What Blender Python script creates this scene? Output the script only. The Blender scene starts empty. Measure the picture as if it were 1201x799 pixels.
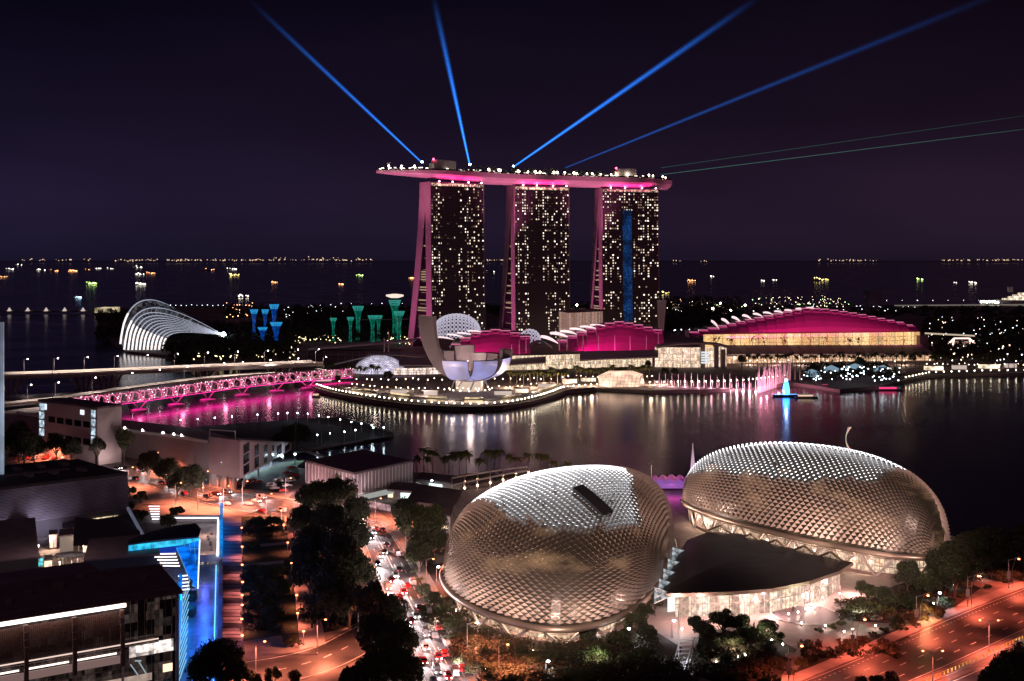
import bpy, math, random
import numpy as np
from mathutils import Vector, Matrix
random.seed(7); RNG = np.random.default_rng(7)
SC = bpy.context.scene
COL = SC.collection
# ---------------------------------------------------------------- camera
FPX, CX, HZ, CAMH = 1460.0, 600.5, 303.0, 106.0
cam = bpy.data.cameras.new('camera'); camo = bpy.data.objects.new('camera', cam); COL.objects.link(camo)
camo.location = (0, 0, CAMH); camo.rotation_euler = (math.radians(90), 0, 0)
cam.sensor_width = 36; cam.lens = FPX / 1201 * 36; cam.shift_y = -(399.5 - HZ) / 1201
cam.clip_start = 1; cam.clip_end = 200000
SC.camera = camo
# ---------------------------------------------------------------- world (city-glow night sky)
W = bpy.data.worlds.new('World'); SC.world = W; W.use_nodes = True
nt = W.node_tree; nt.nodes.clear()
def N(t, typ, **kw):
    n = t.nodes.new(typ)
    for k, v in kw.items(): setattr(n, k, v)
    return n
tc = N(nt, 'ShaderNodeTexCoord'); sx = N(nt, 'ShaderNodeSeparateXYZ'); nt.links.new(tc.outputs['Generated'], sx.inputs[0])
rmp = N(nt, 'ShaderNodeValToRGB'); nt.links.new(sx.outputs['Z'], rmp.inputs[0])
els = rmp.color_ramp.elements
els[0].position = 0.0; els[0].color = (.0115, .0078, .0175, 1)
els[1].position = 1.0; els[1].color = (.005, .003, .008, 1)
for p_, c_ in ((.02, (.0165, .0103, .0230, 1)), (.045, (.0165, .0098, .0225, 1)), (.11, (.0082, .0048, .0118, 1)), (.2, (.0036, .0022, .0062, 1))):
    e = els.new(p_); e.color = c_
# left of the bay bluish, right maroon
mr = N(nt, 'ShaderNodeMapRange'); mr.inputs[1].default_value = -.45; mr.inputs[2].default_value = .45
nt.links.new(sx.outputs['X'], mr.inputs[0])
tint = N(nt, 'ShaderNodeMix', data_type='RGBA'); nt.links.new(mr.outputs[0], tint.inputs[0])
tint.inputs[6].default_value = (.80, .93, 1.25, 1); tint.inputs[7].default_value = (1.15, .95, .95, 1)
mu = N(nt, 'ShaderNodeMix', data_type='RGBA', blend_type='MULTIPLY'); mu.inputs[0].default_value = 1
nt.links.new(rmp.outputs[0], mu.inputs[6]); nt.links.new(tint.outputs[2], mu.inputs[7])
hz = N(nt, 'ShaderNodeTexNoise'); hz.inputs['Scale'].default_value = 2.2; hz.inputs['Detail'].default_value = 5; hmp = N(nt, 'ShaderNodeMapping'); hmp.inputs['Scale'].default_value = (1, 1, 4)
nt.links.new(tc.outputs['Generated'], hmp.inputs[0]); nt.links.new(hmp.outputs[0], hz.inputs['Vector'])
hr = N(nt, 'ShaderNodeMapRange'); hr.inputs[1].default_value = .3; hr.inputs[2].default_value = .7; hr.inputs[3].default_value = .78; hr.inputs[4].default_value = 1.28; nt.links.new(hz.outputs[0], hr.inputs[0])
hv = N(nt, 'ShaderNodeVectorMath', operation='SCALE'); nt.links.new(mu.outputs[2], hv.inputs[0]); nt.links.new(hr.outputs[0], hv.inputs['Scale'])
# downtown glow in the sky behind the viewer
bk = N(nt, 'ShaderNodeMapRange'); bk.inputs[1].default_value = -.1; bk.inputs[2].default_value = -1; bk.inputs[3].default_value = 0; bk.inputs[4].default_value = 1
nt.links.new(sx.outputs['Y'], bk.inputs[0])
bm_ = N(nt, 'ShaderNodeMix', data_type='RGBA'); nt.links.new(bk.outputs[0], bm_.inputs[0])
nt.links.new(hv.outputs[0], bm_.inputs[6]); bm_.inputs[7].default_value = (.066, .028, .042, 1)
# a faint Nishita night base
skyt = N(nt, 'ShaderNodeTexSky'); skyt.sky_type = 'NISHITA'; skyt.sun_disc = False
skyt.sun_elevation = math.radians(-6); skyt.sun_rotation = math.radians(150)
bg1 = N(nt, 'ShaderNodeBackground'); bg1.inputs[1].default_value = 0.88; nt.links.new(bm_.outputs[2], bg1.inputs[0])
bg2 = N(nt, 'ShaderNodeBackground'); bg2.inputs[1].default_value = 0.02; nt.links.new(skyt.outputs[0], bg2.inputs[0])
ad = N(nt, 'ShaderNodeAddShader'); nt.links.new(bg1.outputs[0], ad.inputs[0]); nt.links.new(bg2.outputs[0], ad.inputs[1])
wo = N(nt, 'ShaderNodeOutputWorld'); nt.links.new(ad.outputs[0], wo.inputs[0])
W.cycles.volume_sampling = 'EQUIANGULAR'
# a faint moon-like sun for shape
sl = bpy.data.lights.new('moonlight', 'SUN'); sl.energy = 0.035; sl.angle = math.radians(4); sl.color = (1, .58, .66)
so = bpy.data.objects.new('moonlight', sl); so.rotation_euler = (math.radians(52), 0, math.radians(-28)); COL.objects.link(so)
vs = SC.view_settings; SC.display_settings.display_device = 'sRGB'
vs.view_transform = 'Standard'; vs.look = 'None'; vs.gamma = 1; vs.exposure = 0.15; vs.use_curve_mapping = False
cy = SC.cycles; SC.render.engine = 'CYCLES'
cy.use_denoising = True; cy.denoiser = 'OPENIMAGEDENOISE'; cy.denoising_input_passes = 'RGB_ALBEDO_NORMAL'
cy.max_bounces = 5; cy.diffuse_bounces = 2; cy.glossy_bounces = 3; cy.transmission_bounces = 2; cy.transparent_max_bounces = 8
cy.sample_clamp_indirect = 2.5; cy.sample_clamp_direct = 30; cy.caustics_reflective = False; cy.caustics_refractive = False
cy.use_light_tree = True; cy.use_adaptive_sampling = False
cy.volume_step_rate = 1; cy.volume_max_steps = 64

# ---------------------------------------------------------------- projection helpers
LANDZ = 2.5
def G(px, py, z=LANDZ):
    Y = FPX * (CAMH - z) / (py - HZ); return Vector(((px - CX) / FPX * Y, Y, z))
def P(px, py, Y):
    return Vector(((px - CX) / FPX * Y, Y, CAMH - (py - HZ) * Y / FPX))
def PX(v): return CX + FPX * v[0] / v[1]
def PY(v): return HZ + FPX * (CAMH - v[2]) / v[1]

# ---------------------------------------------------------------- materials
def mat(name, color, rough=.6, metal=0, noise=None, bump=None, spec=None, coords='Object', alpha=None, trans=None):
    m = bpy.data.materials.new(name); m.use_nodes = True; t = m.node_tree; b = t.nodes['Principled BSDF']
    c = tuple(color) + (1,)
    b.inputs['Base Color'].default_value = c; b.inputs['Roughness'].default_value = rough; b.inputs['Metallic'].default_value = metal
    if spec is not None: b.inputs['Specular IOR Level'].default_value = spec
    if noise or bump: tco = N(t, 'ShaderNodeTexCoord')
    if noise:
        sc, amt = noise
        nz = N(t, 'ShaderNodeTexNoise'); nz.inputs['Scale'].default_value = sc; nz.inputs['Detail'].default_value = 6
        t.links.new(tco.outputs[coords], nz.inputs['Vector'])
        r = N(t, 'ShaderNodeMapRange'); r.inputs[1].default_value = .3; r.inputs[2].default_value = .7; r.inputs[3].default_value = 1 - amt; r.inputs[4].default_value = 1 + amt
        t.links.new(nz.outputs[0], r.inputs[0])
        v = N(t, 'ShaderNodeVectorMath', operation='SCALE'); v.inputs[0].default_value = color; t.links.new(r.outputs[0], v.inputs['Scale'])
        t.links.new(v.outputs[0], b.inputs['Base Color'])
    if bump:
        sc, st = bump
        nz = N(t, 'ShaderNodeTexNoise'); nz.inputs['Scale'].default_value = sc; nz.inputs['Detail'].default_value = 4
        t.links.new(tco.outputs[coords], nz.inputs['Vector'])
        bp = N(t, 'ShaderNodeBump'); bp.inputs['Strength'].default_value = st; bp.inputs['Distance'].default_value = .3
        t.links.new(nz.outputs[0], bp.inputs['Height']); t.links.new(bp.outputs[0], b.inputs['Normal'])
    return m
QUIET = {'headlight_glow', 'taillight_glow', 'lamp_glow_orange', 'lamp_glow_white', 'lamp_cool_bright', 'bollard_glow', 'deck_light', 'deck_lamp_glow', 'crown_lamp', 'searchlight_lens', 'warning_lamp', 'helix_dot', 'helix_pink', 'helix_strip_soft', 'rib_lit', 'rib_foot_lit', 'supertree_blue', 'supertree_teal', 'shell_interior', 'lantern_glow', 'museum_uplight', 'lobby_glow', 'pyramid_glass', 'entrance_wall', 'soffit_strip_glow', 'tube_glow', 'stair_glow', 'riser_glow', 'wedge_cyan', 'wedge_blue', 'band_blue', 'edge_white', 'strip_white', 'fin_glow', 'front_blue', 'office_glow', 'kiosk_glow', 'terrace_glow', 'petal_projection', 'petal_projection_side', 'ledge_glow', 'court_strip', 'sail_lilac', 'stage_magenta', 'canopy_glow', 'tail_lamp', 'drum_glass', 'foyer_glass', 'cruise_deck_glow', 'tent_glow', 'fan_spray', 'pergola_lamp'}
def em(name, color, strength, sample=True, noise=None, base=(.02, .02, .02), stretch=1):
    m = bpy.data.materials.new(name); m.use_nodes = True; t = m.node_tree; b = t.nodes['Principled BSDF']
    b.inputs['Base Color'].default_value = tuple(base) + (1,); b.inputs['Roughness'].default_value = .3
    b.inputs['Emission Color'].default_value = tuple(color) + (1,); b.inputs['Emission Strength'].default_value = strength
    if noise:
        sc, lo, hi = noise[:3]; na, nb_ = noise[3:] if len(noise) > 3 else (.38, .66)
        tco = N(t, 'ShaderNodeTexCoord'); nz = N(t, 'ShaderNodeTexNoise'); nz.inputs['Scale'].default_value = sc; nz.inputs['Detail'].default_value = 5
        mp = N(t, 'ShaderNodeMapping'); mp.inputs['Scale'].default_value = (1, 1, stretch); t.links.new(tco.outputs['Object'], mp.inputs[0]); t.links.new(mp.outputs[0], nz.inputs['Vector'])
        r = N(t, 'ShaderNodeMapRange'); r.inputs[1].default_value = na; r.inputs[2].default_value = nb_; r.inputs[3].default_value = lo * strength; r.inputs[4].default_value = hi * strength
        t.links.new(nz.outputs[0], r.inputs[0]); t.links.new(r.outputs[0], b.inputs['Emission Strength'])
    if not sample or name in QUIET: m.cycles.emission_sampling = 'NONE'
    return m
def room_glass(name, color, strength, cell=(3., 3., 3.), lo=.25, dark=.15, sample=False, color2=None):
    """glass wall with lit rooms behind: each bay has its own brightness"""
    m = bpy.data.materials.new(name); m.use_nodes = True; t = m.node_tree; b = t.nodes['Principled BSDF']
    b.inputs['Base Color'].default_value = (.03, .03, .035, 1); b.inputs['Roughness'].default_value = .15
    tco = N(t, 'ShaderNodeTexCoord'); sc = N(t, 'ShaderNodeVectorMath', operation='DIVIDE'); sc.inputs[1].default_value = cell
    t.links.new(tco.outputs['Object'], sc.inputs[0])
    fl = N(t, 'ShaderNodeVectorMath', operation='FLOOR'); t.links.new(sc.outputs[0], fl.inputs[0])
    wn = N(t, 'ShaderNodeTexWhiteNoise', noise_dimensions='3D'); t.links.new(fl.outputs[0], wn.inputs['Vector'])
    r = N(t, 'ShaderNodeMapRange'); r.inputs[1].default_value = dark; r.inputs[2].default_value = 1; r.inputs[3].default_value = lo * strength; r.inputs[4].default_value = strength * 1.4
    t.links.new(wn.outputs['Value'], r.inputs[0])
    nz = N(t, 'ShaderNodeTexNoise'); nz.inputs['Scale'].default_value = .9; nz.inputs['Detail'].default_value = 3; t.links.new(tco.outputs['Object'], nz.inputs['Vector'])
    r2 = N(t, 'ShaderNodeMapRange'); r2.inputs[1].default_value = .35; r2.inputs[2].default_value = .65; r2.inputs[3].default_value = .45; r2.inputs[4].default_value = 1.25
    t.links.new(nz.outputs[0], r2.inputs[0])
    ml = N(t, 'ShaderNodeMath', operation='MULTIPLY'); t.links.new(r.outputs[0], ml.inputs[0]); t.links.new(r2.outputs[0], ml.inputs[1])
    t.links.new(ml.outputs[0], b.inputs['Emission Strength'])
    mx = N(t, 'ShaderNodeMix', data_type='RGBA'); mx.inputs[6].default_value = tuple(color) + (1,); mx.inputs[7].default_value = tuple(color2 or color) + (1,)
    t.links.new(wn.outputs['Color'], mx.inputs[0]); t.links.new(mx.outputs[2], b.inputs['Emission Color'])
    if not sample or name in QUIET: m.cycles.emission_sampling = 'NONE'
    return m

M = {}
M['concrete'] = mat('concrete', (.32, .29, .28), .8, noise=(.15, .25))
M['pale_wall'] = mat('pale_wall', (.62, .58, .57), .7, noise=(.08, .12))
M['dark_roof'] = mat('dark_roof', (.13, .095, .105), .7, noise=(.2, .3))
M['grey_roof'] = mat('grey_roof', (.20, .165, .175), .75, noise=(.12, .3))
M['steel'] = mat('steel', (.35, .34, .36), .4, .7)
M['white_paint'] = mat('white_paint', (.78, .76, .76), .5)
M['dark_metal'] = mat('dark_metal', (.05, .05, .055), .5, .5)
M['asphalt'] = mat('asphalt', (.062, .056, .058), .5, noise=(.12, .55), bump=(3, .2))
M['marking'] = mat('road_marking', (.75, .73, .7), .6, noise=(.8, .15))
M['marking_yellow'] = mat('road_marking_yellow', (.7, .5, .12), .6)
M['paving'] = mat('paving', (.26, .22, .21), .75, noise=(.3, .25))
M['paving_light'] = mat('paving_light', (.42, .37, .36), .7, noise=(.2, .2))
M['grass'] = mat('grass', (.035, .05, .022), .95, noise=(.35, .5))
M['soil'] = mat('soil', (.035, .028, .024), .95, noise=(.1, .5))
M['leaf_a'] = mat('leaf_a', (.040, .046, .024), .7)
M['leaf_b'] = mat('leaf_b', (.050, .058, .025), .7)
M['leaf_c'] = mat('leaf_c', (.10, .11, .035), .7)
M['bark'] = mat('bark', (.09, .065, .05), .9)
M['glass_dark'] = mat('glass_dark', (.012, .012, .018), .12, spec=.6)
M['shade_metal'] = mat('sunshade_metal', (.48, .39, .35), .5, .1)
M['brown_panel'] = mat('brown_panel', (.22, .16, .15), .6, noise=(.1, .15))
M['pink_steel'] = mat('helix_steel', (.62, .55, .58), .4, .3)

# ---------------------------------------------------------------- object helpers
def tag(o, label=None, cat=None, group=None, kind=None):
    if label: o['label'] = label
    if cat: o['category'] = cat
    if group: o['group'] = group
    if kind: o['kind'] = kind
    return o
def thing(name, label, cat, loc=(0, 0, 0), rz=0, group=None):
    o = bpy.data.objects.new(name, None); COL.objects.link(o); o.empty_display_size = .5
    o.location = loc; o.rotation_euler = (0, 0, rz); tag(o, label, cat, group); return o
def copy_tree(o, parent=None):
    c = o.copy(); COL.objects.link(c)
    if parent is not None:
        c.parent = parent; c.matrix_parent_inverse = o.matrix_parent_inverse.copy()
    for ch in list(KIDS.get(o.name, [])):
        k = copy_tree(bpy.data.objects[ch], c); KIDS.setdefault(c.name, []).append(k.name)
    return c
KIDS = {}
def setpar(o, parent):
    o.parent = parent; KIDS.setdefault(parent.name, []).append(o.name)
ONES = ['zeroth', 'first', 'second', 'third', 'fourth', 'fifth', 'sixth', 'seventh', 'eighth', 'ninth', 'tenth', 'eleventh', 'twelfth']
def ordn(i):
    if i < len(ONES): return ONES[i]
    s = 'th' if 10 <= i % 100 <= 20 else {1: 'st', 2: 'nd', 3: 'rd'}.get(i % 10, 'th')
    return '%d%s' % (i, s)

class MB:
    def __init__(s): s.v = []; s.f = []; s.m = []
    def add(s, vs, fs, m=0):
        b = len(s.v); s.v.extend([tuple(x) for x in vs])
        for f in fs: s.f.append([b + i for i in f]); s.m.append(m)
        return s
    def quad(s, a, b, c, d, m=0): return s.add([a, b, c, d], [(0, 1, 2, 3)], m)
    def poly(s, pts, m=0): return s.add(pts, [tuple(range(len(pts)))], m)
    def obox(s, o, ux, uy, uz, m=0):
        o, ux, uy, uz = map(Vector, (o, ux, uy, uz))
        v = [o, o + ux, o + ux + uy, o + uy, o + uz, o + ux + uz, o + ux + uy + uz, o + uy + uz]
        return s.add(v, [(0, 3, 2, 1), (4, 5, 6, 7), (0, 1, 5, 4), (1, 2, 6, 5), (2, 3, 7, 6), (3, 0, 4, 7)], m)
    def box(s, c, size, rz=0, m=0):
        cx, cy_, cz = c; a, b, h = size; cr, sr = math.cos(rz), math.sin(rz)
        ux = Vector((cr * a, sr * a, 0)); uy = Vector((-sr * b, cr * b, 0)); uz = Vector((0, 0, h))
        return s.obox(Vector(c) - ux / 2 - uy / 2 - uz / 2, ux, uy, uz, m)
    def bar(s, p, q, w, h=None, m=0, up=(0, 0, 1)):
        p, q = Vector(p), Vector(q); h = h or w; d = q - p
        if d.length < 1e-6: return s
        x = d.cross(Vector(up))
        if x.length < 1e-4: x = Vector((1, 0, 0))
        x.normalize(); z = x.cross(d).normalized()
        return s.obox(p - x * w / 2 - z * h / 2, x * w, d, z * h, m)
    def tube(s, pts, r, n=6, m=0, closed=False):
        pts = [Vector(p) for p in pts]; k = len(pts); rings = []
        for i, p in enumerate(pts):
            t = (pts[min(i + 1, k - 1)] - pts[max(i - 1, 0)])
            if t.length < 1e-6: t = Vector((0, 0, 1))
            t.normalize(); a = Vector((0, 0, 1)) if abs(t.z) < .95 else Vector((1, 0, 0))
            u = t.cross(a).normalized(); w = u.cross(t); rr = r[i] if hasattr(r, '__len__') else r
            rings.append([p + (u * math.cos(2 * math.pi * j / n) + w * math.sin(2 * math.pi * j / n)) * rr for j in range(n)])
        vs = [v for rg in rings for v in rg]
        fs = [(i * n + j, i * n + (j + 1) % n, (i + 1) * n + (j + 1) % n, (i + 1) * n + j) for i in range(k - 1) for j in range(n)]
        fs += [tuple(range(n))[::-1], tuple((k - 1) * n + j for j in range(n))]
        return s.add(vs, fs, m)
    def prism(s, pts, z0, z1, m=0, mtop=None):
        n = len(pts); pts = [(p[0], p[1]) for p in pts]
        ar = sum(pts[i][0] * pts[(i + 1) % n][1] - pts[(i + 1) % n][0] * pts[i][1] for i in range(n))
        if ar < 0: pts = pts[::-1]
        vs = [(x, y, z0) for x, y in pts] + [(x, y, z1) for x, y in pts]
        s.add(vs, [tuple(range(n))[::-1]] + [(i, (i + 1) % n, n + (i + 1) % n, n + i) for i in range(n)], m)
        return s.add([(x, y, z1) for x, y in pts], [tuple(range(n))], m if mtop is None else mtop)
    def lathe(s, prof, c=(0, 0, 0), n=16, m=0):
        c = Vector(c); vs = [c + Vector((r * math.cos(2 * math.pi * j / n), r * math.sin(2 * math.pi * j / n), z)) for r, z in prof for j in range(n)]
        k = len(prof); fs = [(i * n + j, i * n + (j + 1) % n, (i + 1) * n + (j + 1) % n, (i + 1) * n + j) for i in range(k - 1) for j in range(n)]
        return s.add(vs, fs, m)
    def ball(s, c, r, m=0, n=6, sz=1):
        return s.lathe([(r * math.sin(a) + 1e-4, -r * sz * math.cos(a)) for a in [math.pi * i / 4 for i in range(5)]], c, n, m)
    def build(s, name, mats, parent=None, smooth=False, origin=None):
        me = bpy.data.meshes.new(name); off = Vector((0, 0, 0))
        if parent is not None: off = TOPLOC(parent)
        elif origin is not None: off = Vector(origin)
        v = np.array(s.v, dtype=float) - np.array(off)[None, :] if s.v else np.zeros((0, 3))
        me.from_pydata(v.tolist(), [], s.f)
        if not isinstance(mats, (list, tuple)): mats = [mats]
        for q in mats: me.materials.append(q)
        if len(mats) > 1: me.polygons.foreach_set('material_index', s.m)
        if smooth: me.polygons.foreach_set('use_smooth', [True] * len(s.f))
        me.update()
        o = bpy.data.objects.new(name, me); COL.objects.link(o)
        if parent is not None: setpar(o, parent)
        elif origin is not None: o.location = off
        return o
def TOPLOC(p):
    v = Vector((0, 0, 0))
    while p is not None: v = v + Vector(p.location); p = p.parent
    return v
def struct(name, mb, m, **k): o = mb.build(name, m, **k); o['kind'] = 'structure'; return o
def one(name, mb, m, label, cat, group=None, **k):
    o = mb.build(name, m, **k); tag(o, label, cat, group); return o
def point(name, loc, power, color, r=.3, parent=None):
    l = bpy.data.lights.new(name, 'POINT'); l.energy = power; l.color = color; l.shadow_soft_size = r
    o = bpy.data.objects.new(name, l); COL.objects.link(o)
    if parent is not None: o.location = Vector(loc) - TOPLOC(parent); setpar(o, parent)
    else: o.location = loc
    return o
def spot(name, loc, target, power, color, ang=60, blend=.5, r=1., parent=None):
    l = bpy.data.lights.new(name, 'SPOT'); l.energy = power; l.color = color; l.shadow_soft_size = r; l.spot_size = math.radians(ang); l.spot_blend = blend
    o = bpy.data.objects.new(name, l); COL.objects.link(o)
    o.rotation_euler = (Vector(target) - Vector(loc)).to_track_quat('-Z', 'Y').to_euler()
    if parent is not None: o.location = Vector(loc) - TOPLOC(parent); setpar(o, parent)
    else: o.location = loc
    return o
def down(name, loc, power, color, ang=138, parent=None, r=.25):
    o = spot(name, loc, Vector(loc) - Vector((0, 0.001, 10)), power, color, ang, .35, r, parent); return o
def area(name, loc, target, power, color, sx_, sy_, parent=None):
    l = bpy.data.lights.new(name, 'AREA'); l.energy = power; l.color = color; l.shape = 'RECTANGLE'; l.size = sx_; l.size_y = sy_
    o = bpy.data.objects.new(name, l); COL.objects.link(o)
    o.rotation_euler = (Vector(target) - Vector(loc)).to_track_quat('-Z', 'Y').to_euler()
    if parent is not None: o.location = Vector(loc) - TOPLOC(parent); setpar(o, parent)
    else: o.location = loc
    return o
def panes(parent, quads, m, name='window', label=None):
    """first 100 quads as separate window parts, the rest as one"""
    quads = list(quads)
    for q in quads[:100]:
        b = MB(); b.quad(*q); o = b.build(name, m, parent)
    if len(quads) > 100:
        b = MB()
        for q in quads[100:]: b.quad(*q)
        o = b.build(name + '_field', m, parent); o['kind'] = 'stuff'
def resample(pts, n):
    pts = [Vector(p) for p in pts]; d = [0]
    for a, b in zip(pts, pts[1:]): d.append(d[-1] + (b - a).length)
    out = []
    for i in range(n):
        t = d[-1] * i / (n - 1); k = 0
        while k < len(d) - 2 and d[k + 1] < t: k += 1
        out.append(pts[k].lerp(pts[k + 1], (t - d[k]) / max(d[k + 1] - d[k], 1e-9)))
    return out
def smooth_px(pts, n):
    """Catmull-Rom through pixel points"""
    p = [Vector((a, b, 0)) for a, b in pts]; p = [p[0] * 2 - p[1]] + p + [p[-1] * 2 - p[-2]]; out = []
    for i in range(1, len(p) - 2):
        for j in range(8):
            t = j / 8; a, b, c, d = p[i - 1], p[i], p[i + 1], p[i + 2]
            out.append(.5 * ((2 * b) + (c - a) * t + (2 * a - 5 * b + 4 * c - d) * t * t + (3 * b - a - 3 * c + d) * t ** 3))
    out.append(p[-2]); return [(v.x, v.y) for v in resample(out, n)]
LAMPS_ALL = []
def lamp_row(pts3, proto, lab, group, end='from the left'):
    """copies of a lamp thing along points, each with an ordinal label"""
    pts = sorted(pts3, key=lambda v: PX(v)) if end == 'from the left' else list(pts3)
    for i, p in enumerate(pts):
        c = copy_tree(proto); c.location = p; c['label'] = lab.format(o=ordn(i + 1)); c['group'] = group; c['category'] = proto['category']
# ================================================================ SETTING
def water_mat():
    m = bpy.data.materials.new('water'); m.use_nodes = True; t = m.node_tree; b = t.nodes['Principled BSDF']
    b.inputs['Base Color'].default_value = (.022, .014, .024, 1); b.inputs['Roughness'].default_value = .17; b.inputs['IOR'].default_value = 1.33
    b.inputs['Specular IOR Level'].default_value = 1.0
    tco = N(t, 'ShaderNodeTexCoord'); mp = N(t, 'ShaderNodeMapping'); mp.inputs['Scale'].default_value = (.009, .012, 1); t.links.new(tco.outputs['Object'], mp.inputs[0])
    nz = N(t, 'ShaderNodeTexNoise'); nz.inputs['Scale'].default_value = 1; nz.inputs['Detail'].default_value = 3; t.links.new(mp.outputs[0], nz.inputs['Vector'])
    r = N(t, 'ShaderNodeMapRange'); r.inputs[1].default_value = .35; r.inputs[2].default_value = .65; r.inputs[3].default_value = .15; r.inputs[4].default_value = .22
    t.links.new(nz.outputs[0], r.inputs[0]); t.links.new(r.outputs[0], b.inputs['Roughness'])
    n2 = N(t, 'ShaderNodeTexNoise'); n2.inputs['Scale'].default_value = .35; n2.inputs['Detail'].default_value = 4; t.links.new(tco.outputs['Object'], n2.inputs['Vector'])
    bp = N(t, 'ShaderNodeBump'); bp.inputs['Strength'].default_value = .03; bp.inputs['Distance'].default_value = .04
    t.links.new(n2.outputs[0], bp.inputs['Height']); t.links.new(bp.outputs[0], b.inputs['Normal'])
    return m
b = MB(); xs = [-60000, -4000, -800, 0, 800, 4000, 60000]; ys = [-500, 300, 900, 1600, 4000, 12000, 60000]
for i in range(6):
    for j in range(6): b.quad((xs[i], ys[j], 0), (xs[i + 1], ys[j], 0), (xs[i + 1], ys[j + 1], 0), (xs[i], ys[j + 1], 0))
struct('water', b, water_mat())
def gpoly(pix, z=LANDZ): return [G(x, y, z) for x, y in pix]
# near shore (theatre side)
near_shore = [(-500, 470), (-60, 468), (20, 470), (70, 476), (125, 490), (235, 503), (300, 522), (345, 548), (400, 556), (470, 552), (560, 562), (700, 572), (850, 572), (1000, 596), (1130, 632), (1250, 640), (1700, 660)]
b = MB(); b.prism([G(x, y) for x, y in near_shore] + [Vector((500, 60, 0)), Vector((-500, 60, 0))], -3, LANDZ)
struct('ground', b, M['paving'])
# far shore (bayfront)
bay_shore = [(345, 448), (372, 455), (392, 461), (430, 468), (480, 474.5), (540, 478), (590, 476.5), (625, 470), (648, 463), (662, 458), (700, 455), (760, 458), (830, 457), (880, 455), (930, 449), (955, 452), (985, 457), (1030, 453), (1062, 446), (1090, 440), (1150, 438), (1250, 437), (1500, 436)]
gard_left = [(345, 448), (350, 436), (300, 430), (240, 424), (200, 417), (150, 412), (132, 402), (122, 385), (110, 366)]
back = [(110, 361.5), (400, 359), (760, 357), (1000, 357), (1500, 362)]
bay_poly = [G(x, y) for x, y in bay_shore] + [G(x, y) for x, y in back[::-1]] + [G(x, y) for x, y in gard_left[::-1][:-1]]
b = MB(); b.prism(bay_poly, -3, LANDZ); struct('bayfront_ground', b, mat('bayfront_paving', (.20, .165, .155), .8, noise=(.02, .4)))
# low far coast
b = MB()
for (x0, x1, y) in ((-200, 430, 306.5), (500, 1150, 306.7), (940, 1400, 306.6)):
    a_, c_ = G(x0, y, 0), G(x1, y, 0)
    n = 30; top = []
    for i in range(n + 1):
        p = a_.lerp(c_, i / n); h = 3 + 9 * RNG.random() * math.sin(math.pi * i / n); top.append((p, h))
    for (p, h), (q, k) in zip(top, top[1:]):
        b.add([(p.x, p.y, -2), (q.x, q.y, -2), (q.x, q.y, k), (p.x, p.y, h), (p.x, p.y + 900, -2), (q.x, q.y + 900, -2)], [(0, 1, 2, 3), (3, 2, 5, 4)])
struct('far_hills', b, M['soil'])

# ---------------------------------------------------------------- near land surfaces
def sheet(name, pix, m, dz, kind='structure', z=LANDZ):
    b = MB(); pts = [G(x, y, z + dz) for x, y in pix]
    ar = sum(pts[i].x * pts[(i + 1) % len(pts)].y - pts[(i + 1) % len(pts)].x * pts[i].y for i in range(len(pts)))
    b.poly(pts if ar > 0 else pts[::-1]); o = b.build(name, m); o['kind'] = kind; return o
def strip_road(name, L, R, m, dz, n=60):
    l = smooth_px(L, n); r = smooth_px(R, n)
    b = MB(); l3 = [G(x, y, LANDZ + dz) for x, y in l]; r3 = [G(x, y, LANDZ + dz) for x, y in r]
    for i in range(n - 1): b.quad(l3[i], l3[i + 1], r3[i + 1], r3[i])
    o = b.build(name, m); o['kind'] = 'structure'; return l3, r3
def lane_marks(name, l3, r3, fr, m, w=.18, dash=None, dz=.012):
    b = MB()
    for f in fr:
        line = [a.lerp(c, f) for a, c in zip(l3, r3)]; tot = sum((q - p).length for p, q in zip(line, line[1:]))
        if dash:
            n = max(2, int(tot / (dash[0] + dash[1]))); rs = resample(line, n * 4 + 1)
            k = dash[0] / (dash[0] + dash[1])
            segs = [(rs[i * 4], rs[i * 4].lerp(rs[min(i * 4 + 4, len(rs) - 1)], k)) for i in range(n)]
        else: segs = list(zip(line, line[1:]))
        for p, q in segs:
            d = (q - p).normalized(); x = Vector((d.y, -d.x, 0)) * w; up = Vector((0, 0, dz))
            b.quad(p - x + up, p + x + up, q + x + up, q - x + up)
    o = b.build(name, m); o['kind'] = 'structure'; return o
# main curving road
RL = [(392, 600), (415, 618), (428, 640), (440, 672), (456, 708), (478, 755), (497, 799), (512, 840)]
RR = [(415, 590), (450, 616), (468, 640), (487, 672), (505, 706), (532, 750), (562, 799), (585, 840)]
main_l, main_r = strip_road('main_road', RL, RR, M['asphalt'], .02)
lane_marks('main_road_edge_lines', main_l, main_r, (.03, .97), M['marking'], .16)
lane_marks('main_road_lane_lines', main_l, main_r, (.22, .4, .58, .78), M['marking'], .14, (4, 6))
lane_marks('main_road_centre_line', main_l, main_r, (.49, .505), M['marking'], .12)
# upper road running left from the junction
UL = [(120, 541), (160, 549), (200, 560), (250, 572), (300, 580), (345, 588), (400, 600), (440, 612)]
UR = [(118, 556), (160, 566), (200, 579), (245, 592), (290, 602), (335, 612), (385, 622), (420, 636)]
up_l, up_r = strip_road('upper_road', UL, UR, M['asphalt'], .012)
lane_marks('upper_road_lines', up_l, up_r, (.06, .94), M['marking'], .16)
lane_marks('upper_road_lane_lines', up_l, up_r, (.28, .5, .72), M['marking'], .14, (4, 6))
bl, br = strip_road('branch_road', [(322, 600), (345, 578), (370, 560), (400, 552)], [(385, 604), (395, 584), (405, 570), (425, 560)], M['asphalt'], .008, 24)
# car park aprons
sheet('car_park', [(255, 556), (345, 528), (352, 560), (330, 578), (275, 572)], mat('car_park_asphalt', (.035, .032, .036), .8, noise=(.2, .3)), .016)
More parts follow.
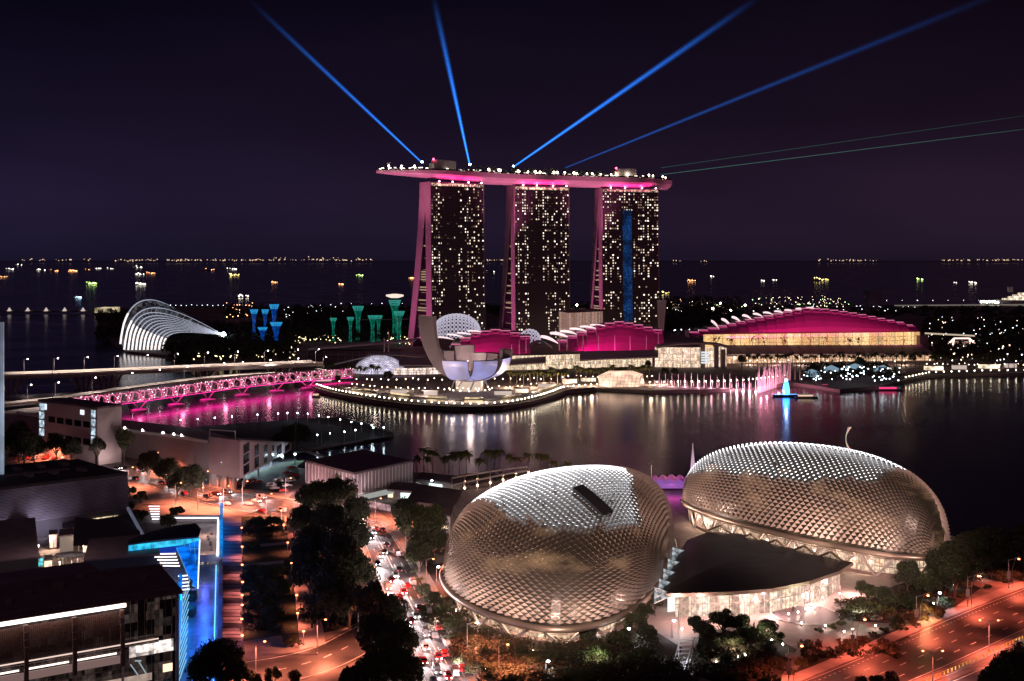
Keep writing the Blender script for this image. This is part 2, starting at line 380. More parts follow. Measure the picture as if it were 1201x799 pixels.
# lower left curving road
LL_ = [(285, 775), (330, 768), (370, 757), (400, 742), (424, 728), (440, 700)]
LR = [(292, 812), (350, 799), (395, 785), (430, 768), (452, 752), (470, 735)]
low_l, low_r = strip_road('slip_road', LL_, LR, M['asphalt'], .026)
lane_marks('slip_road_lines', low_l, low_r, (.06, .94), M['marking'], .15); lane_marks('slip_road_lane', low_l, low_r, (.5,), M['marking'], .13, (3, 4))
# right highway
HL = [(880, 818), (940, 799), (1000, 775), (1070, 744), (1140, 714), (1201, 690), (1300, 652)]
HR = [(990, 850), (1052, 808), (1110, 782), (1160, 759), (1210, 736), (1260, 716), (1360, 680)]
hi_l, hi_r = strip_road('avenue', HL, HR, M['asphalt'], .02)
lane_marks('avenue_edge_lines', hi_l, hi_r, (.03, .97), M['marking'], .13)
lane_marks('avenue_edge_dashes', hi_l, hi_r, (.12,), M['marking'], .13, (1, 1.2))
lane_marks('avenue_lane_lines', hi_l, hi_r, (.33, .55, .78), M['marking'], .13, (3, 6))
HL2 = [(1030, 850), (1085, 812), (1140, 787), (1185, 766), (1225, 748), (1290, 722), (1400, 684)]
HR2 = [(1120, 890), (1185, 845), (1230, 820), (1280, 795), (1320, 775), (1370, 750), (1480, 705)]
h2_l, h2_r = strip_road('avenue_far_side', HL2, HR2, M['asphalt'], .016)
lane_marks('avenue_far_lane_lines', h2_l, h2_r, (.25, .5, .75), M['marking'], .13, (3, 6)); lane_marks('avenue_far_edge', h2_l, h2_r, (.04, .96), M['marking'], .13)
b = MB(); med = [a.lerp(c, .5) for a, c in zip(hi_r, h2_l)]
for i in range(0, len(med) - 1):
    p, q = med[i], med[i + 1]; d = (q - p).normalized(); x = Vector((d.y, -d.x, 0)) * .75
    b.add([p - x, p + x, q + x, q - x] + [v + Vector((0, 0, .17)) for v in (p - x, p + x, q + x, q - x)], [(4, 5, 6, 7), (0, 1, 5, 4), (2, 3, 7, 6), (1, 2, 6, 5), (3, 0, 4, 7)])
struct('median_kerb', b, M['paving_light'])
# median railing with many short posts (a thing)
rail = thing('median_railing', 'low yellow post railing along the median of the orange avenue', 'railing', med[0])
rs = resample([v + Vector((0, 0, .17)) for v in med], 100)
for p in rs: b = MB(); b.box(p + Vector((0, 0, .45)), (.22, .22, .9)); b.build('post', M['marking_yellow'], rail)
b = MB()
for p, q in zip(rs, rs[1:]): b.bar(p + Vector((0, 0, .85)), q + Vector((0, 0, .85)), .1)
b.build('top_rail', M['marking_yellow'], rail)
# pavements as raised strips
def pavement(name, L, off0, off1, side, m=M['paving_light']):
    b = MB(); L = resample(L, 70); ps = []
    for i, p in enumerate(L):
        d = (L[min(i + 1, 69)] - L[max(i - 1, 0)]).normalized(); x = Vector((d.y, -d.x, 0)) * side; ps.append((Vector((p.x, p.y, LANDZ)) + x * off0, Vector((p.x, p.y, LANDZ)) + x * off1))
    k = Vector((0, 0, .14))
    for (a, c), (d, e) in zip(ps, ps[1:]):
        b.add([a, d, e, c, a + k, d + k, e + k, c + k], [(4, 5, 6, 7), (0, 1, 5, 4), (3, 2, 6, 7)])
    return struct(name, b, m)
b = MB()
pavement('main_road_pavement', main_r, .3, 4.2, -1); pavement('avenue_pavement', hi_l, .3, 4.5, -1)
pavement('upper_road_pavement', up_l, .3, 3, -1); pavement('median_pavement', main_l, .3, 2.2, 1)
# park at lower left centre
sheet('park_lawn', [(283, 606), (333, 606), (350, 690), (366, 748), (300, 768), (286, 768)], M['grass'], .03)
sheet('grove_lawn', [(345, 612), (420, 640), (440, 690), (432, 726), (400, 738), (372, 744), (352, 690)], M['soil'], .032)
for nm, pix in (('park_cross_path', [(284, 640), (341, 635), (342, 638), (284, 643)]), ('park_cross_path', [(284, 662), (344, 656), (346, 659.5), (284, 665.5)]), ('park_cross_path', [(284, 617), (337, 613), (337, 615.5), (284, 620)])):
    sheet(nm, pix, M['paving_light'], .05)
sheet('park_end_path', [(286, 752), (330, 745), (338, 766), (288, 774)], M['paving'], .045)
sheet('red_path', [(334, 606), (352, 606), (362, 660), (372, 700), (382, 755), (352, 762), (346, 700), (341, 650)], M['paving_light'], .06)
# ribbed boardwalk
bw = [(262, 612), (283, 612), (283.5, 766), (258, 766)]
sheet('boardwalk', bw, mat('boardwalk_boards', (.36, .36, .55), .6, noise=(.2, .2)), .05)
b = MB()
for i in range(36):
    y = 614 + i * 4.2 + i * i * .0; a_, c_ = G(262.5 - i * .1, y, LANDZ + .12), G(283, y, LANDZ + .12); b.bar(a_, c_, .22, .1)
struct('boardwalk_ribs', b, M['dark_metal'])
# theatre forecourt
sheet('forecourt', [(560, 742), (760, 716), (900, 690), (1010, 672), (1120, 660), (1150, 668), (1130, 700), (1040, 735), (920, 790), (880, 812), (600, 830), (575, 800)], mat('forecourt_stone', (.38, .31, .30), .65, noise=(.4, .12)), .03)
for nm, pix in (('planting_bed', [(560, 750), (760, 735), (800, 760), (780, 830), (600, 840)]),
                ('planting_bed', [(820, 742), (878, 732), (935, 762), (915, 796), (850, 806), (815, 790)]),
                ('planting_bed', [(930, 792), (945, 772), (1055, 736), (1068, 748), (1000, 772)]),
                ('planting_bed', [(980, 712), (1010, 700), (1070, 702), (1080, 724), (1040, 731), (995, 728)]),
                ('planting_bed', [(1040, 690), (1110, 668), (1150, 690), (1120, 712), (1085, 722)]),
                ('planting_bed', [(480, 668), (520, 660), (545, 730), (600, 770), (590, 806), (560, 770), (520, 720)])):
    sheet(nm, pix, M['soil'], .06)
# blue court floor + park left ground
sheet('court_floor', [(205, 655), (258, 655), (256, 812), (200, 812)], mat('court_stone', (.30, .28, .30), .35, noise=(.5, .25), bump=(1.2, .5)), .04)
sheet('court_terrace', [(200, 607), (258, 607), (258, 652), (198, 652)], mat('terrace_stone', (.50, .38, .35), .7, noise=(.3, .15)), .05)
# ================================================================ HOTEL TOWERS
WARM = (1.0, .78, .52)
M['win_warm'] = em('window_warm', (1, .80, .60), 1.25, False)
M['win_dim'] = em('window_dim', (1, .66, .44), .32, False)
M['win_white'] = em('window_white', (1, .88, .72), 2.6, False)
M['end_wall'] = mat('tower_end_cladding', (.50, .40, .44), .6, noise=(.05, .08))
def facade_mat():
    m = mat('tower_glass', (.055, .036, .058), .3, spec=.8); return m
M['tower_glass'] = facade_mat()
M['tower_grid'] = mat('tower_grid', (.17, .12, .15), .6)
TOWERS = []
def hotel_tower(label, pxl, pxr, topy, ang, kx, plan, seed, led=False):
    """d: along the facade, e: depth away from the bay"""
    rnd = random.Random(seed); ZT = 194.
    Y = (ZT - CAMH) * FPX / (HZ - topy); A = Vector(((pxl - CX) / FPX * Y, Y, 0))       # front corner at left end
    a = math.radians(ang); d = Vector((math.cos(a), math.sin(a), 0)); e = Vector((-math.sin(a), math.cos(a), 0))
    # facade length so that it ends at pxr
    t = (pxr - CX) / FPX; L = (t * A.y - A.x) / (d.x - t * d.y)
    root = thing('hotel_tower', label, 'tower', (A.x, A.y, LANDZ), group='hotel towers under the sky deck')
    zs = [LANDZ + (ZT - LANDZ) * i / 14 for i in range(15)]
    def f0(z): u = 1 - (z - LANDZ) / (ZT - LANDZ); return -4.5 * u ** 1.6 * kx            # front face offset along e
    def f1(z): u = 1 - (z - LANDZ) / (ZT - LANDZ); return 12 - 4 * u
    def g0(z): u = 1 - (z - LANDZ) / (ZT - LANDZ); return 12.6 + 34 * max(0, u - .12) ** 1.25 * kx
    def g1(z): u = 1 - (z - LANDZ) / (ZT - LANDZ); return 25 + 31 * max(0, u - .05) ** 1.35 * kx
    def pt(s, o, z): return Vector((A.x, A.y, 0)) + d * s + e * o + Vector((0, 0, z))
    for nm, fa, fb in (('front_slab', f0, f1), ('rear_slab', g0, g1)):
        b = MB()
        for z0, z1 in zip(zs, zs[1:]):
            s0, s1 = .35, L - .35
            b.quad(pt(s0, fa(z0), z0), pt(s1, fa(z0), z0), pt(s1, fa(z1), z1), pt(s0, fa(z1), z1))
            b.quad(pt(s1, fb(z0), z0), pt(s0, fb(z0), z0), pt(s0, fb(z1), z1), pt(s1, fb(z1), z1))
        b.quad(pt(0, fa(ZT), ZT), pt(L, fa(ZT), ZT), pt(L, fb(ZT), ZT), pt(0, fb(ZT), ZT))
        b.build(nm, M['tower_glass'], root)
        for s0, s1 in ((-.5, .35), (L - .35, L + .5)):
            b = MB()
            for z0, z1 in zip(zs, zs[1:]):
                o0, o1, o2, o3 = fa(z0) - .4, fb(z0) + .3, fb(z1) + .3, fa(z1) - .4
                vs = [pt(s, o, z) for s in (s0, s1) for o, z in ((o0, z0), (o1, z0), (o2, z1), (o3, z1))]
                b.add(vs, [(3, 2, 1, 0), (4, 5, 6, 7), (0, 4, 7, 3), (1, 2, 6, 5)])
            b.build('end_wall', M['end_wall'], root)
    # link walls between the legs with floors
    b = MB()
    nf = 55; fh = (ZT - 8 - LANDZ) / nf
    for k in range(0, nf):
        z = LANDZ + 6 + k * fh
        b.quad(pt(-.1, f0(z) - .25, z), pt(L, f0(z) - .25, z), pt(L, f0(z) - .25, z + .35), pt(-.1, f0(z) - .25, z + .35))
    nb = 24; bw_ = L / nb
    for j in range(nb + 1):
        for z0, z1 in zip(zs, zs[1:]):
            s = j * bw_; b.quad(pt(s - .12, f0(z0) - .45, z0), pt(s + .12, f0(z0) - .45, z0), pt(s + .12, f0(z1) - .45, z1), pt(s - .12, f0(z1) - .45, z1))
    b.build('mullion_grid', M['tower_grid'], root)
    wq, dq, tq = [], [], []; colf = [rnd.choice((.45, .9, 1.1, 1.6)) for _ in range(nb)]
    for k in range(nf):
        z = LANDZ + 6 + k * fh + .55
        for j in range(nb):
            q = lambda w, h, m=.3: [pt(j * bw_ + w, f0(z) - .55, z), pt((j + 1) * bw_ - w, f0(z) - .55, z), pt((j + 1) * bw_ - w, f0(z) - .55, z + h), pt(j * bw_ + w, f0(z) - .55, z + h)]
            pr = plan(j / (nb - 1), k / nf, rnd) * .8 * colf[j]
            r = rnd.random()
            if r < pr: (wq if rnd.random() < .62 else dq).append(q(rnd.choice((.7, .9, 1.1)), 1.55))
            elif r < pr + .07 * (k > 20): tq.append(q(1.1, .6))
    panes(root, [q for i_, q in enumerate(wq) if i_ % 4], M['win_warm'], 'window'); panes(root, wq[::4], M['win_white'], 'bright_window'); panes(root, dq, M['win_dim'], 'dim_window')
    b = MB()
    for q in tq: b.quad(*q)
    o = b.build('small_room_lights', M['win_dim'], root); o['kind'] = 'stuff'
    # lit gap between legs
    b = MB()
    for k in range(12, 40):
        z = LANDZ + k * fh * .9
        if g0(z) - f1(z) > 2 and rnd.random() < .3: b.quad(pt(1.5, f1(z) + .4, z), pt(1.5, g0(z) - .4, z), pt(1.5, g0(z) - .4, z + 1.6), pt(1.5, f1(z) + .4, z + 1.6))
    for k in range(3, 34, 4):
        z = LANDZ + k * fh
        b.quad(pt(4, f1(z) + .1, z), pt(4, g0(z) - .1, z), pt(4, g0(z) - .1, z + .4), pt(4, f1(z) + .1, z + .4))
    b.build('atrium_lights', M['win_dim'], root)
    # crown band just under the deck
    b = MB()
    b.quad(pt(1, -.7, ZT - 4.5), pt(L - 1, -.7, ZT - 4.5), pt(L - 1, -.7, ZT - 1.5), pt(1, -.7, ZT - 1.5))
    b.build('crown_windows', room_glass('crown_glass', (1, .75, .45), 1.3 if not led else .7, (2.2, 2.2, 9), .1, .35), root)
    if led:
        m = bpy.data.materials.new('led_projection'); m.use_nodes = True; t_ = m.node_tree; bs = t_.nodes['Principled BSDF']
        bs.inputs['Base Color'].default_value = (.01, .012, .02, 1); bs.inputs['Emission Color'].default_value = (.03, .25, .95, 1)
        tco = N(t_, 'ShaderNodeTexCoord'); vo = N(t_, 'ShaderNodeTexVoronoi'); vo.inputs['Scale'].default_value = .75; t_.links.new(tco.outputs['Object'], vo.inputs['Vector'])
        r = N(t_, 'ShaderNodeMapRange'); r.inputs[1].default_value = .38; r.inputs[2].default_value = .1; r.inputs[3].default_value = .06; r.inputs[4].default_value = .6; t_.links.new(vo.outputs['Distance'], r.inputs[0])
        n2 = N(t_, 'ShaderNodeTexNoise'); n2.inputs['Scale'].default_value = .06; t_.links.new(tco.outputs['Object'], n2.inputs['Vector'])
        r2 = N(t_, 'ShaderNodeMapRange'); r2.inputs[1].default_value = .35; r2.inputs[2].default_value = .6; r2.inputs[3].default_value = .35; r2.inputs[4].default_value = 1.2; t_.links.new(n2.outputs[0], r2.inputs[0])
        mm = N(t_, 'ShaderNodeMath', operation='MULTIPLY'); t_.links.new(r.outputs[0], mm.inputs[0]); t_.links.new(r2.outputs[0], mm.inputs[1]); t_.links.new(mm.outputs[0], bs.inputs['Emission Strength'])
        m.cycles.emission_sampling = 'NONE'
        b = MB()
        for z0, z1 in zip(zs, zs[1:]):
            if z1 > 168: continue
            b.quad(pt(L * .36, f0(z0) - .7, z0), pt(L * .52, f0(z0) - .7, z0), pt(L * .52, f0(z1) - .7, z1), pt(L * .36, f0(z1) - .7, z1))
        b.build('light_display', m, root)
    # magenta crown lamps under the deck
    b = MB()
    for s in (.15, .4, .7, .95): b.ball(pt(L * s, -1.5, ZT + .5), .9)
    b.build('crown_lamps', em('crown_lamp', (1, .35, .62), 18), root)
    TOWERS.append((A, d, e, L, ZT, pt, f0)); return root
def plan1(u, h, r):
    if u < .2: return .42 if h > .1 else .36
    if u < .5: return .03
    if u < .62: return .12 if h > .55 else .28
    if h < .1: return .1
    return .42 if (u < .97 and h > .3) else .36
def plan2(u, h, r):
    if .26 < u < .5 and h < .78: return 0
    if .30 < h < .36: return 0
    if .5 <= u < .55: return .9 if h > .36 else .02
    if h > .82: return .5
    if u < .26: return .62 if int(u * 24) % 3 else .2
    if h < .30: return (.75 if (int(u * 24) % 2 and u > .62) else .3) if u > .6 else .1
    return .48 if int(u * 24) % 3 else .25
def plan3(u, h, r):
    if .34 < u < .56 and h < .85: return 0
    if .30 < h < .36: return .02
    if .48 < u < .54: return .85
    if h > .86: return .55
    if u < .34: return .5 if int(u * 24) % 3 else .3
    return .45 if int(u * 24) % 2 else .22
hotel_tower('left hotel tower, mostly dark facade, wide pink end wall splitting into two legs', 505, 567, 213, 33, 1.05, plan1, 3)
hotel_tower('middle hotel tower with many warm lit rooms and a dark central strip', 603.5, 667, 217.5, 22, 1.05, plan2, 4)
hotel_tower('right hotel tower with a blue light display down its facade', 706, 772, 220.5, 16, 1.1, plan3, 5, led=True)
# sky deck hull
pts = []
A1, A2, A3 = TOWERS[0][0], TOWERS[1][0], TOWERS[2][0]
def cen(i, s): A, d, e, L = TOWERS[i][:4]; v = A + d * L * s + e * 12; return Vector((v.x, v.y, 0))
c = [cen(0, .5), cen(1, .5), cen(2, .5)]
tipL = Vector(((441 - CX) / FPX * 1432, 1432, 0)); tipR = Vector(((779.5 - CX) / FPX * 1640, 1640, 0))
ctrl = [tipL, cen(0, .05), cen(0, .5), cen(1, .05), cen(1, .6), cen(2, .1), cen(2, .7), tipR]
axis = []
cc = [ctrl[0] * 2 - ctrl[1]] + ctrl + [ctrl[-1] * 2 - ctrl[-2]]
for i in range(1, len(cc) - 2):
    for j in range(8):
        t = j / 8; a_, b_, c_, d_ = cc[i - 1], cc[i], cc[i + 1], cc[i + 2]
        axis.append(.5 * ((2 * b_) + (c_ - a_) * t + (2 * a_ - 5 * b_ + 4 * c_ - d_) * t * t + (3 * b_ - a_ - 3 * c_ + d_) * t ** 3))
axis.append(ctrl[-1]); axis = resample(axis, 60)
deck = thing('sky_deck', 'long boat shaped sky deck resting across the three hotel towers, lit pink', 'roof deck', (c[1].x, c[1].y, 195))
b = MB(); sec = 13; rows = []
ZD = 207.5
def deckw(u):
    w = 19.5
    if u < .3: w *= max(.02, math.sin(math.pi / 2 * min(1, (u + .004) / .3))) ** .8
    if u > .95: w *= max(.35, math.cos((u - .95) / .05 * 1.05))
    return w
for i, p in enumerate(axis):
    u = i / 59; t = (axis[min(i + 1, 59)] - axis[max(i - 1, 0)]).normalized(); x = Vector((t.y, -t.x, 0))
    w = deckw(u); dep = 12.5 * (1 if u > .28 else (.22 + .78 * (u / .28) ** .75)) * (1 if u < .96 else .9)
    rows.append([p + x * w * math.cos(math.pi * k / (sec - 1)) + Vector((0, 0, ZD - .5 - dep * math.sin(math.pi * k / (sec - 1)) ** .62)) for k in range(sec)])
for i in range(59):
    for k in range(sec - 1): b.quad(rows[i][k], rows[i + 1][k], rows[i + 1][k + 1], rows[i][k + 1])
b.poly(rows[0]); b.poly(rows[-1][::-1])
b.build('hull', mat('hull_panels', (.55, .46, .49), .42, noise=(.1, .06)), deck, smooth=True)
b = MB()
for i in range(59): b.quad(rows[i][0] + Vector((0, 0, .3)), rows[i][-1] + Vector((0, 0, .3)), rows[i + 1][-1] + Vector((0, 0, .3)), rows[i + 1][0] + Vector((0, 0, .3)))
b.build('deck_floor', M['paving'], deck)
b = MB()
for i in range(2, 59):
    for k in (0, -1): b.bar(rows[i][k] + Vector((0, 0, 1.1)), rows[min(i + 1, 59)][k] + Vector((0, 0, 1.1)), .35, 1.3)
b.build('parapet', M['glass_dark'], deck)
def dk(px, off=0):     # point on deck nearest a screen column
    i = min(range(60), key=lambda q: abs(PX(axis[q]) - px)); t = (axis[min(i + 1, 59)] - axis[max(i - 1, 0)]).normalized(); x = Vector((t.y, -t.x, 0))
    return axis[i] + x * off + Vector((0, 0, ZD)), t, x
for px_, w_, h_, lab in ((518, 27, 12, 0), (734, 24, 11.5, 0)):
    p, t, x = dk(px_); b = MB(); b.obox(p - t * w_ / 2 - x * 6, t * w_, x * 12, Vector((0, 0, h_))); b.box(p + Vector((0, 0, h_ + .3)), (w_ * .8, 9, .5), math.atan2(t.y, t.x))
    b.box(p - t * (w_ / 2 + 2) + Vector((0, 0, 4)), (3.5, 9, 8.5), math.atan2(t.y, t.x)); pr_ = b.build('plant_room', M['pale_wall'], deck)
    b = MB(); b.ball(p - t * (w_ / 2 + 1) + Vector((0, 0, h_ + 1)), 1.3); b.build('warning_lamp', em('warning_lamp', (1, .05, .12), 12), pr_)
b = MB()
for px_ in range(448, 778, 2):
    if 505 < px_ < 520 or 560 < px_ < 566: continue
    p, t, x = dk(px_, RNG.uniform(-3, 16)); b.box(p + Vector((0, 0, RNG.uniform(1, 2.6))) + t * RNG.uniform(-3, 3), (RNG.uniform(.8, 3), .8, .7), math.atan2(t.y, t.x))
o = b.build('deck_lights', em('deck_light', (1, .85, .68), 3.5, True), deck); o['kind'] = 'stuff'
for px_ in list(range(568, 776, 9)) + [458, 470, 486]:
    p, t, x = dk(px_ + RNG.uniform(-3, 3), RNG.uniform(4, 15)); b = MB(); b.tube([p, p + Vector((0, 0, 3.4))], .15, 4); b.ball(p + Vector((0, 0, 4)), 1.0 + .6 * RNG.random()); b.build('deck_lamp', [em('deck_lamp_glow', (1, .80, .55), 14)] if px_ == 568 else bpy.data.materials['deck_lamp_glow'], deck)
b = MB()
for i in range(120):
    p, t, x = dk(RNG.uniform(545, 730), RNG.uniform(-8, 12)); h = RNG.uniform(3, 7)
    b.tube([p, p + Vector((0, 0, h))], .25, 4, 0)
    for k in range(10):
        q = p + Vector((RNG.normal() * 1.6, RNG.normal() * 1.6, h + RNG.normal() * 1.1)); n1 = Vector(RNG.normal(size=3)) * 1.1; n2 = Vector(RNG.normal(size=3)) * 1.1; b.add([q, q + n1, q + n2], [(0, 1, 2)])
o = b.build('roof_garden', M['leaf_b'], deck); o['kind'] = 'stuff'
b = MB(); p, t, x = dk(456); b.tube([p, p + Vector((0, 0, 9))], .3, 5); b.box(p + Vector((0, 0, 8)), (5, .6, .6)); b.build('mast', M['white_paint'], deck)
# pink floods on the hull and on the end walls (luminaires hidden below and between the towers)
PINK = (1.0, .16, .42)
for px_, dy, pw in ((470, 0, 1), (585, 0, 1.2), (688, 0, 1.2), (790, 0, .6)):
    p, t, x = dk(px_); spot('hull_flood', p + x * 60 + Vector((0, 0, -110)), p + Vector((0, 0, -6)) + t * 0, 4.0e5 * pw, (1, .24, .46), 62, .9, 4)
for i, (A, d, e, L, ZT, pt, f0) in enumerate(TOWERS):
    area('crown_flood', pt(L / 2, -5, ZT - 3), pt(L / 2, 0, ZT + 10), 9000, (1, .02, .28), L * .8, 1.5)
    spot('end_wall_flood', pt(-120, 0, 4), pt(0, 10, 95), 4.6e5, (1, .20, .50), 90, .6, 3)
# laser beams: light scattered in the night air
def beam_mat(name, color, s0, length, fall=1.2):
    m = bpy.data.materials.new(name); m.use_nodes = True; t = m.node_tree; t.nodes.remove(t.nodes['Principled BSDF'])
    e = N(t, 'ShaderNodeEmission'); e.inputs[0].default_value = color + (1,)
    tco = N(t, 'ShaderNodeTexCoord'); s_ = N(t, 'ShaderNodeSeparateXYZ'); t.links.new(tco.outputs['Object'], s_.inputs[0])
    r = N(t, 'ShaderNodeMapRange'); r.inputs[1].default_value = 0; r.inputs[2].default_value = length; r.inputs[3].default_value = 1; r.inputs[4].default_value = 0; t.links.new(s_.outputs['Z'], r.inputs[0])
    pw = N(t, 'ShaderNodeMath', operation='POWER'); pw.inputs[1].default_value = fall; t.links.new(r.outputs[0], pw.inputs[0])
    # soft radial falloff
    v = N(t, 'ShaderNodeCombineXYZ'); t.links.new(s_.outputs['X'], v.inputs[0]); t.links.new(s_.outputs['Y'], v.inputs[1])
    ln = N(t, 'ShaderNodeVectorMath', operation='LENGTH'); t.links.new(v.outputs[0], ln.inputs[0])
    return m, t, e, s_, pw, ln
def beam(label, px0, py0, Y, px1, py1, Y1, r0, r1, color, strength, fall=1.2, cat='light beam', grp='blue searchlight beams'):
    a_ = P(px0, py0, Y); c_ = P(px1, py1, Y1); Lg = (c_ - a_).length
    m, t, e, s_, pw, ln = beam_mat('beam_air', color, strength, Lg, fall)
    rr = N(t, 'ShaderNodeMapRange'); rr.inputs[1].default_value = 0; rr.inputs[2].default_value = Lg; rr.inputs[3].default_value = r0; rr.inputs[4].default_value = r1; t.links.new(s_.outputs['Z'], rr.inputs[0])
    dv = N(t, 'ShaderNodeMath', operation='DIVIDE'); t.links.new(ln.outputs['Value'], dv.inputs[0]); t.links.new(rr.outputs[0], dv.inputs[1])
    sb = N(t, 'ShaderNodeMath', operation='SUBTRACT', use_clamp=True); sb.inputs[0].default_value = 1; t.links.new(dv.outputs[0], sb.inputs[1])
    p2 = N(t, 'ShaderNodeMath', operation='POWER'); p2.inputs[1].default_value = 2.4; t.links.new(sb.outputs[0], p2.inputs[0])
    ml = N(t, 'ShaderNodeMath', operation='MULTIPLY'); t.links.new(p2.outputs[0], ml.inputs[0]); t.links.new(pw.outputs[0], ml.inputs[1])
    dr = N(t, 'ShaderNodeMath', operation='DIVIDE'); t.links.new(ml.outputs[0], dr.inputs[0]); t.links.new(rr.outputs[0], dr.inputs[1])
    m2 = N(t, 'ShaderNodeMath', operation='MULTIPLY'); m2.inputs[1].default_value = strength; t.links.new(dr.outputs[0], m2.inputs[0])
    t.links.new(m2.outputs[0], e.inputs[1]); t.links.new(e.outputs[0], t.nodes['Material Output'].inputs['Volume'])
    b = MB(); n = 10
    b.add([(r0 * math.cos(2 * math.pi * j / n), r0 * math.sin(2 * math.pi * j / n), 0) for j in range(n)] + [(r1 * math.cos(2 * math.pi * j / n), r1 * math.sin(2 * math.pi * j / n), Lg) for j in range(n)],
          [(j, (j + 1) % n, n + (j + 1) % n, n + j) for j in range(n)] + [tuple(range(n))[::-1], tuple(range(n, 2 * n))])
    o = b.build('searchlight_beam', m); tag(o, label, cat, grp); o.location = a_; o.rotation_euler = (c_ - a_).to_track_quat('Z', 'Y').to_euler()
    m.cycles.volume_step_rate = 1
    return a_
BL = (.018, .20, 1.0)
orig = []
YD = {495: 1470, 551: 1500, 602: 1540, 663: 1575}
orig.append(beam('blue light beam rising to the upper left from the left end of the sky deck', 495, 191, 1470, 286, -6, 1430, 1.4, 6.0, BL, 3.6, 2.0))
orig.append(beam('steep blue light beam rising nearly straight up behind the plant room of the sky deck', 551, 194, 1500, 507, -10, 1480, 1.5, 7.0, BL, 6.0, 1.8))
orig.append(beam('long blue light beam rising to the upper right from the middle of the sky deck', 602, 196, 1540, 900, -10, 1500, 1.5, 8.0, BL, 4.6, 1.8))
orig.append(beam('faint blue light beam slanting low to the right from the sky deck', 663, 197, 1575, 1215, -25, 1500, 1.2, 9.0, BL, .62, 1.5))
for k, a_ in enumerate(orig[:3]):
    b = MB(); b.lathe([(.01, 0), (1.2, .2), (1.6, 1.5), (.01, 2.2)], a_, 8); one('searchlight', b, em('searchlight_lens', (.35, .75, 1), 30), ('searchlight at the left end of the sky deck', 'searchlight behind the plant room on the sky deck', 'searchlight on the middle of the sky deck')[k], 'searchlight', origin=a_)
for y0, y1, lab in ((197, 134, 'upper'), (205, 150, 'lower')):
    beam('%s thin green laser line running right from the end of the sky deck' % lab, 775, y0, 1640, 1215, y1, 1500, .7, .9, (.25, .75, .6), .35 if lab == 'lower' else .16, .35, 'laser beam', 'green laser lines')

# ================================================================ LOW BAYFRONT BUILDINGS
M['mall_glass'] = room_glass('mall_glass', (1, .68, .44), .95, (1.6, 1.6, 3.2), .5, .0, True, (1, .82, .60))
M['expo_glass'] = room_glass('expo_glass', (1, .52, .20), .95, (7, 7, 30), .75, .0, True, (1, .70, .32))
M['cool_glass'] = room_glass('cool_glass', (.72, .78, 1), .8, (3, 3, 3), .3, .0, True, (1, .85, .8))
M['canopy_metal'] = mat('canopy_metal', (.30, .25, .25), .5, noise=(.08, .15))
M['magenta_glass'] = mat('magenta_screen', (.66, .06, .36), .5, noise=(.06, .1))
M['white_shell'] = mat('white_shell', (.75, .68, .68), .5)
M['magenta_line'] = em('magenta_line', (1, .05, .30), .5, False)
M['white_line'] = em('white_line', (1, .25, .45), .7, False)
def wallseg(root, name, pix, Ys, zb, zt, m, th=1.2, mull=None, mm=None):
    """vertical wall following pixel columns at distances Ys"""
    pts = [Vector(((x - CX) / FPX * Y, Y, 0)) for x, Y in zip(pix, Ys)]
    if PX(pts[0]) > PX(pts[-1]): pts = pts[::-1]
    b = MB()
    for p, q in zip(pts, pts[1:]):
        d = (q - p).normalized(); n = Vector((-d.y, d.x, 0)) * th
        b.obox(p + Vector((0, 0, zb)), q - p, n, Vector((0, 0, zt - zb)))
    o = b.build(name, m, root)
    if mull:
        root = o
        b = MB()
        for p, q in zip(pts, pts[1:]):
            d = (q - p).normalized(); f = Vector((d.y, -d.x, 0)) * .25; n = max(1, int((q - p).length / mull))
            for i in range(n + 1): c_ = p.lerp(q, i / n) + f; b.bar(c_ + Vector((0, 0, zb)), c_ + Vector((0, 0, zt)), .35, .35)
            for k in (1 / 3, 2 / 3): b.bar(p + f + Vector((0, 0, zb + (zt - zb) * k)), q + f + Vector((0, 0, zb + (zt - zb) * k)), .3, .3)
        b.build('mullions', mm or M['canopy_metal'], root)
    return pts
def zat(py, Y): return CAMH - (py - HZ) * Y / FPX
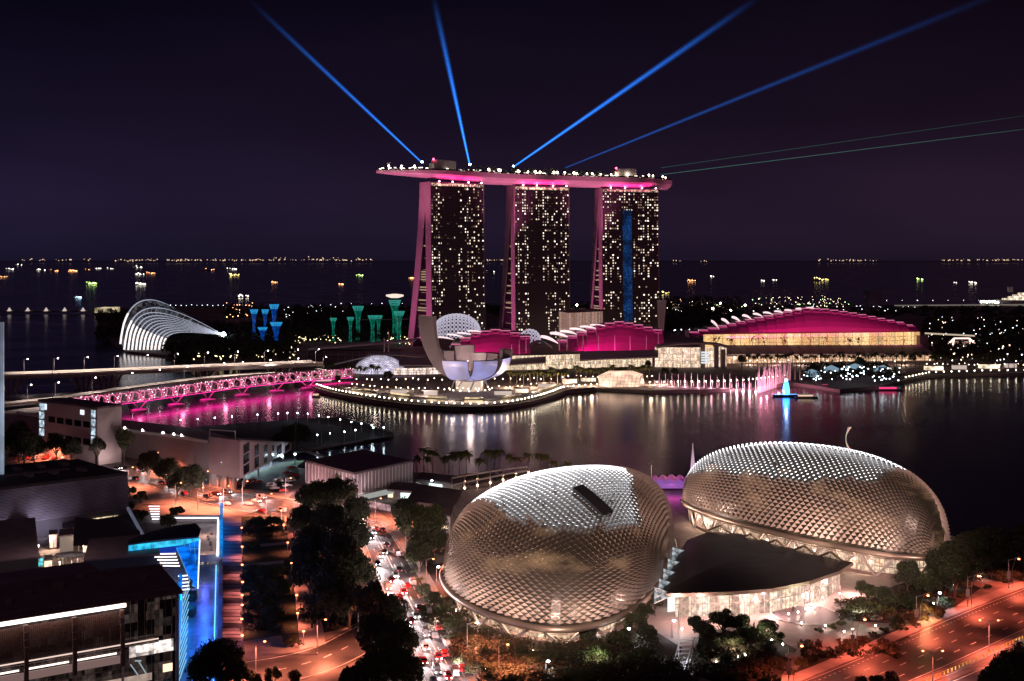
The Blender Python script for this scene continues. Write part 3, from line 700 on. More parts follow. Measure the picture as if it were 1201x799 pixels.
def vault_hall(label, x0, x1, Y0, Y1, ybot0, ybot1, arc, shells, seed, cat='theatre', masts=None):
    """hall whose stepped roof rises in an arc; arc: list of (px,py) top line"""
    xm, Ym = (x0 + x1) / 2, (Y0 + Y1) / 2
    base = Vector(((xm - CX) / FPX * Ym, Ym, LANDZ)); root = thing('domed_hall', label, cat, base)
    Yf = lambda x: Y0 + (Y1 - Y0) * (x - x0) / (x1 - x0)
    yb = lambda x: ybot0 + (ybot1 - ybot0) * (x - x0) / (x1 - x0)
    arcf = lambda x: np.interp(x, [a[0] for a in arc], [a[1] for a in arc])
    n = max(6, int((x1 - x0) / 11)); screen = MB(); lines = MB(); roofs = []; tr = MB()
    dep = 30
    for i in range(n):
        xa, xb = x0 + (x1 - x0) * i / n, x0 + (x1 - x0) * (i + 1) / n; yt = arcf((xa + xb) / 2)
        za0 = zat(yb(xa), Yf(xa)); zb0 = zat(yb(xb), Yf(xb))
        # curved leaning screen: foot forward, head 20 m back
        def col(x, Yo, zb_):
            zt = zat(yt, Yo + 22); out = []
            for k in range(7):
                t = k / 6; yy = Yo + 22 * t ** 1.3; z = zb_ + (zt - zb_) * math.sin(t * math.pi / 2) ** .9
                out.append(Vector(((x - CX) / FPX * Yo + 0, yy, z)))
            return out
        ca, cb = col(xa, Yf(xa), za0), col(xb, Yf(xb), zb0)
        for k in range(6): screen.quad(ca[k], cb[k], cb[k + 1], ca[k + 1])
        # truss zigzag near the head
        lines.bar(ca[-1] + Vector((0, -.4, .3)), cb[-1] + Vector((0, -.4, .3)), .9, .7)
        mid = (ca[4] + cb[4]) / 2 + Vector((0, -.6, 0)); tr.bar(ca[5] + Vector((0, -.5, 0)), mid, .35); tr.bar(mid, cb[5] + Vector((0, -.5, 0)), .35); tr.bar(ca[4] + Vector((0, -.5, 0)), cb[4] + Vector((0, -.5, 0)), .3)
        # roof band going back
        rb = MB(); k = 6
        for j in range(k):
            t0, t1 = j / k, (j + 1) / k
            f = lambda p, t: p + Vector((0, 2 + dep * t, .4 + .6 * math.sin(math.pi * t * .8)))
            rb.quad(f(ca[-1], t0), f(cb[-1], t0), f(cb[-1], t1), f(ca[-1], t1))
        rb.quad(ca[-1], cb[-1], ca[-1].lerp(cb[-1], 1) + Vector((0, 2, .8)), ca[-1] + Vector((0, 2, .8)))
        # side riser so each band steps
        z_low = min(ca[-1].z, cb[-1].z) - 6
        for p in (ca[-1], cb[-1]):
            vs = [p + Vector((0, 2 + dep * t / 5, .4 + .6 * math.sin(math.pi * t / 5 * .8))) for t in range(6)] + [Vector((p.x, p.y + 2 + dep, z_low)), Vector((p.x, p.y, z_low))]
            rb.poly(vs)
        rb.build('roof_band', M['canopy_metal'], root)
    screen.build('screen', M['magenta_glass'], root); lines.build('roof_edge', M['white_line'], root); tr.build('truss', M['magenta_line'], root)
    for (sx0, sy0, sx1, sy1, h) in shells:   # white crescents of the shell ends
        Yo = Yf((sx0 + sx1) / 2) + 24; a_ = P(sx0, sy0, Yo); c_ = P(sx1, sy1, Yo); sb = MB(); k = 8; top = []; bot = []
        for j in range(k + 1):
            t = j / k; p = a_.lerp(c_, t); top.append(p + Vector((0, 0, h * .62 * math.sin(math.pi * min(1, t * .85 + .15)) ** .8))); bot.append(p + Vector((0, 0, h * .10 * math.sin(math.pi * t))))
        for j in range(k):
            sb.quad(bot[j], bot[j + 1], top[j + 1], top[j]); sb.quad(top[j], top[j + 1], top[j + 1] + Vector((0, 4, -.3)), top[j] + Vector((0, 4, -.3)))
        sb.build('shell_end', SHELLM, root)
    if masts:
        for mx, my0, my1 in masts:
            Yo = Yf(mx) - 12; b = MB(); b.tube([P(mx, my0, Yo), P(mx, my1, Yo)], [.25, .8], 6); b.build('mast', M['white_shell'], root)
    return root, Yf
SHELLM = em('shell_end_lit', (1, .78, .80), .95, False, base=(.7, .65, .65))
HALLL = []
r_, Yf = vault_hall('left magenta lit theatre with stepped shell roof behind the lotus museum', 528, 622, 1170, 1225, 419, 415, [(528, 408), (545, 397), (560, 390), (585, 386.5), (605, 391), (622, 397)],
    [(513, 396, 533, 399, 3), (524, 393, 545, 396, 3), (536, 391, 556, 393.5, 3), (548, 389, 567, 390, 3)], 1, masts=[(617, 384, 414), (609, 398, 416), (600, 404, 417), (590, 408, 418)])
HALLL.append((528, 622, Yf, 417))
r_, Yf = vault_hall('right magenta lit theatre with stepped shell roof in front of the right hotel tower', 655, 779, 1225, 1290, 412, 411, [(655, 402), (675, 393), (690, 387.5), (705, 382), (726, 377.5), (745, 380), (765, 385), (779, 389)],
    [(634, 396, 656, 404, 6.5), (645, 392, 669, 397, 6), (657, 389.5, 678, 393, 5), (668, 386.5, 690, 389.5, 4.5), (680, 384, 701, 386, 4), (692, 382, 711, 383, 3.5)], 2,
    masts=[(656, 392, 411), (665, 397, 411), (684, 393, 411), (702, 394, 411), (721, 393, 411), (739, 394, 411), (758, 394, 410), (772, 388, 409)])
HALLL.append((655, 779, Yf, 411))
r_, Yf = vault_hall('long convention centre with magenta stepped arched roof above a golden glass band', 812, 1078, 1275, 1330, 394.5, 390, [(812, 391), (845, 384), (880, 376), (905, 371), (930, 366), (950, 362), (975, 363), (1010, 368), (1045, 375), (1070, 380), (1078, 385)],
    [(834, 377.5, 845, 388, 6), (846, 375.5, 858, 383, 6), (858, 373, 870, 379, 5.5), (870.5, 371, 882, 375, 5), (883, 369, 895, 372, 4.5), (895, 367.5, 907, 369.5, 4), (908, 366, 920, 368, 3.8), (920, 364.5, 932, 366, 3.5), (933, 363, 945, 364, 3.5), (945, 362, 957, 362.5, 3)], 3, 'convention centre')
HALLL.append((812, 1078, Yf, 392))
# golden band + lower canopy
wallseg(r_, 'glass_band', [826, 900, 1000, 1079], [1276, 1289, 1306, 1322], zat(406, 1300), zat(391, 1300), M['expo_glass'], 2, 9)
b = MB(); q = [G(838, 404), G(1081, 404)]
a0, a1, c0, c1 = P(836, 405.3, 1262), P(1092, 404.6, 1300), P(846, 416, 1215), P(1098, 415.5, 1255)
b.obox(c0 - Vector((0, 0, 1)), c1 - c0, a0 - c0, Vector((0, 0, 1.4)))
for i in range(22): b.bar(c0.lerp(c1, i / 21) + Vector((0, 0, .7)), a0.lerp(a1, i / 21) + Vector((0, 0, .7)), .6, .5)
b.build('lower_canopy', M['canopy_metal'], r_)
wallseg(r_, 'lower_glass', [850, 950, 1030, 1095], [1225, 1240, 1253, 1262], LANDZ, zat(417, 1240), room_glass('lower_expo_glass', (1, .60, .36), .95, (2, 2, 4), .5, 0, True), 2, 8)
b = MB(); b.obox(P(1079, 394, 1310), P(1089, 394, 1322) - P(1079, 394, 1310), Vector((0, 30, 0)), Vector((0, 0, -22))); b.build('end_block', M['grey_roof'], r_)
b = MB()
for i in range(11):
    p = P(835 + i * 22 + RNG.uniform(-6, 6), 405, 1278 + i * 3.6); p.y -= 6
    b.tube([p, p + Vector((0, 0, 5))], .25, 4); 
    for k in range(14):
        q = p + Vector((RNG.normal() * 2, RNG.normal() * 1.5, 6.5 + RNG.normal() * 1.4)); b.add([q, q + Vector(RNG.normal(size=3)) * 1.4, q + Vector(RNG.normal(size=3)) * 1.4], [(0, 1, 2)])
o = b.build('terrace_trees', M['leaf_a'], r_); o['kind'] = 'stuff'
# magenta floods grazing each roof screen
for (x0, x1, Yf, yb), pw in zip(HALLL, (1.0, 1.5, 2.6)):
    xm = (x0 + x1) / 2; Y = Yf(xm); z = zat(yb, Y); wid = (x1 - x0) / FPX * Y
    area('roof_flood', ((xm - CX) / FPX * Y, Y - 22, z - 2), ((xm - CX) / FPX * Y, Y + 12, z + 14), 9500 * pw, (1, .0, .36), wid, 2)
# shopping mall between
mall = thing('shopping_mall', 'long low waterfront mall with warm glass walls and grey curved canopies', 'mall', G(690, 445))
wallseg(mall, 'glass_front', [590, 640, 700, 765], [1150, 1160, 1178, 1195], LANDZ, zat(416, 1170), M['mall_glass'], 3, 6)
wallseg(mall, 'glass_front', [768, 800, 830, 852], [1185, 1180, 1182, 1195], LANDZ, zat(408, 1180), room_glass('mall_front_glass', (1, .66, .42), 1.0, (2, 2, 3), .55, 0, True, (1, .8, .66)), 3, 7)
def canopy(root, pixs, Yn, Yb, th=1.2, name='canopy'):
    """pixs: (px, y_front, y_back)"""
    b = MB(); pr = None; st = []
    for x, yf_, yb_ in pixs: st.append((P(x, yf_, Yn), P(x, yb_, Yb)))
    for (a, c_), (d, e_) in zip(st, st[1:]):
        up = Vector((0, 0, th)); b.add([a, d, e_, c_, a + up, d + up, e_ + up, c_ + up], [(0, 3, 2, 1), (4, 5, 6, 7), (0, 1, 5, 4), (1, 2, 6, 5), (2, 3, 7, 6), (3, 0, 4, 7)])
    return b.build(name, M['canopy_metal'], root)
canopy(mall, [(680, 424, 414.5), (700, 422.5, 413.5), (740, 421, 412.5), (772, 420, 411.5)], 1140, 1185)
canopy(mall, [(596, 429, 420), (610, 428, 419.5), (640, 426.5, 418.5)], 1120, 1165)
canopy(mall, [(548, 426, 417), (590, 425, 417)], 1130, 1175)
canopy(mall, [(770, 409, 406), (790, 405.5, 403), (815, 404, 402), (840, 405, 403.5), (858, 410, 408)], 1165, 1195, 1.5)
b = MB()
for x0, h in ((822, 30), (838, 30), (846, 24)):
    b.obox(P(x0, 440, 1172), Vector((4, 0, 0)), Vector((0, 4, 0)), Vector((0, 0, h)))
b.build('entrance_pillars', M['brown_panel'], mall)
b = MB(); 
for k in range(5): a_ = P(822.5, 414.5 + k * 3, 1168); b.obox(a_, Vector((7.5, 0, 0)), Vector((0, .5, 0)), Vector((0, 0, 1.6)))
b.build('screen_panel', em('screen_panel', (.85, .95, 1), .8), mall)
b = MB(); p0 = P(620, 402, 1190); 
for k in range(10):
    t0, t1 = k / 10, (k + 1) / 10
    f = lambda t: (P(618 + 30 * t, 414 - 12 * math.sin(math.pi * (.12 + .75 * t)), 1180))
    b.add([f(t0), f(t1), f(t1) + Vector((0, 40, 0)), f(t0) + Vector((0, 40, 0))], [(0, 1, 2, 3)])
b.build('dark_vault', M['canopy_metal'], mall)
# promenade roofs & pink blocks between
blk = thing('atrium_block', 'bronze lit glass block between the middle and right hotel towers', 'building', P(688, 400, 1400))
b = MB(); a_, c_ = P(667.5, 390, 1395), P(707, 390, 1440); b.obox((a_.x, a_.y, LANDZ), (c_.x - a_.x, c_.y - a_.y, 0), (-10, 40, 0), (0, 0, zat(366.5, 1415) - LANDZ)); b.build('wall', room_glass('bronze_glass', (1, .50, .36), .33, (2.5, 2.5, 40), .55, 0, False, (.9, .6, .55)), blk)
b = MB(); b.obox((a_.x - 1, a_.y - 1, zat(366.3, 1415)), (c_.x - a_.x + 3, c_.y - a_.y, 0), (-10, 42, 0), (0, 0, 1.6)); b.build('roof', M['dark_roof'], blk)
pyl = thing('white_pylon', 'tall white wall pylon at the right foot of the right tower', 'pylon', P(776, 400, 1400)); pyl.location.z = LANDZ
b = MB(); a_ = P(771.5, 352, 1420); b.add([P(771.5, 353, 1420), P(781.5, 352, 1420), P(778.5, 388, 1420), P(773, 388, 1420)] + [v + Vector((0, 8, 0)) for v in (P(771.5, 353, 1420), P(781.5, 352, 1420), P(778.5, 388, 1420), P(773, 388, 1420))], [(0, 3, 2, 1), (4, 5, 6, 7), (0, 1, 5, 4), (1, 2, 6, 5), (2, 3, 7, 6), (3, 0, 4, 7)])
b.build('wall', M['white_paint'], pyl)
# lattice domes
def lattice_dome(label, x0, x1, ytop, ybot, Y, rad, m1, seg=(22, 10), arcs=None, depth=None, glass=None):
    root = thing('lattice_dome', label, 'glass canopy', P((x0 + x1) / 2, ybot, Y)); b = MB(); w = (x1 - x0) / FPX * Y / 2; h = (ybot - ytop) / FPX * Y; c_ = P((x0 + x1) / 2, ybot, Y); dp = depth or w * .5
    nu, nv = seg; pts = {}
    for i in range(nu + 1):
        for j in range(nv + 1):
            a = math.pi * i / nu; v = j / nv * math.pi / 2
            pts[i, j] = c_ + Vector((-w * math.cos(a), -dp * math.cos(v) * math.sin(a) ** .8, h * math.sin(a) ** .7 * math.sin(v)))
    for i in range(nu):
        for j in range(nv):
            b.bar(pts[i, j], pts[i + 1, j + 1], rad); b.bar(pts[i + 1, j], pts[i, j + 1], rad)
            if j: b.bar(pts[i, j], pts[i + 1, j], rad)
    b.build('lattice', m1, root)
    g = MB()
    for i in range(nu):
        for j in range(nv):
            q = [pts[i, j], pts[i + 1, j], pts[i + 1, j + 1], pts[i, j + 1]]; g.quad(*[p + Vector((0, 1.2, -.3)) for p in q])
    g.build('glass_skin', glass or M['glass_dark'], root); return root
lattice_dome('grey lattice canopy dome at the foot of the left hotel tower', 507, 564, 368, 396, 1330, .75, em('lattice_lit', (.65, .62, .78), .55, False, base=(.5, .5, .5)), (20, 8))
lattice_dome('narrow grey lattice canopy at the foot of the middle hotel tower', 609, 634, 386, 402, 1330, .7, bpy.data.materials['lattice_lit'], (10, 4))
cw = lattice_dome('wide glass vault glowing pale blue at the left end of the mall', 412, 478, 416.5, 450, 1130, .22, mat('vault_bars', (.45, .45, .5), .5), (34, 12), depth=22, glass=em('vault_glow', (.84, .78, 1.0), 1.05, True, (.25, .5, 1.4)))
b = MB(); b.add([P(432, 417, 1140), P(481, 419, 1140), P(540, 436, 1115), P(470, 436, 1115)] + [P(432, 418, 1160), P(481, 418, 1160)], [(0, 3, 2, 1)])
mw = thing('mall_wing', 'left wing of the mall with warm and lilac lit glass under grey canopies', 'mall', G(500, 452))
wallseg(mw, 'glass_front', [462, 500, 535, 560], [1105, 1110, 1120, 1128], LANDZ, zat(432, 1110), room_glass('wing_glass', (1, .66, .40), 1.15, (1.8, 1.8, 3.2), .5, 0, True, (.95, .8, .85)), 3, 5)
wallseg(mw, 'lilac_front', [455, 488], [1085, 1085], LANDZ, zat(445, 1085), em('lilac_glow', (.86, .62, 1), 1.3, True, (.3, .4, 1.3)), 2, 5)
canopy(mw, [(468, 430, 422), (490, 429.5, 421), (520, 431, 422), (548, 433, 424)], 1080, 1120)
canopy(mw, [(432, 416.5, 413.5), (470, 417.5, 414.5), (500, 421, 417)], 1120, 1165, .8)
# dark long buildings left of the mall (transit hall)
th = thing('transit_hall', 'low dark hall with pale roof edge at the landward end of the bridges', 'building', G(385, 432))
wallseg(th, 'wall', [361, 380, 430, 470], [1235, 1230, 1225, 1225], LANDZ, zat(411.5, 1228), mat('purple_wall', (.10, .07, .09), .7), 20, 7)
b = MB(); b.obox(P(361, 411, 1224), P(486, 401, 1240) - P(361, 411, 1224), Vector((0, 30, 0)), Vector((0, 0, 1.4))); b.build('roof_edge', M['pale_wall'], th)
b = MB(); b.obox(P(385, 430, 1160), P(440, 417, 1180) - P(385, 430, 1160), Vector((3, 14, 0)), Vector((0, 0, 1.1))); b.build('ramp', M['pale_wall'], th)
for x_, y0_, y1_ in ((450.5, 414, 397), (455.5, 413, 388)):
    b = MB(); b.tube([P(x_, y0_, 1225), P(x_ + (.4 if x_ > 452 else .5), y1_, 1225)], [.7, .5], 6); one('white_mast', b, M['white_paint'], 'taller white mast beside the mall wing' if x_ > 452 else 'shorter white mast beside the mall wing', 'mast', 'masts', origin=P(x_, y0_, 1225))

# ================================================================ LOTUS MUSEUM
MC = G(551, 458); mus = thing('lotus_museum', 'grey lotus shaped museum with curved petal fingers on the waterfront', 'museum', MC)
M['petal'] = mat('petal_panels', (.26, .21, .215), .45, noise=(.15, .08))
def petal(az, reach, top, w0, w1, thick, mside, pout=None, tip=.0, r0=8., zb=11.):
    a = math.radians(az); rd = Vector((math.cos(a), math.sin(a), 0)); sd = Vector((-math.sin(a), math.cos(a), 0)); n = 14
    o_, i_ = [], []
    for k in range(n + 1):
        t = k / n; ph = t * math.pi / 2 * .98
        r = r0 + (reach - r0) * math.sin(ph) ; z = zb + (top - zb) * (1 - math.cos(ph)) ** 1.0
        ti = 1 - t * .25
        nx, nz = -math.sin(ph * .9 + .25), math.cos(ph * .9 + .25) * 1
        # inward normal (towards the bowl interior)
        th_ = thick * (.75 + .25 * t) * (1 if t < 1 else 1)
        o_.append((r, z, w0 + (w1 - w0) * t ** .8)); i_.append((r + nx * th_, z + nz * th_ * (1 - t), w0 * .7 + (w1 - w0) * .85 * t ** .8))
    b = MB(); top_v = []
    for (r, z, w), (r2, z2, w2) in zip(o_, i_):
        for rr, zz, ww in ((r, z, -w), (r, z, w), (r2, z2, w2), (r2, z2, -w2)): top_v.append(MC + rd * max(rr, .3) + sd * ww + Vector((0, 0, zz - LANDZ)))
    out = MB(); rest = MB(); F_o, F_r = [], []
    for k in range(n):
        o4 = k * 4; F_o.append((o4, o4 + 1, o4 + 5, o4 + 4)); F_r += [(o4 + 1, o4 + 2, o4 + 6, o4 + 5), (o4 + 2, o4 + 3, o4 + 7, o4 + 6), (o4 + 3, o4, o4 + 4, o4 + 7)]
    e4 = n * 4
    out.add(top_v, F_o); rest.add(top_v, F_r)
    pr = rest.build('petal', mside, mus, smooth=False); out.build('petal_skin', pout or mside, pr, smooth=True)
    c4 = MB(); v = top_v[e4:e4 + 4]; c4.quad(v[0], v[1], v[2], v[3]); c4.build('skylight', M['glass_dark'], pr)
    # dark recess band just under the tip of the outer skin
PB = em('petal_projection', (.30, .36, 1.0), .33, False, (.06, .3, 1.6), base=(.4, .38, .42))
PB2 = em('petal_projection_side', (.42, .44, 1.0), .50, False, (.07, .3, 1.5), base=(.4, .38, .42))
petal(170, 40, 62, 6.5, 6.2, 12, M['petal'])
petal(136, 31, 33, 7, 9, 8, M['petal'])
petal(104, 29, 37, 7, 10.5, 8, M['petal'])
petal(74, 28, 31, 6, 10, 8, M['petal'])
petal(42, 30, 31, 6, 10, 8, M['petal'])
petal(12, 33, 35, 6, 9.5, 8, M['petal'])
petal(-20, 31, 29, 8.5, 9.6, 8, M['petal'], PB2)
petal(-62, 28, 28, 9, 10.2, 8, M['petal'], PB)
petal(-112, 28, 28, 9, 10.6, 8, M['petal'], PB)
b = MB(); b.lathe([(0.1, 9.5), (8, 10), (14, 12), (16, 14.5), (0.1, 15)], MC - Vector((0, 0, LANDZ)), 20); b.build('bowl', M['petal'], mus)
for k in range(8):
    a = math.pi * 2 * k / 8; b = MB(); b.tube([MC + Vector((15 * math.cos(a), 15 * math.sin(a), 0)), MC + Vector((12 * math.cos(a + .4), 12 * math.sin(a + .4), 10))], .6, 6); b.build('column', M['concrete'], mus)
b = MB(); b.lathe([(11, 0.1), (11, 7.5)], MC, 20); b.build('lobby_glass', em('lobby_glow', (1, .74, .58), .6), mus)
for k in range(7):
    a = -math.pi * (.08 + .84 * k / 6); p = MC + Vector((16 * math.cos(a), 16 * math.sin(a), 1.2)); b = MB(); b.ball(p, .5); b.build('uplight', em('museum_uplight', (1, .8, .7), 9) if k == 0 else bpy.data.materials['museum_uplight'], mus)
spot('museum_flood', MC + Vector((-40, -50, 2)), MC + Vector((-20, 0, 30)), 4e4, (1, .72, .70), 80, .8, 2)
point('bowl_fill', MC + Vector((0, 6, 26)), 9000, (1, .72, .68), 2, mus)  # added point light brightening the inner petal faces
spot('museum_flood', MC + Vector((-60, 30, 4)), MC + Vector((-10, 5, 40)), 6e4, (.9, .74, .95), 80, .8, 2)
# ================================================================ DURIAN THEATRES
M['shell_glow'] = em('shell_interior', (1, .56, .28), .04, True, (.07, .3, 5.5, .50, .76), stretch=2.5)
M['shell_dark'] = em('shell_interior_dim', (1, .6, .4), .02, False)
M['lit_shade_glow'] = em('lit_shade_glow', (.97, .96, 1), 3.0, False)  # glow painted in for light falling on the dome shades
M['rim'] = mat('rim_metal', (.42, .33, .28), .35, .6)
def theatre(label, cx, cyy, a, L, Wd, Hh, sk, e, z0, nu, nv, glowfun, whitefun, seed, notch=None):
    rnd = random.Random(seed)
    base = Vector((cx, cyy, LANDZ)); root = thing('durian_theatre', label, 'theatre', base)
    n = 2.3
    def S(U, V, off=0):       # U,V in grid units; V 0..pi
        th = (U - .5) * math.pi * .97; u = math.sin(th) ; u = .55 * u + .45 * (2 * U - 1) * .999 if abs(U - .5) < .5 else u
        u = max(-.9995, min(.9995, u)); s = (1 - abs(u) ** n) ** (1 / n)
        w = Wd * s * (1 + e * u); h = Hh * s ** .8 * (1 + sk * u)
        cv, sv = math.cos(V), max(0, math.sin(V))
        x = L * u; y = w * math.copysign(abs(cv) ** .9, cv); z = z0 + h * sv ** .9
        return Vector((cx + x * math.cos(a) - y * math.sin(a), cyy + x * math.sin(a) + y * math.cos(a), z))
    ctr = Vector((cx, cyy, z0))
    def nrm(U, V):
        d = 1e-3; p = S(U, V); q1 = S(min(U + d, 1), V) - S(max(U - d, 0), V); q2 = S(U, min(V + d, math.pi)) - S(U, max(V - d, 0))
        nn = q1.cross(q2)
        if nn.length < 1e-9: return (p - ctr).normalized()
        nn.normalize()
        if nn.dot(p - ctr) < 0: nn = -nn
        return nn
    # inner glass shell: panels grouped by brightness
    g1, g0 = MB(), MB()
    for i in range(nu):
        for j in range(nv):
            U0, U1, V0, V1 = i / nu, (i + 1) / nu, math.pi * j / nv, math.pi * (j + 1) / nv
            q = [S(U0, V0), S(U1, V0), S(U1, V1), S(U0, V1)]
            (g1 if glowfun((U0 + U1) / 2, (V0 + V1) / 2) else g0).quad(*q)
    g1.build('lit_glass_shell', M['shell_glow'], root); g0.build('dark_glass_shell', M['shell_dark'], root)
    # sunshades: folded hoods on a diamond lattice
    sh, lm = MB(), MB(); P_ = {}
    for j in range(nv * 2 + 1):
        for i in range(nu * 2 + 1):
            P_[i, j] = (i / (2 * nu), math.pi * j / (2 * nv))
    for j in range(1, nv * 2, 1):
        for i in range(1 + (j % 2), nu * 2, 2):
            U, V = P_[i, j]
            front = V > math.pi / 2 - .25
            l, r_, lo, hi = S(*P_[i - 1, j]), S(*P_[i + 1, j]), S(*P_[i, j - 1]), S(*P_[i, j + 1])
            if front: lo, hi = hi, lo       # hi = towards the ridge
            nn = nrm(U, V); size = (r_ - l).length; sz2 = (hi - lo).length; ss = min(size, sz2)
            if ss < .5: continue
            lamp = whitefun(U, V + rnd.uniform(-.02, .05))  # true for cells built as self-glowing shades, not lamps
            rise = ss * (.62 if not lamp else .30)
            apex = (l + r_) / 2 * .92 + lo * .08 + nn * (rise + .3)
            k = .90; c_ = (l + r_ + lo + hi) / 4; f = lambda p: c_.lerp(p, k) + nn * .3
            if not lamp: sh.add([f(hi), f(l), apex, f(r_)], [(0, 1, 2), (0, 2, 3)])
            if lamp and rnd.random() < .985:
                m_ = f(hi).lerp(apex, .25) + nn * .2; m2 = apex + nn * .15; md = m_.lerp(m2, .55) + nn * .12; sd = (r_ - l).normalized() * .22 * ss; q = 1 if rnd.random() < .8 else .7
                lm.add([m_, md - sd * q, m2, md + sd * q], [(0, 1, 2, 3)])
    o = sh.build('sunshades', M['shade_metal'], root); o['kind'] = 'stuff'
    if lm.f: o = lm.build('glowing_shades', M['lit_shade_glow'], root); o['kind'] = 'stuff'
    # rim tube
    ring = [S(i / 40, math.pi) for i in range(41)] + [S(1 - i / 40, 0) for i in range(41)]
    b = MB(); rr = []
    for p in ring: v = (p - ctr); v.z = 0; rr.append(Vector((p.x, p.y, z0 - .6)) + v.normalized() * .9)
    b.tube(rr, .95, 8); b.build('rim', M['rim'], root, smooth=True)
    # drum glass + V struts + floors
    k = .90; dr = [ctr + Vector(((p - ctr).x * k, (p - ctr).y * k, 0)) for p in resample([Vector((q.x, q.y, z0)) for q in ring], 73)]
    b = MB()
    for p, q in zip(dr, dr[1:]): b.quad(Vector((q.x, q.y, LANDZ)), Vector((p.x, p.y, LANDZ)), Vector((p.x, p.y, z0 - .4)), Vector((q.x, q.y, z0 - .4)))
    b.build('drum_glass', room_glass('drum_glass', (1, .62, .38), .95, (2.6, 2.6, 3.2), .3, 0, True, (1, .75, .55)), root)
    b = MB()
    for p in resample(dr, 150): v = (p - ctr).normalized() * .25; b.bar(Vector((p.x, p.y, LANDZ)) + v, Vector((p.x, p.y, z0 - .5)) + v, .16)
    for zz in (.36, .68):
        for p, q in zip(dr, dr[1:]): v = (p - ctr).normalized() * .2; z_ = LANDZ + (z0 - LANDZ) * zz; b.bar(Vector((p.x, p.y, z_)) + v, Vector((q.x, q.y, z_)) + v, .3)
    b.build('drum_mullions', M['canopy_metal'], root)
    k2 = .97; o2 = resample([ctr + Vector(((p - ctr).x * k2, (p - ctr).y * k2, 0)) for p in ring], 41)
    for i in range(0, 40, 2):
        foot = (o2[i + 1] - ctr); foot = ctr + Vector((foot.x * .985, foot.y * .985, 0)); foot.z = LANDZ
        for q in (o2[i], o2[min(i + 2, 40)]):
            b = MB(); b.bar(foot + Vector((0, 0, 0)), Vector((q.x, q.y, z0 - .8)), .6, .8); b.build('strut', M['paving_light'], root)
    # low plinth
    b = MB(); b.prism([ctr + Vector(((p - ctr).x * .94, (p - ctr).y * .94, 0)) for p in ring[:-1]], LANDZ + .02, LANDZ + 1.1); b.build('plinth', M['brown_panel'], root)
    if notch:
        b = MB(); g_ = {}
        for i in range(9):
            for j in range(3):
                t, s_ = i / 8, j / 2; A0 = [notch[0][k] + (notch[3][k] - notch[0][k]) * t for k in (0, 1)]; A1 = [notch[1][k] + (notch[2][k] - notch[1][k]) * t for k in (0, 1)]
                U_, V_ = A0[0] + (A1[0] - A0[0]) * s_, A0[1] + (A1[1] - A0[1]) * s_; g_[i, j] = (S(U_, V_), S(U_, V_) + nrm(U_, V_) * 1.25)
        for i in range(8):
            for j in range(2): b.quad(g_[i, j][1], g_[i + 1, j][1], g_[i + 1, j + 1][1], g_[i, j + 1][1])
            for j in (0, 2): b.quad(g_[i, j][0], g_[i + 1, j][0], g_[i + 1, j][1], g_[i, j][1])
        b.build('roof_vent', M['dark_metal'], root)
    return root, S, ring, ctr
def glowL(U, V): return V > (np.interp(U, (0, .2, .44, .64, .8, .89, 1), (1.6, 1.81, 2.25, 2.33, 2.2, 2.04, 1.9))) and U < .93
def whiteL(U, V): return .8 < V < np.interp(U, (0, .2, .44, .64, .8, .89, 1), (1.5, 1.81, 2.25, 2.33, 2.2, 2.04, 1.9)) and .04 < U < np.interp(V, (.8, 1.28, 1.73, 2.04), (.6, .72, .83, .89)) 
LT = theatre('left durian shaped theatre dome, its upper half dotted with white glowing shades', 14.9, 397.5, -.25, 34.1, 64.0, 27.0, .12, .32, 9., 34, 60, glowL, whiteL, 1, [(.6, 1.833), (.625, 1.767), (.775, 2.03), (.75, 2.12)])
def glowR(U, V): return V > 2.35 or U > .8
def whiteR(U, V): return .7 < V < np.interp(U, (0, .25, .6, .78, .8), (2.5, 2.52, 2.5, 2.15, 2.1)) and .08 < U < .79
RT = theatre('right durian shaped theatre dome with a long lit ridge, behind the dark plaza roof', 105.6, 449.4, -1.005, 59.3, 20.5, 27.0, .13, -.05, 11., 56, 34, glowR, whiteR, 2)
# floodlights around the domes (spots in the air, no fittings built)
def flood(x, y, tx, ty, tz, pw, col=(1, .70, .56), ang=85): spot('dome_flood', (x, y, 12), (tx, ty, tz), pw, col, ang, .8, .8)
for i in (8, 14, 20, 26, 32):
    for (T, pw) in ((LT, 42000), (RT, 40000)):
        p = T[2][i]; v = (p - T[3]); v.z = 0; v.normalize(); q = p + v * 20
        flood(q.x, q.y, p.x - v.x * 4, p.y - v.y * 4, 24, pw)
for (T, n_) in ((LT, 14), (RT, 14)):
    for k in range(n_):
        p = T[2][4 + k * 32 // n_]; v = (p - T[3]); v.z = 0; q = T[3] + v * .93; q.z = 6.5; point('drum_light', q, 700, (1, .68, .46), .5)
# fill spots added out of view to brighten the dome sunshades
spot('dome_fill_spot', (-10, 90, 120), (12, 375, 24), 2.7e6, (1, .66, .54), 19, .6, 10)
spot('dome_fill_spot', (60, 110, 120), (105, 430, 24), 3.0e6, (1, .66, .54), 19, .6, 10)
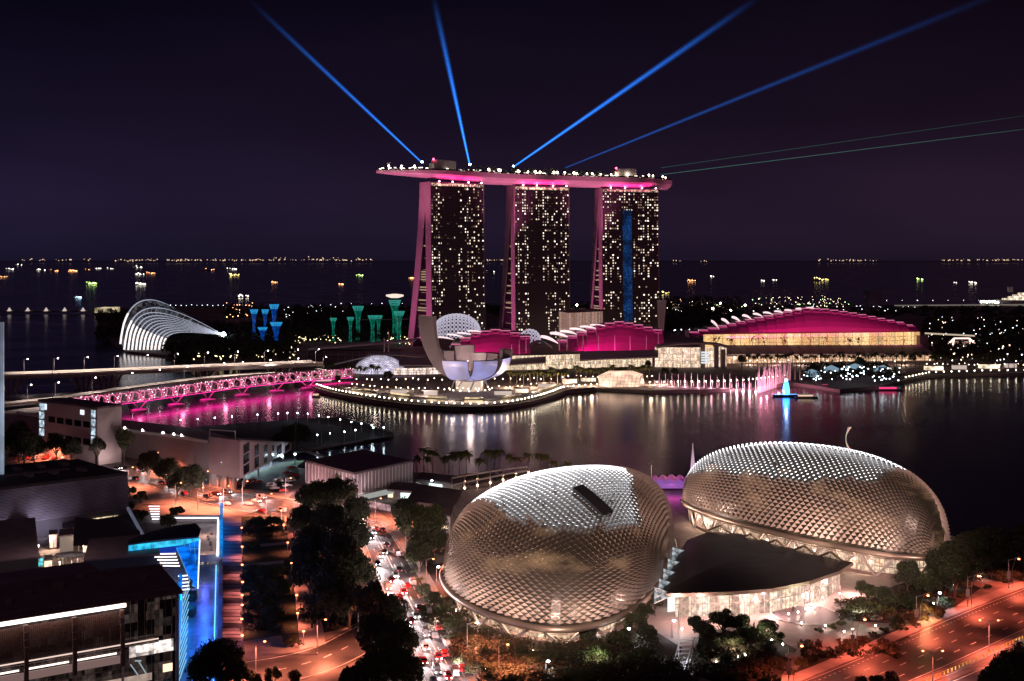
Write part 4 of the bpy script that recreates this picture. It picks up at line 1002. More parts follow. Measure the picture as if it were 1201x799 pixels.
# plaza roof between the theatres
pl = thing('plaza_roof_hall', 'dark curved roof hall between the two durian theatres with glowing glass foyer', 'hall', G(870, 690))
top = [(806, 634), (830, 624), (866, 626), (905, 636), (950, 650), (985, 657), (1001, 660), (985, 670), (950, 682), (905, 691), (850, 695), (775, 697), (786, 672), (796, 650)]
ZR = [10.5, 11, 11.3, 11.3, 11.2, 11, 10.6, 10.6, 10.6, 10.6, 10.6, 10.5, 10.5, 10.5]
def Gz(px, py, z): return G(px, py, z)
tp = [Gz(x, y, z) for (x, y), z in zip(top, ZR)]; cp = sum(tp, Vector()) / len(tp) + Vector((0, 0, 2.8))
b = MB(); n = len(tp); rings = []
for k in range(7):
    t = k / 6; rings.append([p.lerp(cp, t) + Vector((0, 0, 1.1 * math.sin(t * math.pi) - (0 if t < 1 else 0))) for p in tp])
for k in range(6):
    for i in range(n): b.quad(rings[k][i], rings[k][(i + 1) % n], rings[k + 1][(i + 1) % n], rings[k + 1][i])
b.build('roof', mat('plaza_roof_metal', (.05, .042, .044), .5, .3, noise=(.08, .3), bump=(.4, .2)), pl, smooth=True)
b = MB()
for i in range(n): b.quad(tp[i] - Vector((0, 0, .9)), tp[(i + 1) % n] - Vector((0, 0, .9)), tp[(i + 1) % n] + Vector((0, 0, .12)), tp[i] + Vector((0, 0, .12)))
b.poly([p - Vector((0, 0, .9)) for p in tp][::-1]); b.build('fascia', M['rim'], pl)
b = MB()
for i in range(28):
    f = i / 27; p = tp[11].lerp(tp[6], f); q = tp[12].lerp(tp[3], f) if False else cp
c_in = sum(tp, Vector()) / n
wl = [c_in.lerp(p, .86) for p in tp]; fr = [6, 7, 8, 9, 10, 11]
b = MB(); bb = MB()
for i, j in zip(fr, fr[1:]):
    p, q = wl[i], wl[j]; b.quad(Vector((p.x, p.y, LANDZ)), Vector((q.x, q.y, LANDZ)), Vector((q.x, q.y, 9.7)), Vector((p.x, p.y, 9.7)))
    m_ = int((q - p).length / 1.5)
    for k in range(m_ + 1): c_ = p.lerp(q, k / m_); bb.bar((c_.x, c_.y - .3, LANDZ), (c_.x, c_.y - .3, 9.6), .14)
    bb.bar((p.x, p.y - .3, 6.2), (q.x, q.y - .3, 6.2), .2)
b.build('foyer_glass', room_glass('foyer_glass', (1, .66, .44), .9, (3, 3, 7), .45, 0, True, (1, .78, .62)), pl); bb.build('foyer_mullions', M['canopy_metal'], pl)
p, q = Gz(783, 718, LANDZ), Gz(823, 713, LANDZ); b = MB(); b.obox(p, q - p, Vector((1, 5, 0)), Vector((0, 0, 6.6))); b.build('lit_entrance_wall', em('entrance_wall', (1, .80, .76), 1.35), pl)
for k in range(8):
    p = G(800 + k * 24, 709 - k * 3.4 - max(0, k - 4) * 2, 8.5); point('foyer_light', p, 2600, (1, .58, .50), .5, pl)
# glass pyramids beside the left dome and under the right dome
for i, (x, y, s) in enumerate([(797, 650, 1), (792, 664, 1), (787, 676, 1), (782, 688, 1), (777, 699, .9)]):
    a_ = G(x - 8, y, 9.5); c_ = G(x + 14, y - 2, 9.8); dd = G(x - 10, y + 9, 9.5); apx = (a_ + c_ + dd) / 3 + Vector((-2, 0, 3)); b = MB(); b.add([a_, c_, dd, apx], [(0, 2, 1), (0, 1, 3), (1, 2, 3), (2, 0, 3)])
    t_ = thing('glass_pyramid', 'lit glass skylight pyramid between left dome and dark plaza roof, %s from the back' % ordn(i + 1), 'skylight', (a_ + c_ + dd) / 3, group='skylights beside the left dome')
    b.build('glass', em('pyramid_glass', (.75, .85, .9), .45, False, (.5, .15, 1.5)) if i == 0 else bpy.data.materials['pyramid_glass'], t_)
    b = MB()
    for p, q in ((a_, c_), (c_, dd), (dd, a_), (a_, apx), (c_, apx), (dd, apx)): b.bar(p, q, .18)
    for f in (.33, .66): b.bar(c_.lerp(apx, f), dd.lerp(apx, f), .1); b.bar(a_.lerp(apx, f), c_.lerp(apx, f), .1)
    b.build('frame', M['steel'], t_)
for i, (x, y) in enumerate([(845, 619), (880, 629), (910, 636), (943, 643), (974, 650)]):
    a_ = G(x - 15, y + 3, 11.3); c_ = G(x + 14, y + 8, 11.3); apx = G(x, y - 3, 15.5); bk_ = apx + Vector((4, 9, -2)); b = MB(); b.add([a_, c_, apx, bk_], [(0, 1, 2), (1, 3, 2), (3, 0, 2)])
    t_ = thing('triangular_gable', 'triangular glass gable under the rim of the right dome, %s from the left' % ordn(i + 1), 'window gable', (a_ + c_) / 2, group='gables under the right dome')
    b.build('glass', room_glass('gable_glass', (1, .68, .45), .55, (2, 2, 2), .3, 0) if i == 0 else bpy.data.materials['gable_glass'], t_)
    b = MB()
    for p, q in ((a_, apx), (apx, c_)): b.bar(p + Vector((0, -.3, 0)), q + Vector((0, -.3, 0)), .55)
    for f in (.25, .5, .75): b.bar(a_.lerp(c_, f) + Vector((0, -.2, 0)), (a_.lerp(apx, min(1, f * 2)) if f <= .5 else apx.lerp(c_, f * 2 - 1)) + Vector((0, -.2, 0)), .15)
    b.build('frame', M['rim'], t_)
# ================================================================ CONSERVATORY (ribbed shell)
fd = thing('ribbed_conservatory', 'white ribbed shell conservatory glowing on the far left shore', 'conservatory', G(190, 411))
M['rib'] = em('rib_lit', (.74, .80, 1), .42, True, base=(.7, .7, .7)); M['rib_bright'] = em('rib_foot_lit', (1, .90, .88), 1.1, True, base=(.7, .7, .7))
def bez(a, b_, c, d, n):
    return [a * (1 - t) ** 3 + b_ * 3 * t * (1 - t) ** 2 + c * 3 * t * t * (1 - t) + d * t ** 3 for t in [i / n for i in range(n + 1)]]
RIBS = []
TAILY = 1480
for i in range(12):
    f = i / 11
    x0 = 141 + 50 * f ** 1.0; y0 = 403.5 + (5 if i else 0) + 4.5 * min(1, f * 5) - 3 * f
    ax = 163 + 36 * f ** 1.1; ay = 345 + 44 * f ** .62
    Y0 = 1405 + 4 * f
    S0 = P(x0, y0, Y0); E0 = P(262 - 2 * (i == 0), 393.0, TAILY)
    if i == 0: E0 = P(236, 386, 1500)
    c1 = P(x0 + (ax - x0) * .30, ay - (y0 - ay) * .16, Y0 + 8); c2 = P(ax + (262 - ax) * (.22 if i < 2 else .1), ay - (3 if i < 2 else 0) - (y0 - ay) * .05, Y0 + 50)
    RIBS.append(bez(S0, c1, c2, E0, 22))
for i, r in enumerate(RIBS):
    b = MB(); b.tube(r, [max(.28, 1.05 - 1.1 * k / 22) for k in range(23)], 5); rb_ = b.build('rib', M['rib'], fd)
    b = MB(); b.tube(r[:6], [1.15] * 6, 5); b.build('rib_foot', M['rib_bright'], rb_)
b = MB()
for r, q in zip(RIBS, RIBS[1:]):
    for k in range(22): b.quad(r[k] + Vector((0, 2, 0)), q[k] + Vector((0, 2, 0)), q[k + 1] + Vector((0, 2, 0)), r[k + 1] + Vector((0, 2, 0)))
b.build('glass_shell', room_glass('conservatory_glass', (.40, .60, .95), .085, (4, 4, 4), .1, .3, True, (.9, .8, .75)), fd)
b = MB()
for r, q in zip(RIBS[1:], RIBS[2:]):
    for k in range(0, 22): b.bar(r[k], q[k], .16)
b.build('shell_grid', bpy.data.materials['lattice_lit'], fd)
b = MB(); b.ball(P(262, 392.5, 1478), 3); b.build('tail_lamp', em('tail_lamp', (.75, .92, 1), 30), fd)
# ================================================================ SUPERTREES
def supertree(mat_, h, r, name):
    root = thing('supertree', 'x', 'steel tree', (0, 0, 0)); b = MB(); n = 13
    for j in range(n):
        a = 2 * math.pi * j / n; c_, s_ = math.cos(a), math.sin(a)
        pr = [(r * .42, 0), (r * .33, h * .3), (r * .33, h * .55), (r * .42, h * .7), (r * .68, h * .86), (r * 1.0, h * .985)]
        b.tube([(q * c_, q * s_, z) for q, z in pr[:5]], .2, 3, 1); b.tube([(q * c_, q * s_, z) for q, z in pr[4:]], .3, 3, 0)
        c2, s2 = math.cos(a + .35), math.sin(a + .35); b.tube([(r * .33 * c_, r * .33 * s_, h * .6), (r * .62 * c2, r * .62 * s2, h * .9)], .16, 3, 1); b.tube([(r * .62 * c2, r * .62 * s2, h * .9), (r * c2, r * s2, h)], .3, 3, 0)
    for q, z in ((1, .985), (.8, .945), (.55, .88)): b.tube([(r * q * math.cos(2 * math.pi * k / 20), r * q * math.sin(2 * math.pi * k / 20), h * z) for k in range(21)], .25, 3)
    b.build('branches', [mat_, em(name + '_lower', mat_['lc'], .30, False, (.3, .1, 1.8))], root)
    b = MB(); b.lathe([(r * .22, 0), (r * .13, h * .35), (r * .14, h * .6), (r * .26, h * .76)], (0, 0, 0), 12); b.build('trunk', em(name + '_trunk', mat_['ec'] if 'ec' in mat_ else (0, .3, .8), .12, False, (.2, .1, 2)), root)
    return root
SB = em('supertree_blue', (.03, .45, 1.0), .6); ST = em('supertree_teal', (.06, .70, .58), .34)  # glow put into the steel in place of lamps shining on it
SB['ec'] = (0.01, .12, .8); ST['ec'] = (.01, .25, .2); SB['lc'] = (0, .16, 1.); ST['lc'] = (.0, .5, .32)
pb, pt_ = supertree(SB, 30, 8.5, 'blue'), supertree(ST, 30, 8.5, 'teal')
BT = [(298, 363, 383, 1560, 9), (311, 363, 383, 1560, 8), (321.5, 357, 380, 1600, 11), (308, 384, 405, 1430, 11), (324, 378, 408, 1400, 14)]
TT = [(391, 373, 388, 1560, 8), (411, 372, 390, 1540, 8), (420, 359, 388, 1580, 13), (437, 370, 390, 1530, 11), (444, 370, 388, 1560, 9), (463, 352, 392, 1560, 14), (468, 365, 392, 1500, 13)]
def putst(L, proto, col, grp):
    for i, (x, yt, yb_, Y, wpx) in enumerate(L):
        c = proto if i == 0 else copy_tree(proto); zt, p = zat(yt, Y), P(x, yb_, Y); c.location = (p.x, Y, LANDZ); sz = (zt - LANDZ) / 30; sr = wpx / 2 / FPX * Y / 8.5 * 1.12; c.scale = (sr * .9, sr * .9, sz)
        c['label'] = '%s lit steel supertree among the dark garden trees, %s of its colour from the left' % (col, ordn(i + 1)); c['group'] = grp
putst(BT, pb, 'blue', 'blue lit supertrees'); putst(TT, pt_, 'teal', 'teal lit supertrees')
b = MB(); p = P(463, 349.5, 1560); b.lathe([(5, 0), (11, 2), (11, 4), (3, 5)], p, 14); one('tree_top_bar', b, em('bar_glow', (1, .85, .7), .9, False), 'round lit rooftop bar on the tallest teal supertree', 'pavilion', origin=p)
b = MB(); b.bar(P(416, 375.3, 1540), P(478, 374.5, 1540), 1.2, .9); one('skywalk', b, mat('skywalk', (.3, .35, .35), .5), 'thin aerial walkway strung between the teal supertrees', 'walkway', origin=P(447, 376, 1540))
# ================================================================ GARDEN WOODS (mass)
def wood(name, regions, label, m, seed, leaf=2.2, rr=(4, 7.5), zf=.62):
    rg = np.random.default_rng(seed); V = []; 
    for (x0, x1, y0, y1, n, hh) in regions:
        for i in range(n):
            x, y = rg.uniform(x0, x1), rg.uniform(y0, y1); g = G(x, y); h = rg.uniform(.5, 1) * hh; r = rg.uniform(*rr)
            k = 34; d = rg.normal(size=(k, 3)); d /= np.linalg.norm(d, axis=1)[:, None]; rad = rg.uniform(.55, 1.05, (k, 1))
            c_ = np.array([g.x, g.y, LANDZ + h * zf]) + d * rad * np.array([r, r, h * .42]); a = rg.normal(size=(k, 3)) * leaf; b2 = rg.normal(size=(k, 3)) * leaf
            V.append(np.stack([c_ - a / 2, c_ + a / 2, c_ + b2], 1))
    V = np.concatenate(V).reshape(-1, 3); me = bpy.data.meshes.new(name); nf = len(V) // 3
    me.vertices.add(len(V)); me.vertices.foreach_set('co', V.ravel()); me.loops.add(len(V)); me.loops.foreach_set('vertex_index', np.arange(len(V)))
    me.polygons.add(nf); me.polygons.foreach_set('loop_start', np.arange(nf) * 3); me.materials.append(m); me.update(calc_edges=True)
    o = bpy.data.objects.new(name, me); COL.objects.link(o); tag(o, label, 'trees', kind='stuff'); return o
M['wood_leaf'] = mat('wood_leaf', (.045, .055, .035), .8)
wood('garden_woods', [(205, 262, 404, 424, 60, 12), (115, 205, 366, 400, 170, 14), (205, 345, 385, 424, 420, 15), (345, 478, 372, 402, 380, 16), (262, 480, 362, 374, 200, 13), (192, 262, 400, 416, 90, 14)], 'dark mass of garden trees behind the bridges', M['wood_leaf'], 11)
wood('coast_woods', [(782, 870, 352, 392, 300, 16), (870, 1201, 362, 372, 160, 8), (1085, 1240, 376, 422, 520, 9), (570, 620, 362, 372, 60, 14), (640, 705, 358, 372, 50, 10)], 'dark mass of trees on the flat land beyond the convention centre', M['wood_leaf'], 12)
# lights in the gardens and beyond: small individual lamps
def far_lamp(name, m, r):
    root = thing(name, 'x', 'lamp', (0, 0, 0)); b = MB(); b.tube([(0, 0, 0), (0, 0, 6)], .12, 4); b.build('pole', M['dark_metal'], root); b = MB(); b.ball((0, 0, 6), r, 0, 6); b.build('lamp_head', m, root); return root
FL = {'warm': em('far_lamp_warm', (1, .75, .5), 6.5, False), 'white': em('far_lamp_white', (.9, .95, 1), 6, False), 'orange': em('far_lamp_orange', (1, .42, .18), 7, False), 'green': em('far_lamp_green', (.5, 1, .35), 7, False), 'gold': em('far_lamp_gold', (1, .85, .42), 3, False), 'big': em('far_flood', (1, .85, .65), 60, False)}
PR = {k: far_lamp(n_, FL[k], r) for k, n_, r in (('warm', 'park_lamp', .62), ('white', 'street_lamp', .55), ('orange', 'port_lamp', .8), ('green', 'mast_lamp', .8), ('gold', 'garden_lamp', .6), ('big', 'flood_lamp', 2.0))}
def scatter(key, pts, lab, grp, z=LANDZ, cat='lamp'):
    pts = sorted(pts)
    for i, (x, y) in enumerate(pts):
        c = copy_tree(PR[key]); c.location = G(x, y, z + 6) - Vector((0, 0, 6)); c['label'] = lab.format(o=ordn(i + 1)); c['group'] = grp; c['category'] = cat; s = RNG.uniform(.45, 1.3) * (1.7 if RNG.random() < .07 else 1); c.scale = (s, s, 1)
U = lambda x0, x1, y0, y1, n: [(RNG.uniform(x0, x1), RNG.uniform(y0, y1)) for _ in range(n)]
scatter('gold', U(268, 345, 404, 420, 45) + U(345, 400, 392, 402, 40), 'golden garden lamp among the woods left of the mall, {o} from the left', 'golden lamps in the garden woods')
scatter('gold', U(452, 482, 388, 404, 34) + U(205, 262, 406, 422, 30), 'small gold lamp between garden trees by the conservatory or towers, {o} from the left', 'small lamps at the garden edge')
scatter('white', U(326, 405, 358, 372, 44), 'white lamp on the coast behind the blue supertrees, {o} from the left', 'white lamps behind the supertrees')
scatter('orange', U(265, 296, 355, 372, 26), 'orange work lamp at the coastal site left of the blue supertrees, {o} from the left', 'orange site lamps')
scatter('white', [(200 + i * 6.2, 358 + RNG.uniform(-.6, .6)) for i in range(11)] + [(400 + i * 12, 356) for i in range(7)], 'white lamp on the barrage line beyond the conservatory, {o} from the left', 'barrage lamps')
scatter('warm', U(780, 850, 353, 364, 34), 'warm port lamp beyond the right hotel tower, {o} from the left', 'warm port lamps')
scatter('orange', U(782, 800, 350, 358, 9), 'orange port lamp just right of the right tower, {o} from the left', 'orange port lamps')
scatter('green', U(800, 1000, 350, 362, 16), 'greenish port lamp beyond the convention centre, {o} from the left', 'greenish port lamps')
scatter('warm', U(885, 990, 347, 361, 60), 'warm lamp in the port behind the convention centre roof, {o} from the left', 'port lamps behind the convention centre')
scatter('white', U(870, 1075, 356, 365, 30) + [(1040 + i * 18, 352.5) for i in range(9)], 'white roadside lamp on the far coast at the right, {o} from the left', 'coast road lamps')
scatter('warm', U(1090, 1201, 372, 425, 45), 'warm lamp scattered over the dark flat land at the right, {o} from the left', 'warm lamps on the dark land')
scatter('white', U(1085, 1201, 371, 400, 40), 'white street lamp scattered over the dark flat land at the right, {o} from the left', 'street lamps on the dark land')
scatter('white', U(1085, 1201, 400, 424, 22), 'white street lamp behind the waterfront trees at the right, {o} from the left', 'street lamps behind the waterfront trees')
scatter('white', U(790, 832, 384, 392, 8) + U(782, 800, 362, 372, 6), 'lone white lamp on the dark slope beside the right tower, {o} from the left', 'slope lamps')
for i, (x, y) in enumerate([(676.5, 358), (836, 362), (857, 364), (874, 358)]):
    c = copy_tree(PR['big']); c.location = G(x, y, LANDZ + 6) - Vector((0, 0, 6)); c['label'] = ('blazing floodlight between the middle and right hotel towers', 'blazing floodlight on the coast left of the shell roof', 'lower blazing floodlight above the first shell ends', 'blazing floodlight above the convention roof shells')[i]; c['category'] = 'floodlight'; c['group'] = 'blazing floodlights'
for k in PR: # prototypes become real lamps
    PR[k].location = G({'warm': 812, 'white': 388, 'orange': 281, 'green': 905, 'gold': 300, 'big': 845}[k], {'warm': 357, 'white': 361, 'orange': 361, 'green': 354, 'gold': 412, 'big': 359}[k], LANDZ); PR[k]['label'] = {'warm': 'warm port lamp on the coast above the white shell ends', 'white': 'white coast lamp above the gap between blue and teal supertrees', 'orange': 'orange site lamp left of the blue supertrees at the shore', 'green': 'greenish mast lamp beyond the convention roof peak', 'gold': 'golden garden lamp below the blue supertrees', 'big': 'floodlight at the port between the two brightest ones'}[k]; PR[k]['group'] = 'far lamps'
# coastal roads / barrage
b = MB(); b.bar(G(-20, 365.5, 4), G(120, 365.5, 4), 14, 3); b.bar(G(112, 362, 6), G(300, 359.5, 6), 10, 3); struct('barrage', b, mat('barrage_concrete', (.12, .10, .12), .8))
for i in range(5):
    p = G(11 + i * 21.6, 365, 5); b = MB(); b.lathe([(5, 0), (3, 3), (.5, 7)], p, 6); b.bar(p + Vector((-9, 0, 0)), p + Vector((9, 0, 0)), 1.2, 1); one('barrage_marker', b, em('marker_glow', (1, .80, .75), .55, False) if i == 0 else bpy.data.materials['marker_glow'], 'small pale lit hut on the barrage across the far left water, %s from the left' % ordn(i + 1), 'hut', 'barrage huts', origin=p)
b = MB(); b.obox(G(111, 367, 2.5), G(129, 367, 2.5) - G(111, 367, 2.5), Vector((0, 60, 0)), Vector((0, 0, 9))); one('pump_house', b, em('pump_house_glow', (1, .80, .50), .55, False, (.05, .3, 1.6)), 'pale lit block at the right end of the barrage', 'building', origin=G(120, 367))
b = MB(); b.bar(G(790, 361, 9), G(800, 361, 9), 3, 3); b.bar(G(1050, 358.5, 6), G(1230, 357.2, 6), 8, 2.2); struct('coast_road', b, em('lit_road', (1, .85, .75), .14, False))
for i, (x, w, h) in enumerate([(1027, 14, 20), ]):
    p = G(x - 7, 362); b = MB(); b.obox(p, (w / FPX * p.y, 0, 0), (0, 40, 0), (0, 0, 36)); one('far_block', b, mat('far_block', (.22, .19, .24), .8), 'plain dim block standing on the far coast behind the convention roof', 'building', origin=p)
for i, (x, x2, yt) in enumerate([(822.5, 822.5, 349), (826, 826, 349), (849.5, 852, 346), (876, 875, 346), (884, 883.5, 340), (902, 905, 343), (927, 919, 340)]):
    g = G(x, 362); b = MB(); b.tube([g, P(x2, yt, g.y)], [1.6, .8], 5); q = P(x2, yt, g.y); b.bar(q, q + Vector((-22 if i % 2 else 26, 0, -14)), 1.0, 1.0); one('crane', b, mat('crane_steel', (.35, .33, .36), .6) if i == 0 else bpy.data.materials['crane_steel'], 'thin port crane on the coast beyond the right tower, %s from the left' % ordn(i + 1), 'crane', 'port cranes', origin=g)
# lit gatehouse + coach shelter at right
gz = G(1127, 409); gt = thing('lit_gateway', 'white outlined trapezoid gateway building lit up at the right', 'building', gz)
Yg = gz.y; pt4 = [P(1108, 408, Yg), P(1119, 397, Yg), P(1137, 397, Yg), P(1148, 408, Yg)]
b = MB()
for p, q in zip(pt4, pt4[1:]): b.bar(p, q, 1.3)
b.bar(P(1119, 397, Yg), P(1117, 409, Yg), 1.2); b.bar(P(1137, 397, Yg), P(1139, 409, Yg), 1.2); b.build('outline', em('gateway_outline', (1, .70, .58), 2.6, False), gt)
b = MB(); b.obox(P(1116, 410, Yg + 4), P(1140, 410, Yg + 4) - P(1116, 410, Yg + 4), (0, 10, 0), (0, 0, 9)); b.build('wall', em('gateway_wall', (1, .55, .45), .4, False, (.3, .3, 1.3)), gt)
b = MB(); b.bar(P(1085, 391, 1330), P(1143, 394, 1330), 2.5, 1.6); one('walkway_roof', b, em('walkway_lit', (1, .8, .6), .5, False), 'lit covered walkway behind the gateway at the right', 'walkway', origin=P(1110, 393, 1330))

# ================================================================ BRIDGES
def sweep(name, pl, m, w, h, root=None, kind=None):
    b = MB(); n = len(pl); secs = []
    for i, p in enumerate(pl):
        t = (pl[min(i + 1, n - 1)] - pl[max(i - 1, 0)]).normalized(); x = Vector((t.y, -t.x, 0)).normalized() * w / 2; secs.append([p - x, p + x, p + x * .8 - Vector((0, 0, h)), p - x * .8 - Vector((0, 0, h))])
    for a, c_ in zip(secs, secs[1:]):
        for k in range(4): b.quad(a[k], c_[k], c_[(k + 1) % 4], a[(k + 1) % 4])
    b.poly(secs[0]); b.poly(secs[-1][::-1]); return b.build(name, m, root)
hb = thing('highway_bridge', 'long pale lit highway bridge crossing behind the pink helix bridge', 'bridge', G(150, 452))
ZB = 13.
hl = [G(x, y, ZB) for x, y in smooth_px([(-60, 443), (5, 440), (80, 437.5), (160, 434), (240, 430.5), (320, 427.5), (372, 425)], 50)]
M['bridge_deck'] = mat('bridge_deck', (.42, .38, .35), .7, noise=(.05, .1))
sweep('deck', hl, M['bridge_deck'], 26, 2.6, hb)
for off in (-12.6, 12.6):
    q = []
    for i, p in enumerate(hl):
        t = (hl[min(i + 1, 49)] - hl[max(i - 1, 0)]).normalized(); q.append(p + Vector((t.y, -t.x, 0)) * off + Vector((0, 0, 1.3)))
    sweep('parapet', q, M['pale_wall'], .5, 1.4, hb)
for i, x in enumerate([12, 100, 124, 240, 330]):
    g = G(x, 462 - i * 3 if i else 470, 0); p = min(hl, key=lambda v: abs(PX(v) - x)); base = Vector((p.x, p.y, -1)); b = MB()
    for dx in (-10, -3, 4, 11):
        for dy in (-7, 7): b.bar(base + Vector((dx * .45, dy * .6, 0)), base + Vector((dx, dy, ZB - .9)), 1.2, 1.8)
    b.build('pier', M['concrete'], hb)
def street_lamp(m, h=9, arm=2.2, name='street_lamp', power=0, col=(1, .8, .6), hr=.32, double=False):
    root = thing(name, 'x', 'street lamp', (0, 0, 0)); b = MB(); b.tube([(0, 0, 0), (0, 0, h * .6), (0, 0, h)], [.16, .13, .10], 6); b.lathe([(.3, 0), (.3, .5), (.16, .6)], (0, 0, 0), 8); b.build('pole', M['steel'], root)
    for s in ((1, -1) if double else (1,)):
        b = MB(); b.tube([(0, 0, h * .97), (arm * .5 * s, 0, h + .25), (arm * s, 0, h + .3)], .07, 5); ar_ = b.build('arm', M['steel'], root)
        b = MB(); b.ball((arm * s, 0, h + .15), hr, 0, 8, .6); b.build('lamp_head', m, ar_)
        if power: down('lamp_light', (arm * s, 0, h - .4), power, col, 142, root)
    return root
M['lamp_white'] = em('lamp_glow_white', (1, .93, .88), 30); M['lamp_orange'] = em('lamp_glow_orange', (1, .24, .09), 9); M['lamp_cool'] = em('lamp_glow_cool', (.72, .88, 1), 45)
bl_ = street_lamp(M['lamp_white'], 12, 3, 'bridge_lamp', 22000, (1, .80, .66), .5)
pts = [(41, 439, 0), (90, 437, 0), (195, 433, 0), (218, 431.5, 1), (280, 430, 1), (335, 428, 0), (5, 441, 0), (140, 436, 1), (240, 430, 0), (310, 428, 1), (355, 426.5, 0)]
row = []
for i in range(2, 48, 4): row.append(hl[i] + Vector((0, 0, .1)))
lamp_row([p for p in row if PX(p) > 8], bl_, 'tall lamp on the highway bridge, {o} from the left', 'highway bridge lamps')
bl_.location = hl[49] + Vector((0, -10, .1)); bl_['label'] = 'bridge lamp at the right landing of the highway bridge'; bl_['group'] = 'highway bridge lamps'
lb = thing('lower_bridge', 'lower pale road bridge in front of the highway bridge at the left', 'bridge', G(80, 470))
ll = [G(x, y, 7) for x, y in smooth_px([(-40, 478), (20, 471), (70, 466), (110, 460), (160, 453), (230, 444), (300, 438), (380, 433)], 40)]
sweep('deck', ll, M['bridge_deck'], 13, 1.8, lb)
for i in range(3, 38, 5): b = MB(); b.box((ll[i].x, ll[i].y, 2.5), (3, 6, 7)); b.build('pier', M['concrete'], lb)
ll2 = street_lamp(M['lamp_white'], 11, 2.6, 'bridge_lamp', 11000, (1, .82, .74), .5)
lr = [min(ll, key=lambda v: abs(PX(v) - x)) + Vector((0, -5, 0)) for x in (30, 70, 111, 150, 187, 222, 256, 288, 318, 348)]
lamp_row(lr, ll2, 'white lamp on the lower road bridge, {o} from the left', 'lower bridge lamps'); ll2.location = ll[-1] + Vector((0, -5, 0)); ll2['label'] = 'white lamp at the right end of the lower road bridge'; ll2['group'] = 'lower bridge lamps'
# helix footbridge
hx = thing('helix_footbridge', 'pink lit double helix footbridge curving over the water', 'footbridge', G(240, 462)); ZH = 10.5
hp = [G(x, y, ZH) for x, y in smooth_px([(68, 476), (110, 470), (150, 466), (210, 458), (270, 450), (330, 443.5), (375, 440), (412, 437)], 240)]
HF = []
for i, p in enumerate(hp): t = (hp[min(i + 1, 239)] - hp[max(i - 1, 0)]).normalized(); HF.append((t, Vector((t.y, -t.x, 0)).normalized(), Vector((0, 0, 1))))
RH = 4.0; tot = sum((q - p).length for p, q in zip(hp, hp[1:])); TW = tot / 11.
M['helix_tube'] = mat('helix_tube', (.60, .45, .50), .35, .4)
M['helix_pink'] = em('helix_pink', (1, .07, .30), .6); M['helix_dot'] = em('helix_dot', (1, .70, .78), 7); M['helix_soft'] = em('helix_strip_soft', (1, .30, .48), .8)
for k, (rad, sgn, mt) in enumerate([(RH, 1, 'helix_pink'), (RH * .88, -1, 'helix_tube'), (RH, 1, 'helix_soft'), (RH * .88, -1, 'helix_soft')]):
    b = MB(); pl_ = []
    for i, p in enumerate(hp):
        ph = 2 * math.pi * TW * i / 239 * sgn + k * 2.2; pl_.append(p + HF[i][1] * rad * math.cos(ph) + HF[i][2] * (rad * math.sin(ph) * .9))
    b.tube(pl_, .30, 5); b.build('helix_tube', M[mt], hx)
b = MB()
for i in range(0, 239, 3):
    ph = 2 * math.pi * TW * i / 239; b.tube([hp[i] + HF[i][1] * RH * math.cos(ph) + HF[i][2] * RH * math.sin(ph) * .9, hp[i] + HF[i][1] * RH * math.cos(ph + 2.2) + HF[i][2] * RH * math.sin(ph + 2.2) * .9], .12, 4)
b.build('spokes', M['helix_pink'], hx)
b = MB()
for i in range(0, 240, 1):
    for k, s in ((0, 1), (1.1, -1)):
        if RNG.random() < .6: ph = 2 * math.pi * TW * i / 239 * s + k + RNG.uniform(-.2, .2); b.ball(hp[i] + HF[i][1] * (RH + .2) * math.cos(ph) + HF[i][2] * RH * math.sin(ph) * .9, .21, 0, 5)
o = b.build('helix_lights', M['helix_dot'], hx); o['kind'] = 'stuff'
sweep('walkway', [p - Vector((0, 0, 3.3)) for p in hp[::4]], mat('walkway_deck', (.25, .2, .21), .6), 6, .6, hx)
b = MB()
for i in range(0, 239, 4): p, q, j_ = hp[i] + Vector((0, 0, -4.0)), hp[min(i + 4, 239)] + Vector((0, 0, -4.0)), min(i + 4, 239); b.quad(p - HF[i][1] * 2.3, p + HF[i][1] * 2.3, q + HF[j_][1] * 2.3, q - HF[j_][1] * 2.3)
b.build('reflection_strip', em('helix_reflection_glow', (1, .02, .34), 8.0), hx)  # hidden emitter added below the walkway to colour the water reflection
for x in (125, 165, 207, 245, 285, 325, 362):
    i = min(range(240), key=lambda q: abs(PX(hp[q]) - x)); p = hp[i]; b = MB(); f = Vector((p.x, p.y - 2, 0)); b.lathe([(6, -1), (6, 1.0), (4, 1.4), (.1, 1.5)], f, 14)
    for s in (-1, 1): b.tube([f + Vector((0, 0, 1)), p + HF[i][0] * 7 * s + Vector((0, 0, -3.5))], .4, 5)
    b.build('pier', M['concrete'], hx)
for x in (115, 165, 215, 265, 315, 365):
    i = min(range(240), key=lambda q: abs(PX(hp[q]) - x)); point('helix_light', hp[i] + Vector((0, 0, -2)), 2200, (1, .25, .45), 1.5, hx)

